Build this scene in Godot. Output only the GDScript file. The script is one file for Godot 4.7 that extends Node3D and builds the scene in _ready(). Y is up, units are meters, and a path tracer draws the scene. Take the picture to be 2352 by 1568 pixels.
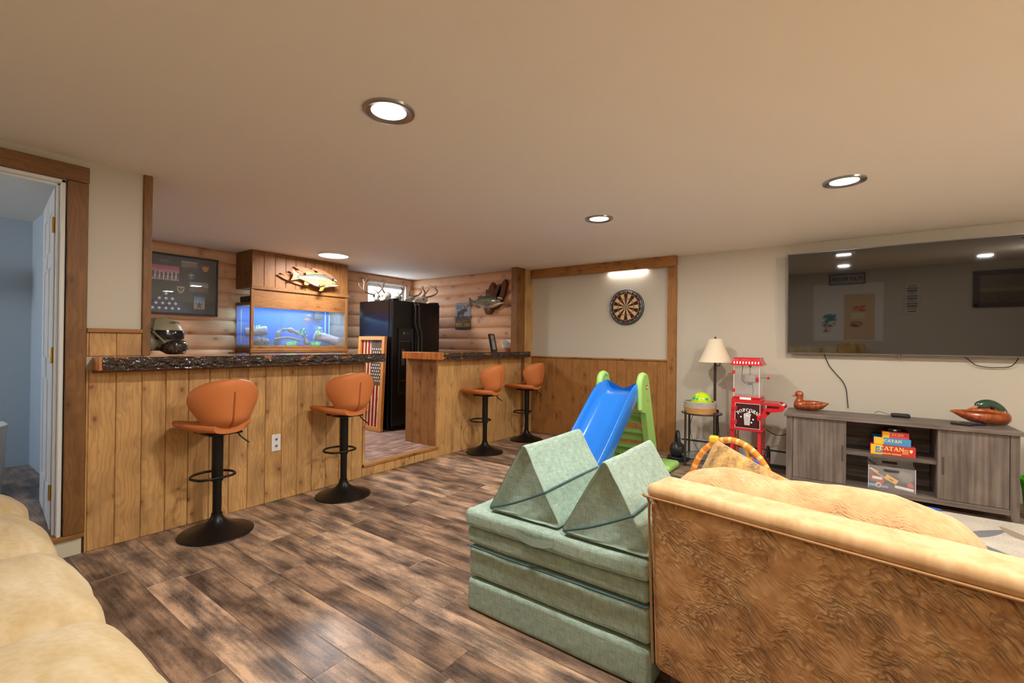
extends Node3D
# A basement bar and play room. World: +X runs along the bar front towards the television wall, -Z towards the bar, y up, metres.

var rng := RandomNumberGenerator.new()
var M := {}
var taken := {}

const CEIL := 2.296
const ZB := -3.6      # plane of the bar front and of the door wall
const XT := 5.443     # plane of the television and dartboard wall
const XL := 5.236     # face of the log wall beside the refrigerator
const ZL := -5.89     # face of the log wall behind the aquarium
const YA := 0.108     # floor of the raised alcove


# ---------------------------------------------------------------- mesh builder
class MB:
	var v := PackedVector3Array()
	var n := PackedVector3Array()
	var t := PackedVector2Array()
	var c := PackedColorArray()
	var ix := PackedInt32Array()
	var xf := Transform3D()
	var uv_axis := -1
	var uv_off := Vector2.ZERO
	var uv_scale := Vector2.ONE
	var col := Color(0, 0, 0, 0)

	func _uv(p: Vector3, nn: Vector3) -> Vector2:
		var a := nn.abs()
		var q := Vector2.ZERO
		var f := 0 if a.x >= a.y and a.x >= a.z else (1 if a.y >= a.z else 2)
		if uv_axis == 0:
			q = Vector2(p.z if f == 1 else p.y, p.x) if f != 0 else Vector2(p.z, p.y)
		elif uv_axis == 1:
			q = Vector2(p.z if f == 0 else p.x, p.y) if f != 1 else Vector2(p.x, p.z)
		elif uv_axis == 2:
			q = Vector2(p.y if f == 0 else p.x, p.z) if f != 2 else Vector2(p.x, p.y)
		else:
			q = Vector2(p.z, -p.y) if f == 0 else (Vector2(p.x, p.z) if f == 1 else Vector2(p.x, -p.y))
		return q * uv_scale + uv_off

	func vert(p: Vector3, nn: Vector3, uv: Vector2) -> int:
		v.append(xf * p)
		n.append((xf.basis * nn).normalized())
		t.append(uv)
		if col.a > 0.0:
			c.append(col)
		return v.size() - 1

	func tri(a: Vector3, b: Vector3, d: Vector3) -> void:
		var nn := (b - a).cross(d - a).normalized()
		var i := vert(a, nn, _uv(a, nn))
		vert(b, nn, _uv(b, nn))
		vert(d, nn, _uv(d, nn))
		ix.append_array([i, i + 2, i + 1])

	func quad(a: Vector3, b: Vector3, d: Vector3, e: Vector3) -> void:
		# counter-clockwise seen from outside
		var nn := (d - a).cross(e - b).normalized()
		var i := vert(a, nn, _uv(a, nn))
		vert(b, nn, _uv(b, nn))
		vert(d, nn, _uv(d, nn))
		vert(e, nn, _uv(e, nn))
		ix.append_array([i, i + 2, i + 1, i, i + 3, i + 2])

	func quad_uv(a: Vector3, b: Vector3, d: Vector3, e: Vector3) -> void:
		# corners get the whole texture: a top left, b bottom left, d bottom right, e top right
		var nn := (d - a).cross(e - b).normalized()
		var i := vert(a, nn, Vector2(0, 0))
		vert(b, nn, Vector2(0, 1))
		vert(d, nn, Vector2(1, 1))
		vert(e, nn, Vector2(1, 0))
		ix.append_array([i, i + 2, i + 1, i, i + 3, i + 2])

	func box(ce: Vector3, size: Vector3, bev := 0.0) -> MB:
		var h := size * 0.5
		var b := minf(bev, minf(h.x, minf(h.y, h.z)) * 0.49)
		var ax := [Vector3(1, 0, 0), Vector3(0, 1, 0), Vector3(0, 0, 1)]
		for k in 3:
			var p: Vector3 = ax[(k + 1) % 3]
			var q: Vector3 = ax[(k + 2) % 3]
			var hp: float = h[(k + 1) % 3] - b
			var hq: float = h[(k + 2) % 3] - b
			for s in [-1.0, 1.0]:
				var o: Vector3 = ce + ax[k] * h[k] * s
				if s > 0:
					quad(o - p * hp - q * hq, o + p * hp - q * hq, o + p * hp + q * hq, o - p * hp + q * hq)
				else:
					quad(o - p * hp - q * hq, o - p * hp + q * hq, o + p * hp + q * hq, o + p * hp - q * hq)
		if b > 0.0:
			for k in 3:
				var p: Vector3 = ax[(k + 1) % 3]
				var q: Vector3 = ax[(k + 2) % 3]
				var w: Vector3 = ax[k] * (h[k] - b)
				var hp: float = h[(k + 1) % 3]
				var hq: float = h[(k + 2) % 3]
				for sp in [-1.0, 1.0]:
					for sq in [-1.0, 1.0]:
						var e1: Vector3 = ce + p * hp * sp + q * (hq - b) * sq
						var e2: Vector3 = ce + p * (hp - b) * sp + q * hq * sq
						_edge(e1, e2, w, p * sp + q * sq)
			for sx in [-1.0, 1.0]:
				for sy in [-1.0, 1.0]:
					for sz in [-1.0, 1.0]:
						var a := ce + Vector3(h.x * sx, (h.y - b) * sy, (h.z - b) * sz)
						var d := ce + Vector3((h.x - b) * sx, h.y * sy, (h.z - b) * sz)
						var e := ce + Vector3((h.x - b) * sx, (h.y - b) * sy, h.z * sz)
						if sx * sy * sz > 0:
							tri(a, d, e)
						else:
							tri(a, e, d)
		return self

	func _edge(e1: Vector3, e2: Vector3, w: Vector3, outv: Vector3) -> void:
		var nn := (e2 - e1).cross(w)
		if nn.dot(outv) > 0:
			quad(e1 - w, e2 - w, e2 + w, e1 + w)
		else:
			quad(e1 - w, e1 + w, e2 + w, e2 - w)

	# a grid of points; wrap joins the last column to the first; smooth normals; uv runs 0..1 times uv_scale
	func grid(rows: Array, wrap := false, flip := false) -> MB:
		var nr := rows.size()
		var nc: int = rows[0].size()
		var base := v.size()
		for i in nr:
			var r: PackedVector3Array = rows[i]
			var ru: PackedVector3Array = rows[maxi(i - 1, 0)]
			var rd: PackedVector3Array = rows[mini(i + 1, nr - 1)]
			for j in nc:
				var jl := (j - 1 + nc) % nc if wrap else maxi(j - 1, 0)
				var jr := (j + 1) % nc if wrap else mini(j + 1, nc - 1)
				var dx := r[jr] - r[jl]
				var dy := rd[j] - ru[j]
				var nn := dx.cross(dy)
				if nn.length_squared() < 1e-16:
					# a pole: average of neighbours
					var up: PackedVector3Array = rows[1] if i == 0 else rows[nr - 2]
					var m := Vector3.ZERO
					for q in up:
						m += q
					m /= up.size()
					nn = (r[j] - m)
					if flip:
						nn = -nn
				nn = nn.normalized()
				if flip:
					nn = -nn
				var uv := Vector2(float(j) / maxf(1, nc if wrap else nc - 1), float(i) / maxf(1, nr - 1))
				vert(r[j], nn, uv * uv_scale + uv_off)
		for i in nr - 1:
			for j in (nc if wrap else nc - 1):
				var a := base + i * nc + j
				var b := base + i * nc + (j + 1) % nc
				var d := base + (i + 1) * nc + (j + 1) % nc
				var e := base + (i + 1) * nc + j
				if flip:
					ix.append_array([a, b, d, a, d, e])
				else:
					ix.append_array([a, d, b, a, e, d])
		return self

	func lathe(profile: Array, seg := 24, ce := Vector3.ZERO) -> MB:
		# profile from top to bottom of [radius, y]; corners doubled for a crease
		var rows := []
		for p in profile:
			var r := PackedVector3Array()
			for j in seg:
				var a := TAU * j / seg
				r.append(ce + Vector3(cos(a) * p[0], p[1], -sin(a) * p[0]))
			rows.append(r)
		return grid(rows, true, true)

	func lathe_hard(profile: Array, seg := 24, ce := Vector3.ZERO) -> MB:
		# every band of the profile is its own smooth strip
		for i in profile.size() - 1:
			var p1: Array = profile[i]
			var p2: Array = profile[i + 1]
			lathe([p1, p2], seg, ce)
		return self

	func ellipsoid(ce: Vector3, r: Vector3, seg := 16, rings := 10) -> MB:
		var rows := []
		for i in rings + 1:
			var f := PI * i / rings
			var row := PackedVector3Array()
			for j in seg:
				var a := TAU * j / seg
				row.append(ce + Vector3(cos(a) * sin(f) * r.x, cos(f) * r.y, -sin(a) * sin(f) * r.z))
			rows.append(row)
		return grid(rows, true, true)

	func tube(pts: Array, rad, seg := 8, closed := false) -> MB:
		var np := pts.size()
		var rows := []
		var up := Vector3.UP
		for i in np:
			var a: Vector3 = pts[(i - 1 + np) % np] if closed else pts[maxi(i - 1, 0)]
			var b: Vector3 = pts[(i + 1) % np] if closed else pts[mini(i + 1, np - 1)]
			var d := (b - a).normalized()
			if i == 0:
				up = Vector3.UP if absf(d.y) < 0.9 else Vector3.RIGHT
			var s := d.cross(up).normalized()
			up = s.cross(d).normalized()
			var r: float = rad[i] if rad is Array or rad is PackedFloat32Array else rad
			var row := PackedVector3Array()
			for j in seg:
				var w := TAU * j / seg
				row.append(pts[i] + (s * cos(w) + up * sin(w)) * r)
			rows.append(row)
		if closed:
			rows.append(rows[0])
			grid(rows, true, true)
		else:
			grid(rows, true, true)
			_cap(rows[0], true)
			_cap(rows[np - 1], false)
		return self

	func _cap(row: PackedVector3Array, first: bool) -> void:
		var m := Vector3.ZERO
		for p in row:
			m += p
		m /= row.size()
		for j in row.size():
			var a := row[j]
			var b := row[(j + 1) % row.size()]
			if first:
				tri(m, a, b)
			else:
				tri(m, b, a)

	func loft(rings: Array, caps := true) -> MB:
		var v0 := v.size()
		var i0 := ix.size()
		grid(rings, true, true)
		if caps:
			_cap(rings[0], true)
			_cap(rings[rings.size() - 1], false)
		return outward(v0, i0)

	# turns the shape added since v0, i0 the right way out
	func outward(v0: int, i0: int) -> MB:
		var m := Vector3.ZERO
		for i in range(v0, v.size()):
			m += v[i]
		m /= maxf(1, v.size() - v0)
		var vol := 0.0
		for i in range(i0, ix.size(), 3):
			vol += (v[ix[i]] - m).dot((v[ix[i + 1]] - m).cross(v[ix[i + 2]] - m))
		if vol > 0.0:
			for i in range(v0, v.size()):
				n[i] = -n[i]
			for i in range(i0, ix.size(), 3):
				var q := ix[i + 1]
				ix[i + 1] = ix[i + 2]
				ix[i + 2] = q
		return self

	# polygon in the xy plane (counter-clockwise), from z0 to z1
	func prism(poly: PackedVector2Array, z0: float, z1: float, smooth_sides := false) -> MB:
		var pl := poly
		if Geometry2D.is_polygon_clockwise(pl):
			pl = pl.duplicate()
			pl.reverse()
		var ts := Geometry2D.triangulate_polygon(pl)
		for i in range(0, ts.size(), 3):
			var a := pl[ts[i]]
			var b := pl[ts[i + 1]]
			var d := pl[ts[i + 2]]
			if (b - a).cross(d - a) < 0:
				var q := b
				b = d
				d = q
			tri(Vector3(a.x, a.y, z1), Vector3(b.x, b.y, z1), Vector3(d.x, d.y, z1))
			tri(Vector3(a.x, a.y, z0), Vector3(d.x, d.y, z0), Vector3(b.x, b.y, z0))
		if smooth_sides:
			var r1 := PackedVector3Array()
			var r0 := PackedVector3Array()
			for p in pl:
				r1.append(Vector3(p.x, p.y, z1))
				r0.append(Vector3(p.x, p.y, z0))
			grid([r1, r0], true, true)
		else:
			for i in pl.size():
				var a := pl[i]
				var b := pl[(i + 1) % pl.size()]
				quad(Vector3(a.x, a.y, z0), Vector3(b.x, b.y, z0), Vector3(b.x, b.y, z1), Vector3(a.x, a.y, z1))
		return self

	# a box whose faces are divided and whose edges are round; soft shapes come from deform()
	func rbox(ce: Vector3, size: Vector3, r: float, nsub := 6) -> MB:
		var h := size * 0.5
		var inner := Vector3(maxf(h.x - r, 0.0), maxf(h.y - r, 0.0), maxf(h.z - r, 0.0))
		var ax := [Vector3(1, 0, 0), Vector3(0, 1, 0), Vector3(0, 0, 1)]
		var ts := PackedFloat32Array()
		for i in nsub + 1:
			ts.append(-1.0 + 2.0 * i / nsub)
		for k in 3:
			for s in [-1.0, 1.0]:
				var p: Vector3 = ax[(k + 1) % 3]
				var q: Vector3 = ax[(k + 2) % 3]
				var hp: float = h[(k + 1) % 3]
				var hq: float = h[(k + 2) % 3]
				# sample positions: corners of the rounding get their own lines
				var sp := _lines(hp, r, nsub)
				var sq := _lines(hq, r, nsub)
				var base := v.size()
				for i in sq.size():
					for j in sp.size():
						var o: Vector3 = ax[k] * h[k] * s + p * sp[j] + q * sq[i]
						var cl := Vector3(clampf(o.x, -inner.x, inner.x), clampf(o.y, -inner.y, inner.y), clampf(o.z, -inner.z, inner.z))
						var dn := (o - cl)
						dn = dn.normalized() if dn.length() > 1e-6 else ax[k] * s
						var pos := cl + dn * r
						vert(ce + pos, dn, _uv(ce + pos, ax[k] * s))
				for i in sq.size() - 1:
					for j in sp.size() - 1:
						var a := base + i * sp.size() + j
						var b := a + 1
						var d := a + sp.size() + 1
						var e := a + sp.size()
						if s > 0:
							ix.append_array([a, d, b, a, e, d])
						else:
							ix.append_array([a, b, d, a, d, e])
		return self

	func _lines(hh: float, r: float, nsub: int) -> PackedFloat32Array:
		var out := PackedFloat32Array()
		var e := minf(r, hh)
		for f in [0.0, 0.18, 0.45, 0.75]:
			out.append(-hh + e * f)
		for i in nsub + 1:
			out.append(-hh + e + (2.0 * hh - 2.0 * e) * i / nsub)
		for f in [0.75, 0.45, 0.18, 0.0]:
			out.append(hh - e * f)
		return out

	func deform(f: Callable) -> MB:
		for i in v.size():
			v[i] = f.call(v[i])
		return smooth()

	func smooth() -> MB:
		# welded smooth normals
		var acc := {}
		for i in range(0, ix.size(), 3):
			var a := v[ix[i]]
			var b := v[ix[i + 1]]
			var d := v[ix[i + 2]]
			var nn := (d - a).cross(b - a)
			for p in [a, b, d]:
				var k := Vector3i((p * 20000.0).round())
				acc[k] = acc.get(k, Vector3.ZERO) + nn
		for i in v.size():
			var s: Vector3 = acc.get(Vector3i((v[i] * 20000.0).round()), n[i])
			if s.length_squared() > 0.0:
				n[i] = s.normalized()
		return self

	func mesh() -> ArrayMesh:
		var a := []
		a.resize(Mesh.ARRAY_MAX)
		a[Mesh.ARRAY_VERTEX] = v
		a[Mesh.ARRAY_NORMAL] = n
		a[Mesh.ARRAY_TEX_UV] = t
		if c.size() == v.size() and c.size() > 0:
			a[Mesh.ARRAY_COLOR] = c
		a[Mesh.ARRAY_INDEX] = ix
		var m := ArrayMesh.new()
		m.add_surface_from_arrays(Mesh.PRIMITIVE_TRIANGLES, a)
		return m


func mb() -> MB:
	return MB.new()


func mbx(x: Transform3D) -> MB:
	var m := MB.new()
	m.xf = x
	return m


func wood(axis: int, sc := Vector2(1.0, 0.5)) -> MB:
	# a builder whose grain runs along the axis, from a random place of the texture
	var m := MB.new()
	m.uv_axis = axis
	m.uv_scale = sc
	m.uv_off = Vector2(rng.randf(), rng.randf())
	return m


# ---------------------------------------------------------------- nodes
func numbered(called: String) -> String:
	var k: int = taken.get(called, -1) + 1
	taken[called] = k
	return called if k == 0 else "%s_%03d" % [called, k]


func meta(o: Node, label: String, category := "", group := "", kind := "") -> Node:
	if label:
		o.set_meta("label", label)
	if category:
		o.set_meta("category", category)
	if group:
		o.set_meta("group", group)
	if kind:
		o.set_meta("kind", kind)
	return o


func obj(called: String, m, material: Material, parent: Node = self, label := "") -> MeshInstance3D:
	var o := MeshInstance3D.new()
	o.name = numbered(called) if parent == self else called
	o.mesh = m.mesh() if m is MB else m
	o.material_override = null
	for i in o.mesh.get_surface_count():
		o.set_surface_override_material(i, material)
	parent.add_child(o, true)
	if label:
		o.set_meta("label", label)
	return o


func thing(called: String, label: String, category: String, at := Vector3.ZERO, turn := 0.0, group := "") -> Node3D:
	var o := Node3D.new()
	o.name = numbered(called)
	add_child(o)
	o.position = at
	o.rotation.y = turn
	meta(o, label, category, group)
	return o


func one(called: String, m, material: Material, label: String, category: String, group := "") -> MeshInstance3D:
	var o := obj(called, m, material)
	meta(o, label, category, group)
	return o


func struct(called: String, m, material: Material, label := "") -> MeshInstance3D:
	var o := obj(called, m, material)
	meta(o, label, "", "", "structure")
	return o


func structure_root(called: String, label := "") -> Node3D:
	var o := Node3D.new()
	o.name = numbered(called)
	add_child(o)
	meta(o, label, "", "", "structure")
	return o


func board(parent: Node, called: String, material: Material, lo: Vector3, hi: Vector3, axis: int, bev := 0.004, sc := Vector2(1.0, 0.5)) -> MeshInstance3D:
	var m := wood(axis, sc)
	m.box((lo + hi) * 0.5, hi - lo, bev)
	return obj(called, m, material, parent)


func place(at: Vector3, turn := 0.0, pitch := 0.0, roll := 0.0) -> Transform3D:
	return Transform3D(Basis.from_euler(Vector3(pitch, turn, roll)), at)


func letters(words: String, height: float, depth: float, font_names: Array, weight := 400) -> TextMesh:
	var t := TextMesh.new()
	var f := SystemFont.new()
	f.font_names = PackedStringArray(font_names)
	f.font_weight = weight
	t.font = f
	t.text = words
	t.font_size = 32
	t.pixel_size = height / 32.0
	t.depth = depth
	t.curve_step = 2.0
	return t


func curve(pts: Array, steps := 6) -> Array:
	# smooth line through the points
	var out := []
	var np := pts.size()
	for i in np - 1:
		var p0: Vector3 = pts[maxi(i - 1, 0)]
		var p1: Vector3 = pts[i]
		var p2: Vector3 = pts[i + 1]
		var p3: Vector3 = pts[mini(i + 2, np - 1)]
		for k in steps:
			out.append(p1.cubic_interpolate(p2, p0, p3, float(k) / steps))
	out.append(pts[np - 1])
	return out


# ---------------------------------------------------------------- textures
func noise(kind: int, freq: float, sd: int, octaves := 4, warp := 0.0) -> FastNoiseLite:
	var f := FastNoiseLite.new()
	f.noise_type = kind
	f.frequency = freq
	f.seed = sd
	f.fractal_type = FastNoiseLite.FRACTAL_FBM if octaves > 1 else FastNoiseLite.FRACTAL_NONE
	f.fractal_octaves = octaves
	if warp > 0.0:
		f.domain_warp_enabled = true
		f.domain_warp_amplitude = warp
		f.domain_warp_frequency = freq * 0.7
	return f


# bytes of a seamless noise picture, drawn at w0 x h0 and stretched to w x h
func field(w: int, h: int, w0: int, h0: int, freq: float, sd: int, octaves := 4, warp := 0.0) -> PackedByteArray:
	var im := noise(FastNoiseLite.TYPE_SIMPLEX_SMOOTH, freq, sd, octaves, warp).get_seamless_image(w0, h0)
	im.convert(Image.FORMAT_L8)
	if w0 != w or h0 != h:
		im.resize(w, h, Image.INTERPOLATE_CUBIC)
	return im.get_data()


func tex_rgb(w: int, h: int, data: PackedByteArray) -> ImageTexture:
	return ImageTexture.create_from_image(Image.create_from_data(w, h, false, Image.FORMAT_RGB8, data))


func tex_l(w: int, h: int, data: PackedByteArray) -> ImageTexture:
	return ImageTexture.create_from_image(Image.create_from_data(w, h, false, Image.FORMAT_L8, data))


# knotty pine, 1 m across the grain (u) and 2 m along it (v); cols: light, dark grain, stain blotch, knot
func pine_texture(sd: int, cols: Array, knots: int, blotch: float, grain: float) -> ImageTexture:
	var w := 512
	var h := 1024
	var g1 := field(w, h, 512, 64, 0.02, sd, 4)
	var g2 := field(w, h, 512, 24, 0.09, sd + 1, 3)
	var bl := field(w, h, 128, 192, 0.025, sd + 2, 4)
	var warp := PackedFloat32Array()
	warp.resize(w * h)
	var knot := PackedFloat32Array()
	knot.resize(w * h)
	var r := RandomNumberGenerator.new()
	r.seed = sd
	for k in knots:
		var kx := r.randi_range(0, w - 1)
		var ky := r.randi_range(0, h - 1)
		var kr := r.randf_range(2.5, 8.5) if r.randf() > 0.3 else r.randf_range(1.5, 3.0)
		var el := r.randf_range(0.8, 1.9)
		var ex := int(kr * 4.5)
		var ey := int(kr * 7.0 * el)
		for dy in range(-ey, ey + 1):
			for dx in range(-ex, ex + 1):
				var q := sqrt(float(dx * dx) + float(dy * dy) / (el * el)) / kr
				var i := posmod(ky + dy, h) * w + posmod(kx + dx, w)
				var f := exp(-float(dx * dx) / (kr * kr * 5.0)) * exp(-float(dy * dy) / (kr * kr * 16.0 * el))
				warp[i] += (1.0 if dx >= 0 else -1.0) * f * kr * 1.7
				var inside := clampf(1.35 - q, 0.0, 1.0) * (0.75 + 0.25 * sin(q * 12.0))
				knot[i] = maxf(knot[i], maxf(inside, 0.42 * clampf(1.0 - absf(q - 1.1) * 3.0, 0.0, 1.0)))
				knot[i] = maxf(knot[i], 0.3 * f)
	var out := PackedByteArray()
	out.resize(w * h * 3)
	var c0: Color = cols[0]
	var c1: Color = cols[1]
	var c2: Color = cols[2]
	var c3: Color = cols[3]
	for y in h:
		for x in w:
			var i := y * w + x
			var xx := float(x) + (bl[i] - 128) * 0.16 - warp[i]
			var ring := 0.5 + 0.5 * sin(xx * 0.42 + g1[i] * 0.045)
			var a := clampf((ring * ring * 0.55 + g2[i] / 255.0 * 0.75 - 0.28) * grain, 0.0, 1.0)
			var b := clampf((bl[i] / 255.0 - 0.44) * 1.7 + (g1[i] - 128) / 400.0, 0.0, 1.0) * blotch
			var kk := clampf(knot[i], 0.0, 1.0)
			var cr := c0.r + (c1.r - c0.r) * a
			var cg := c0.g + (c1.g - c0.g) * a
			var cb := c0.b + (c1.b - c0.b) * a
			cr += (c2.r - cr) * b
			cg += (c2.g - cg) * b
			cb += (c2.b - cb) * b
			var j := i * 3
			out[j] = int(clampf(cr + (c3.r - cr) * kk, 0.0, 1.0) * 255.0)
			out[j + 1] = int(clampf(cg + (c3.g - cg) * kk, 0.0, 1.0) * 255.0)
			out[j + 2] = int(clampf(cb + (c3.b - cb) * kk, 0.0, 1.0) * 255.0)
	return tex_rgb(w, h, out)


# smoky printed plank, burls and contour lines, 1.25 m a side
func plank_texture(sd: int) -> ImageTexture:
	var w := 1024
	var h := 1024
	var a := field(w, h, 512, 160, 0.014, sd, 4, 30.0)
	var b := field(w, h, 256, 56, 0.028, sd + 1, 4, 14.0)
	var s := field(w, h, 1024, 40, 0.06, sd + 2, 3)
	var d := field(w, h, 256, 110, 0.045, sd + 3, 5)
	var out := PackedByteArray()
	out.resize(w * h * 3)
	for i in w * h:
		var ct := a[i] * 0.30 + s[i] * 0.022 + d[i] * 0.03
		var ln := 0.5 + 0.5 * sin(ct)
		ln = ln * ln * ln
		var tone := clampf((b[i] - 128) * 0.0036 + (d[i] - 128) * 0.0026 + 0.66, 0.0, 1.0)
		var fine := (s[i] - 128) * 0.0016
		var t := clampf(tone - ln * 0.17 + fine, 0.0, 1.0)
		var cold := clampf((d[i] - 110) * 0.004 + 0.35, 0.0, 1.0) * (1.0 - tone)
		var j := i * 3
		out[j] = int(80.0 + 132.0 * t - 6.0 * cold)
		out[j + 1] = int(69.0 + 109.0 * t + 1.0 * cold)
		out[j + 2] = int(64.0 + 84.0 * t + 8.0 * cold)
	return tex_rgb(w, h, out)


# two colours mixed by a stretched noise plus streaks
func streak_texture(w: int, h: int, sd: int, c0: Color, c1: Color, along: int, fr: float, contrast: float) -> ImageTexture:
	var s := field(w, h, w, along, fr, sd, 4)
	var b := field(w, h, w / 4, h / 4, 0.03, sd + 5, 4)
	var out := PackedByteArray()
	out.resize(w * h * 3)
	for i in w * h:
		var t := clampf(0.5 + ((s[i] - 128) / 128.0 + (b[i] - 128) / 260.0) * contrast, 0.0, 1.0)
		var j := i * 3
		out[j] = int((c0.r + (c1.r - c0.r) * t) * 255.0)
		out[j + 1] = int((c0.g + (c1.g - c0.g) * t) * 255.0)
		out[j + 2] = int((c0.b + (c1.b - c0.b) * t) * 255.0)
	return tex_rgb(w, h, out)


# woven linen: crossing threads
func weave_texture(sd: int, c0: Color, c1: Color) -> ImageTexture:
	var w := 512
	var h := 512
	var a := field(w, h, 512, 24, 0.12, sd, 2)
	var b := field(w, h, 24, 512, 0.12, sd + 1, 2)
	var d := field(w, h, 256, 256, 0.02, sd + 2, 4)
	var out := PackedByteArray()
	out.resize(w * h * 3)
	for i in w * h:
		var t := clampf(0.5 + (a[i] - 128) * 0.0026 + (b[i] - 128) * 0.0026 + (d[i] - 128) * 0.0018, 0.0, 1.0)
		var j := i * 3
		out[j] = int((c0.r + (c1.r - c0.r) * t) * 255.0)
		out[j + 1] = int((c0.g + (c1.g - c0.g) * t) * 255.0)
		out[j + 2] = int((c0.b + (c1.b - c0.b) * t) * 255.0)
	return tex_rgb(w, h, out)


# brushed nap: soft patches of pile lying either way
func nap_texture(sd: int, c0: Color, c1: Color, c2: Color, stretch: int) -> ImageTexture:
	var w := 512
	var h := 512
	var a := field(w, h, 256, 256 / stretch, 0.022, sd, 4, 18.0)
	var b := field(w, h, 512, 512, 0.05, sd + 1, 4)
	var out := PackedByteArray()
	out.resize(w * h * 3)
	for i in w * h:
		var t := clampf(0.5 + (a[i] - 128) * 0.0042 + (b[i] - 128) * 0.002, 0.0, 1.0)
		var cc := c0.lerp(c1, t * 2.0) if t < 0.5 else c1.lerp(c2, t * 2.0 - 1.0)
		var j := i * 3
		out[j] = int(cc.r * 255.0)
		out[j + 1] = int(cc.g * 255.0)
		out[j + 2] = int(cc.b * 255.0)
	return tex_rgb(w, h, out)


# wrinkles running aslant: height map
func wrinkle_height(sd: int, angle: float, fine: float) -> ImageTexture:
	var w := 512
	var f := noise(FastNoiseLite.TYPE_SIMPLEX_SMOOTH, 1.0, sd, 2)
	var g := noise(FastNoiseLite.TYPE_SIMPLEX_SMOOTH, 0.008, sd + 3, 3)
	var out := PackedByteArray()
	out.resize(w * w)
	var ca := cos(angle)
	var sa := sin(angle)
	for y in w:
		for x in w:
			var wob := g.get_noise_2d(x, y)
			var p := (x * ca + y * sa) * 0.022 * fine + wob * 1.2
			var q := (-x * sa + y * ca) * 0.075 * fine + wob * 1.5
			var v := f.get_noise_2d(p, q)
			out[y * w + x] = int(clampf(128.0 + (0.6 - absf(v) * 2.2) * 110.0 * clampf(0.55 + wob * 1.6, 0.1, 1.0), 0.0, 255.0))
	return tex_l(w, w, out)


func mat(called: String, col: Color, rough := 0.8, o := {}) -> StandardMaterial3D:
	var m := StandardMaterial3D.new()
	m.resource_name = called
	m.albedo_color = col
	m.roughness = rough
	m.metallic = o.get("metal", 0.0)
	m.metallic_specular = o.get("spec", 0.5)
	if o.has("tex"):
		m.albedo_texture = o.tex
	if o.has("scale"):
		m.uv1_scale = o.scale
	if o.has("tri"):
		m.uv1_triplanar = true
		m.uv1_world_triplanar = o.get("world", false)
		m.uv1_scale = o.tri
		m.uv1_triplanar_sharpness = 6.0
	if o.has("bump"):
		m.heightmap_enabled = true
		m.heightmap_texture = o.bump
		m.heightmap_scale = o.get("depth", 0.3)
	if o.has("coat"):
		m.clearcoat_enabled = true
		m.clearcoat = o.coat
		m.clearcoat_roughness = o.get("coat_rough", 0.1)
	if o.has("rim"):
		m.rim_enabled = true
		m.rim = o.rim
		m.rim_tint = 0.6
	if o.has("vertex"):
		m.vertex_color_use_as_albedo = true
	if o.has("glow"):
		m.emission_enabled = true
		m.emission = o.get("glow_color", col)
		m.emission_energy_multiplier = o.glow
	if o.has("alpha"):
		m.transparency = BaseMaterial3D.TRANSPARENCY_ALPHA
		m.albedo_color.a = o.alpha
	if o.has("back"):
		m.backlight_enabled = true
		m.backlight = o.back
	M[called] = m
	return m


func c8(r: int, g: int, b: int) -> Color:
	return Color8(r, g, b)


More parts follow.
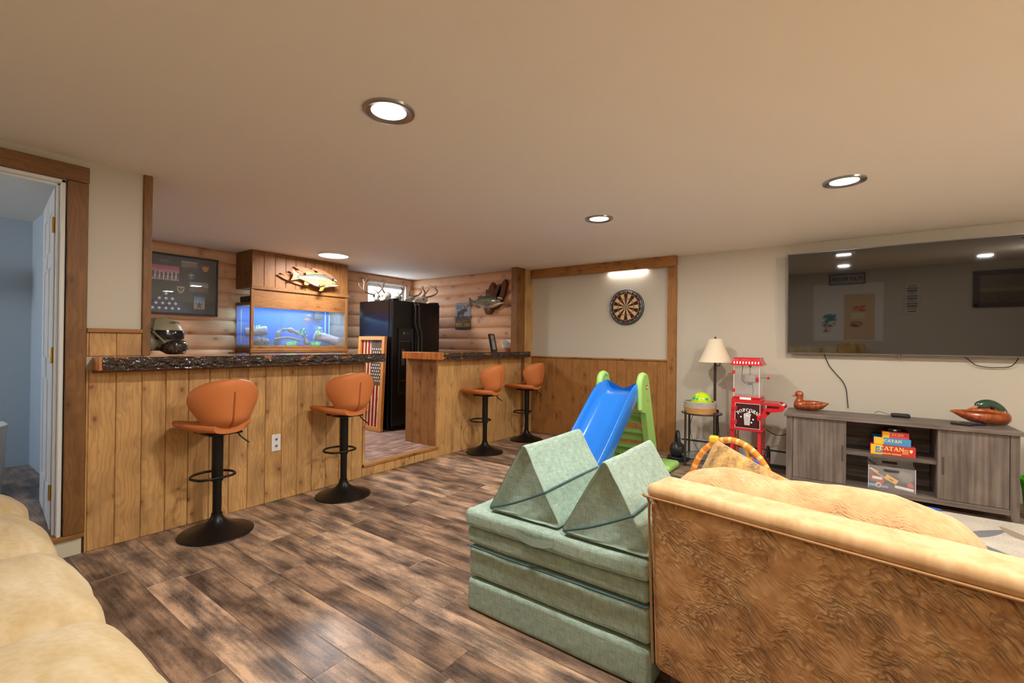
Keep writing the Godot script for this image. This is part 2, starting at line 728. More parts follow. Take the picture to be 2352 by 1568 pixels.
func make_materials() -> void:
	var nb := NoiseTexture2D.new()
	nb.width = 256
	nb.height = 256
	nb.seamless = true
	nb.noise = noise(FastNoiseLite.TYPE_SIMPLEX_SMOOTH, 0.06, 5, 4)
	var pine := pine_texture(11, [c8(206, 164, 108), c8(170, 126, 78), c8(136, 104, 72), c8(104, 62, 36)], 34, 0.5, 0.75)
	var logs := pine_texture(23, [c8(228, 190, 156), c8(208, 164, 128), c8(200, 152, 120), c8(122, 76, 56)], 34, 0.4, 0.55)
	mat("pine", c8(255, 250, 240), 0.55, {"tex": pine, "spec": 0.4})
	mat("pine_side", c8(214, 190, 172), 0.6, {"tex": pine, "spec": 0.35})
	mat("pine_dark", c8(208, 184, 156), 0.5, {"tex": pine, "spec": 0.4})
	mat("pine_trim", c8(168, 148, 126), 0.5, {"tex": pine, "spec": 0.4})
	mat("pine_groove", c8(146, 104, 60), 0.8)
	mat("log", c8(255, 243, 234), 0.5, {"tex": logs, "spec": 0.4})
	mat("cabinet_wood", c8(190, 164, 142), 0.5, {"tex": pine, "spec": 0.4})
	mat("plank", c8(255, 250, 246), 0.34, {"tex": plank_texture(41), "spec": 0.42})
	mat("plank_mid", c8(226, 220, 214), 0.34, {"tex": M.plank.albedo_texture, "spec": 0.42})
	mat("plank_dark", c8(200, 192, 188), 0.34, {"tex": M.plank.albedo_texture, "spec": 0.42})
	mat("tile", c8(255, 255, 255), 0.45, {"tex": streak_texture(512, 512, 61, c8(128, 98, 86), c8(186, 152, 134), 96, 0.03, 0.8)})
	mat("grout", c8(190, 170, 158), 0.9)
	mat("wall_paint", c8(196, 187, 170), 0.75, {"bump": nb, "depth": 0.02, "tri": Vector3(3, 3, 3), "world": true})
	mat("ceiling_paint", c8(232, 224, 212), 0.85, {"bump": nb, "depth": 0.03, "tri": Vector3(2, 2, 2), "world": true})
	mat("blue_paint", c8(190, 200, 206), 0.8)
	mat("white_paint", c8(226, 224, 218), 0.45)
	mat("cream_board", c8(206, 196, 172), 0.7)
	mat("brass", c8(214, 168, 88), 0.25, {"metal": 1.0})
	mat("nickel", c8(170, 168, 166), 0.28, {"metal": 1.0})
	mat("steel", c8(200, 200, 198), 0.2, {"metal": 1.0})
	mat("lamp_glow", c8(255, 255, 255), 0.5, {"glow": 2.2, "glow_color": c8(255, 250, 240)})
	mat("bowl_glow", c8(250, 226, 180), 0.6, {"glow": 0.8, "glow_color": c8(255, 214, 150)})
	mat("bulb_glow", c8(255, 240, 214), 0.5, {"glow": 3.0})
	mat("black_metal", c8(30, 27, 25), 0.35, {"metal": 0.5})
	mat("black_gloss", c8(14, 14, 17), 0.16, {"spec": 0.5})
	mat("black_fridge", c8(12, 12, 16), 0.22, {"spec": 0.5, "bump": nb, "depth": 0.02, "tri": Vector3(30, 30, 30)})
	mat("black_plastic", c8(24, 24, 25), 0.5)
	mat("dark_grey", c8(58, 57, 58), 0.55)
	mat("white_plastic", c8(232, 230, 226), 0.4)
	mat("leather", c8(192, 112, 60), 0.5, {"bump": nb, "depth": 0.05, "tri": Vector3(14, 14, 14), "spec": 0.35})
	mat("leather_seam", c8(140, 70, 30), 0.7)
	mat("glass", c8(240, 250, 248), 0.0, {"alpha": 0.05})
	mat("orange_wood", c8(214, 142, 74), 0.3, {"coat": 0.6})


# ---------------------------------------------------------------- camera, sky, lamps
func stage() -> void:
	var cam := Camera3D.new()
	cam.name = "camera"
	cam.position = Vector3(0, 1.2544, 0)
	cam.rotation = Vector3(0.00408, -0.942496, 0.01128)
	cam.fov = rad_to_deg(2.0 * atan(784.0 / 1046.47))
	cam.near = 0.03
	cam.far = 100.0
	add_child(cam)
	cam.current = true
	var env := Environment.new()
	env.background_mode = Environment.BG_SKY
	var sky := Sky.new()
	var sm := ProceduralSkyMaterial.new()
	sm.sky_top_color = c8(176, 200, 232)
	sm.sky_horizon_color = c8(220, 228, 238)
	sm.ground_horizon_color = c8(222, 228, 236)
	sm.ground_bottom_color = c8(206, 214, 226)
	sky.sky_material = sm
	env.sky = sky
	env.background_energy_multiplier = SKY_ENERGY
	env.tonemap_mode = Environment.TONE_MAPPER_LINEAR
	env.tonemap_exposure = EXPOSURE
	env.sdfgi_enabled = true
	env.ssao_enabled = true
	env.ssil_enabled = true
	var we := WorldEnvironment.new()
	we.name = "world"
	we.environment = env
	add_child(we)


const SKY_ENERGY := 13.0
const EXPOSURE := 1.0
const DOWNLIGHT := 3.0
const BOWL := 2.0
const WARM := Color(1.0, 0.965, 0.91)


func downlight(at: Vector3, label: String) -> void:
	var t := thing("recessed_downlight", label, "ceiling light", at, 0.0, "recessed ceiling downlights")
	var ring := mb()
	ring.lathe_hard([[0.078, 0.006], [0.078, -0.004], [0.102, -0.012], [0.114, -0.009], [0.116, 0.0]], 40)
	obj("trim_ring", ring, M.nickel, t)
	var lens := mb()
	lens.lathe_hard([[0.0785, 0.0], [0.0785, -0.003], [0.07, -0.006], [0.0, -0.007]], 36)
	obj("light_lens", lens, M.lamp_glow, t)
	area(t, Vector3(0, -0.02, 0), Vector2(0.14, 0.14), DOWNLIGHT, WARM)


func area(parent: Node, at: Vector3, size: Vector2, energy: float, col: Color, dir := Vector3(-PI / 2, 0, 0)) -> AreaLight3D:
	var l := AreaLight3D.new()
	l.name = "lamp_light"
	l.position = at
	l.rotation = dir
	l.area_size = size
	l.light_energy = energy
	l.light_color = col.linear_to_srgb()
	l.area_range = 14.0
	l.area_attenuation = 2.0
	l.shadow_enabled = true
	parent.add_child(l, true)
	return l


func lamps() -> void:
	downlight(Vector3(1.327, CEIL, -1.666), "large bright downlight nearest above the room, over the wide floor")
	downlight(Vector3(3.471, CEIL, -1.643), "small distant downlight in front of the dartboard corner")
	downlight(Vector3(3.53, CEIL, 0.0), "downlight in the ceiling in front of the television")
	downlight(Vector3(1.327, CEIL, 0.0), "downlight above the backs of the two sofas")
	downlight(Vector3(3.53, CEIL, 1.65), "downlight over the far end of the rug")
	downlight(Vector3(1.327, CEIL, 1.65), "downlight over the tan sofa's far end")
	# alabaster bowl lamp at the far end of the room: it throws its light up at the ceiling
	var bowl := thing("bowl_pendant", "warm alabaster bowl lamp hanging behind the sofas", "ceiling light", Vector3(2.3, CEIL, 2.3))
	obj("canopy", mb().lathe([[0.06, 0.0], [0.055, -0.02], [0.015, -0.03], [0.012, -0.2]], 24), M.brass, bowl)
	obj("bowl_shade", mb().lathe([[0.19, -0.24], [0.185, -0.27], [0.14, -0.31], [0.07, -0.335], [0.0, -0.34]], 32), M.bowl_glow, bowl)
	obj("bulb", mb().ellipsoid(Vector3(0, -0.215, 0), Vector3(0.03, 0.04, 0.03), 12, 8), M.bulb_glow, bowl)
	var up := OmniLight3D.new()
	up.name = "bowl_light"
	up.position = Vector3(0, -0.21, 0)
	up.light_energy = BOWL
	up.light_size = 0.03
	up.light_color = Color(1.0, 0.9, 0.76).linear_to_srgb()
	up.omni_range = 14.0
	up.omni_attenuation = 2.0
	up.shadow_enabled = true
	bowl.add_child(up)
	var t := thing("flush_ceiling_light", "round white disc light flush on the ceiling before the aquarium", "ceiling light", Vector3(3.134, CEIL, -4.922))
	var body := mb()
	body.lathe_hard([[0.172, 0.0], [0.172, -0.02], [0.166, -0.026]], 44)
	obj("housing", body, M.white_plastic, t)
	var lens := mb()
	lens.lathe([[0.166, -0.026], [0.15, -0.03], [0.0, -0.031]], 44)
	obj("light_lens", lens, M.lamp_glow, t)
	area(t, Vector3(0, -0.045, 0), Vector2(0.28, 0.28), 4.0, Color(0.96, 0.97, 1.0))


# ---------------------------------------------------------------- the room itself
func log_piece(parent: Node, xf: Transform3D, length: float, height: float) -> void:
	# local: x along the log from 0, y up from 0, bulging to +z
	var m := mbx(xf)
	var prof := []
	for k in 9:
		var f := k / 8.0
		prof.append(Vector2(f * height, 0.004 + 0.026 * pow(maxf(0.0, 1.0 - pow(absf(f * 2.0 - 1.0), 2.6)), 0.6)))
	var uo := Vector2(rng.randf(), rng.randf())
	var rows := []
	m.uv_scale = Vector2(length * 0.5, height)
	var base := m.v.size()
	for k in range(8, -1, -1):
		var r := PackedVector3Array()
		for x in [0.0, length]:
			r.append(Vector3(x, prof[k].x, prof[k].y))
		rows.append(r)
	m.grid(rows, false, true)
	for i in range(base, m.v.size()):
		m.t[i] = Vector2(m.t[i].y, m.t[i].x) + uo
	for e in [0, 1]:
		var x := 0.0 if e == 0 else length
		for k in 8:
			var a := Vector3(x, prof[k].x, prof[k].y)
			var b := Vector3(x, prof[k + 1].x, prof[k + 1].y)
			var a0 := Vector3(x, prof[k].x, 0)
			var b0 := Vector3(x, prof[k + 1].x, 0)
			if e == 1:
				m.quad(a0, b0, b, a)
			else:
				m.quad(a0, a, b, b0)
	obj("log", m, M.log, parent)


func log_wall(parent: Node, xf: Transform3D, span: float, hole := Rect2()) -> void:
	var y := 2.153
	var top := CEIL
	while top > YA + 0.02:
		var y0 := maxf(y, YA)
		var cuts := [[0.0, span]]
		if hole.size.x > 0 and y0 < hole.end.y and top > hole.position.y:
			if top > hole.end.y + 0.05:
				log_piece(parent, xf * Transform3D(Basis(), Vector3(hole.position.x, hole.end.y, 0)), hole.size.x, top - hole.end.y - 0.002)
			cuts = [[0.0, hole.position.x], [hole.end.x, span]]
		for cc in cuts:
			var x: float = cc[0]
			while x < cc[1] - 0.01:
				var l := rng.randf_range(1.3, 2.6)
				if cc[1] - x - l < 0.5:
					l = cc[1] - x
				log_piece(parent, xf * Transform3D(Basis(), Vector3(x, y0, 0)), l - 0.0015, top - y0 - 0.0015)
				x += l
		top = y
		y -= 0.1675


func room() -> void:
	# main floor: slab with planks on it
	var fl := structure_root("floor", "smoky brown wood plank floor")
	obj("subfloor", mb().box(Vector3(1.87, -0.06, -0.25), Vector3(7.2, 0.1, 6.9)), M.dark_grey, fl)
	var pw := 0.157
	var k0 := -9
	for k in range(k0, 30):
		var x0 := 0.785 + pw * k
		var x1 := minf(x0 + pw, XT + 0.01)
		if x1 - x0 < 0.01:
			continue
		var z := ZB - 0.02 - rng.randf() * 1.1
		while z < 1.6:
			var l := 1.22
			var za := maxf(z, ZB - 0.02)
			var zb := minf(z + l, 1.6)
			if zb - za > 0.01:
				var m := wood(2, Vector2(0.8, 0.8))
				m.box(Vector3((x0 + x1) / 2, -0.005, (za + zb) / 2), Vector3(x1 - x0 - 0.0006, 0.01, zb - za - 0.0006), 0.0012)
				obj("plank", m, [M.plank, M.plank, M.plank_mid, M.plank_mid, M.plank_dark][rng.randi_range(0, 4)], fl)
			z += l
	# the far strip behind the camera
	var fm := mb()
	fm.uv_scale = Vector2(0.8, 0.8)
	fm.box(Vector3(1.87, -0.005, 2.4), Vector3(7.2, 0.01, 1.6))
	obj("plank_strip", fm, M.plank, fl)

	struct("ceiling", mb().box(Vector3(1.4, CEIL + 0.06, -1.4), Vector3(8.8, 0.12, 9.4)), M.ceiling_paint, "plain tan painted ceiling")
	# television wall, also behind the dartboard
	struct("wall_television", mb().box(Vector3(XT + 0.08, 1.1, -0.25), Vector3(0.16, 2.6, 6.9)), M.wall_paint, "greige painted wall with the television and dartboard")
	# behind the camera
	struct("wall_rear", mb().box(Vector3(1.87, 1.1, 3.16), Vector3(7.4, 2.6, 0.12)), M.wall_paint)
	struct("wall_sofa", mb().box(Vector3(-0.71, 1.1, -0.25), Vector3(0.12, 2.6, 6.8)), M.wall_paint)
	# door wall: left of the opening, over it, and the pier to its right
	var dw := structure_root("wall_door", "greige wall pier between the doorway and the bar")
	obj("wall_panel", mb().box(Vector3(-0.53, 1.1, ZB - 0.06), Vector3(0.46, 2.6, 0.12)), M.wall_paint, dw)
	obj("wall_panel", mb().box(Vector3(0.16, 2.24, ZB - 0.06), Vector3(0.92, 0.16, 0.12)), M.wall_paint, dw)
	obj("wall_panel", mb().box(Vector3(0.795, 1.1, ZB - 0.06), Vector3(0.35, 2.6, 0.12)), M.wall_paint, dw)
	# raised alcove floor
	var af := structure_root("floor_alcove", "wood look tile floor of the raised alcove")
	obj("slab", mb().box(Vector3(3.1, 0.045, -4.8), Vector3(4.4, 0.11, 2.32)), M.grout, af)
	var row := 0
	var zt := ZB - 0.055
	while zt > ZL:
		var z1 := maxf(zt - 0.152, ZL)
		var x := 0.97 - rng.randf() * 0.5
		while x < XL:
			var xa := maxf(x, 0.97)
			var xb := minf(x + 0.61, XL)
			if xb - xa > 0.02 and zt - z1 > 0.01:
				var m := wood(0, Vector2(1.2, 1.2))
				m.box(Vector3((xa + xb) / 2, YA - 0.004, (zt + z1) / 2), Vector3(xb - xa - 0.005, 0.008, zt - z1 - 0.005), 0.001)
				obj("tile", m, M.tile, af)
			x += 0.61
		zt -= 0.152
		row += 1
	# log walls
	var bw := structure_root("wall_back", "wall of rounded knotty pine logs behind the aquarium")
	for q in [[0.77, 4.31, -0.1, 2.42], [5.11, 5.5, -0.1, 2.42], [4.31, 5.11, -0.1, 1.72], [4.31, 5.11, 2.2, 2.42]]:
		obj("wall_panel", mb().box(Vector3((q[0] + q[1]) / 2, (q[2] + q[3]) / 2, ZL - 0.06), Vector3(q[1] - q[0], q[3] - q[2], 0.12)), M.pine_groove, bw)
	log_wall(bw, Transform3D(Basis(), Vector3(0.95, 0, ZL)), XL - 0.95, Rect2(4.31 - 0.95, 1.72, 0.8, 0.48))
	var sw := structure_root("wall_side", "wall of rounded knotty pine logs beside the refrigerator")
	obj("wall_panel", mb().box(Vector3(XL + 0.06, 1.1, -4.78), Vector3(0.12, 2.6, 2.34)), M.pine_groove, sw)
	log_wall(sw, Transform3D(Basis(Vector3.UP, -PI / 2), Vector3(XL, 0, ZL)), -3.66 - ZL)
	var pw2 := structure_root("wall_partition", "partition between the alcove and the next room")
	obj("wall_panel", mb().box(Vector3(0.86, 1.1, -4.8), Vector3(0.18, 2.6, 2.36)), M.blue_paint, pw2)
	window_in_logs()
	doorway()
	dart_frame()


func window_in_logs() -> void:
	var w := structure_root("window_1", "small white hopper window above the refrigerator")
	var f := mb()
	f.box(Vector3(4.71, 2.185, ZL - 0.06), Vector3(0.8, 0.03, 0.14), 0.004)
	f.box(Vector3(4.71, 1.735, ZL - 0.06), Vector3(0.8, 0.03, 0.14), 0.004)
	f.box(Vector3(4.325, 1.96, ZL - 0.06), Vector3(0.03, 0.48, 0.14), 0.004)
	f.box(Vector3(5.095, 1.96, ZL - 0.06), Vector3(0.03, 0.48, 0.14), 0.004)
	obj("window_frame", f, M.white_paint, w)
	var s := mb()
	s.box(Vector3(4.71, 2.145, ZL - 0.07), Vector3(0.72, 0.05, 0.04), 0.004)
	s.box(Vector3(4.71, 1.77, ZL - 0.07), Vector3(0.72, 0.04, 0.04), 0.004)
	s.box(Vector3(4.36, 1.96, ZL - 0.07), Vector3(0.04, 0.4, 0.04), 0.004)
	s.box(Vector3(5.06, 1.96, ZL - 0.07), Vector3(0.04, 0.4, 0.04), 0.004)
	obj("sash", s, M.white_plastic, w)
	obj("pane", mb().box(Vector3(4.71, 1.955, ZL - 0.075), Vector3(0.67, 0.36, 0.004)), M.glass, w)
	# inner casing of pine
	var t := structure_root("trim_window", "pine casing round the small window")
	board(t, "casing", M.log, Vector3(5.11, 1.72, ZL - 0.01), Vector3(5.17, 2.2, ZL + 0.03), 1, 0.003)


func doorway() -> void:
	# white jamb and stop
	var d := structure_root("door_1", "white panel door standing open in the doorway")
	var j := mb()
	j.box(Vector3(0.591, 1.14, ZB - 0.06), Vector3(0.018, 2.04, 0.124), 0.002)
	j.box(Vector3(0.16, 2.149, ZB - 0.06), Vector3(0.88, 0.018, 0.124), 0.002)
	j.box(Vector3(-0.291, 1.14, ZB - 0.06), Vector3(0.018, 2.04, 0.124), 0.002)
	j.box(Vector3(0.576, 1.14, ZB - 0.05), Vector3(0.012, 2.02, 0.03), 0.002)
	j.box(Vector3(0.16, 2.134, ZB - 0.05), Vector3(0.85, 0.012, 0.03), 0.002)
	obj("jamb", j, M.white_paint, d)
	# the leaf, opened past a right angle; local x runs from the hinge, z is its thickness
	var xf := place(Vector3(0.575, 0.135, -3.735), PI / 2 - 0.085)
	var leaf := mbx(xf)
	leaf.box(Vector3(0.37, 1.0, 0.017), Vector3(0.74, 2.0, 0.026), 0.002)
	# rails and stiles stand proud, leaving six recessed panels
	for z in [0.002, 0.032]:
		for q in [[0.0, 0.11, 0.0, 2.0], [0.63, 0.74, 0.0, 2.0], [0.315, 0.425, 0.0, 2.0], [0.11, 0.63, 0.0, 0.22], [0.11, 0.63, 0.86, 1.0], [0.11, 0.63, 1.55, 1.65], [0.11, 0.63, 1.88, 2.0]]:
			leaf.box(Vector3((q[0] + q[1]) / 2, (q[2] + q[3]) / 2, z), Vector3(q[1] - q[0], q[3] - q[2], 0.008), 0.003)
	var lf := obj("leaf", leaf, M.white_paint, d)
	for y in [0.22, 1.02, 1.78]:
		var h := mbx(xf)
		var hp := PackedVector2Array()
		for k in 7:
			var a := PI * k / 6.0
			hp.append(Vector2(0.012 * cos(a) + 0.018, 0.012 * sin(a) + y + 0.032))
		# a plate let into the hinge edge and its knuckle
		h.box(Vector3(-0.0015, y, 0.017), Vector3(0.003, 0.09, 0.03), 0.001)
		h.lathe_hard([[0.0, y + 0.047], [0.006, y + 0.045], [0.006, y - 0.045], [0.0, y - 0.047]], 10, Vector3(-0.006, 0, -0.004))
		for s in [-0.03, 0.0, 0.03]:
			h.lathe([[0.0, 0.003], [0.003, 0.0]], 8, Vector3(-0.003, y + s, 0.017))
		obj("hinge", h, M.brass, d)
	var kx := xf * Transform3D(Basis(Vector3.RIGHT, PI / 2), Vector3(0.68, 0.95, 0.033))
	var kn := mbx(kx)
	kn.lathe([[0.0, 0.068], [0.018, 0.066], [0.027, 0.052], [0.02, 0.036], [0.011, 0.026], [0.012, 0.01], [0.03, 0.006], [0.031, 0.0]], 20)
	obj("door_knob", kn, M.brass, d)
	# casing
	var t1 := structure_root("trim_1", "dark stained casing round the doorway")
	board(t1, "side_casing", M.pine_trim, Vector3(0.605, 0.125, ZB), Vector3(0.694, 2.158, ZB + 0.022), 1, 0.003)
	board(t1, "header", M.pine_trim, Vector3(-0.4, 2.16, ZB), Vector3(0.697, 2.252, ZB + 0.024), 0, 0.003)
	board(t1, "side_casing", M.pine_trim, Vector3(-0.39, 0.125, ZB), Vector3(-0.3, 2.158, ZB + 0.022), 1, 0.003)
	# threshold step
	board(t1, "threshold", M.pine_dark, Vector3(-0.4, 0.1, ZB - 0.13), Vector3(0.694, 0.124, ZB + 0.03), 0, 0.003)
	obj("riser", mb().box(Vector3(0.145, 0.05, ZB + 0.005), Vector3(1.08, 0.1, 0.012), 0.002), M.cream_board, t1)
	# post at the end of the pier and its chair rail
	var t2 := structure_root("trim_2", "dark stained corner post and rail beside the bar")
	board(t2, "post", M.pine_trim, Vector3(0.955, 1.15, ZB - 0.13), Vector3(1.0, CEIL, ZB + 0.018), 1, 0.003)
	board(t2, "chair_rail", M.pine_dark, Vector3(0.694, 1.292, ZB), Vector3(0.956, 1.316, ZB + 0.03), 0, 0.003)
	# wainscot of the pier above the counter runs down behind it to the floor
	var t3 := structure_root("trim_3", "pine boards of the pier below its rail")
	var bx := [0.696, 0.706, 0.832, 0.957]
	for i in 3:
		board(t3, "board", M.pine, Vector3(bx[i], 1.15, ZB - 0.002), Vector3(bx[i + 1] - 0.0015, 1.292, ZB + 0.012), 1, 0.004)
	# the next room
	var nr := structure_root("wall_next_room", "blue grey walls of the room behind the door")
	obj("wall_panel", mb().box(Vector3(-1.2, 1.2, -5.95), Vector3(4.0, 2.6, 0.12)), M.blue_paint, nr)
	obj("wall_panel", mb().box(Vector3(-2.9, 0.55, -4.8), Vector3(0.12, 1.3, 2.4)), M.blue_paint, nr)
	obj("wall_panel", mb().box(Vector3(-2.9, 2.25, -4.8), Vector3(0.12, 0.4, 2.4)), M.blue_paint, nr)
	obj("wall_panel", mb().box(Vector3(-2.9, 1.6, -3.8), Vector3(0.12, 1.0, 0.5)), M.blue_paint, nr)
	obj("wall_panel", mb().box(Vector3(-2.9, 1.6, -5.75), Vector3(0.12, 1.0, 0.5)), M.blue_paint, nr)
	obj("wall_panel", mb().box(Vector3(-1.85, 1.2, ZB - 0.06), Vector3(2.2, 2.6, 0.12)), M.blue_paint, nr)
	var nf := structure_root("floor_next_room", "brown plank floor of the next room")
	var fm := mb()
	fm.uv_scale = Vector2(0.8, 0.8)
	fm.box(Vector3(-1.06, 0.06, -4.8), Vector3(3.8, 0.12, 2.4))
	obj("floor_panel", fm, M.plank, nf)


func dart_frame() -> void:
	# wainscot under the dartboard
	var w := structure_root("wall_wainscot", "stained pine boards under the dartboard")
	var z := -3.585
	while z < -1.68:
		var z1 := minf(z + 0.128, -1.672)
		board(w, "board", M.pine_dark, Vector3(XT - 0.016, 0.0, z), Vector3(XT + 0.002, 1.06, z1 - 0.0015), 1, 0.004)
		z += 0.128
	board(w, "chair_rail", M.pine_dark, Vector3(XT - 0.03, 1.06, -3.585), Vector3(XT, 1.08, -1.672), 2, 0.003)
	var t := structure_root("trim_4", "stained beam framing the dartboard wall")
	board(t, "side_beam", M.pine_dark, Vector3(XT - 0.04, 0.0, -1.672), Vector3(XT, 2.17, -1.572), 1, 0.003)
	board(t, "header", M.pine_dark, Vector3(XT - 0.075, 2.172, -3.56), Vector3(XT - 0.04, 2.296, -1.568), 2, 0.003)
	board(t, "header_back", M.pine_dark, Vector3(XT - 0.04, 2.2, -3.56), Vector3(XT, 2.296, -1.568), 2, 0.002)
	# corner post
	var p := structure_root("trim_5", "square pine post at the end of the log wall")
	board(p, "post", M.pine_trim, Vector3(5.045, YA, ZB - 0.09), Vector3(5.25, CEIL, ZB + 0.005), 1, 0.004)
	board(p, "side_board", M.pine, Vector3(5.25, 0.0, ZB - 0.05), Vector3(5.445, CEIL, ZB + 0.0), 1, 0.004)


# ---------------------------------------------------------------- the bar
func bark_edge(parent: Node, a: Vector3, b: Vector3, h: float, outv: Vector3, sd: int) -> void:
	# bark along the front of a slab from a to b (upper front edge), bulging along outv
	var f := noise(FastNoiseLite.TYPE_SIMPLEX_SMOOTH, 1.0, sd, 4)
	var f2 := noise(FastNoiseLite.TYPE_CELLULAR, 1.0, sd + 1, 1)
	f2.cellular_return_type = FastNoiseLite.RETURN_DISTANCE2_SUB
	var ln := (b - a).length()
	var dirv := (b - a) / ln
	var nc := int(ln / 0.008)
	var nr := 15
	var m := mb()
	var rows := []
	for i in nr:
		var q := i / float(nr - 1)
		rows.append(PackedVector3Array())
		for j in nc + 1:
			var s := ln * j / nc
			var wave := f.get_noise_1d(s * 3.0) * 0.012
			var rough := f.get_noise_2d(s * 22.0, q * 3.4) * 0.012 - clampf(0.22 - f2.get_noise_2d(s * 14.0, q * 3.2) * 0.7 - 0.35, 0.0, 0.3) * 0.05
			var bulge := 0.012 + sin(q * PI) * 0.016
			var fade := minf(1.0, minf(q, 1.0 - q) * 6.0)
			var low := f.get_noise_2d(s * 6.0, 40.0) * 0.007
			rows[i].append(a + dirv * s + outv * (bulge + (wave + rough) * (0.25 + 0.75 * fade)) + Vector3(0, -h * q - low * q, 0))
	m.uv_scale = Vector2(ln * 5.0, 0.5)
	m.grid(rows, false, false)
	m.uv_scale = Vector2.ONE
	# colours belong to the bark: ridges and clefts of the rhytidome, orange where it is chipped
	var cols := PackedColorArray()
	for i in nr:
		var q := i / float(nr - 1)
		for j in nc + 1:
			var s := ln * j / nc
			var g := 0.5 + 0.5 * f.get_noise_2d(s * 30.0 + 7.0, q * 5.0)
			var cc := Color(0.02, 0.012, 0.008).lerp(Color(0.085, 0.052, 0.034), g)
			var chip := f.get_noise_2d(s * 5.0 + 90.0, q * 1.2)
			if chip > 0.38 and q < 0.45:
				cc = cc.lerp(Color(0.42, 0.14, 0.03), clampf((chip - 0.38) * 14.0, 0.0, 0.9))
			cols.append(cc)
	m.c = cols
	# back strip closes the shape
	var base := a - outv * 0.01
	m.col = Color(0.06, 0.04, 0.03)
	m.quad(base, base + Vector3(0, -h, 0), base + dirv * ln + Vector3(0, -h, 0), base + dirv * ln)
	obj("bark_edge", m, M.bark, parent)


func front_boards(parent: Node, x0: float, x1: float, y0: float, y1: float, material: Material) -> void:
	var x := x0
	while x < x1 - 0.01:
		var xe := minf(x + 0.1275, x1)
		board(parent, "board", material, Vector3(x, y0, ZB - 0.006), Vector3(xe - 0.002, y1, ZB + 0.012), 1, 0.0045)
		x += 0.1275


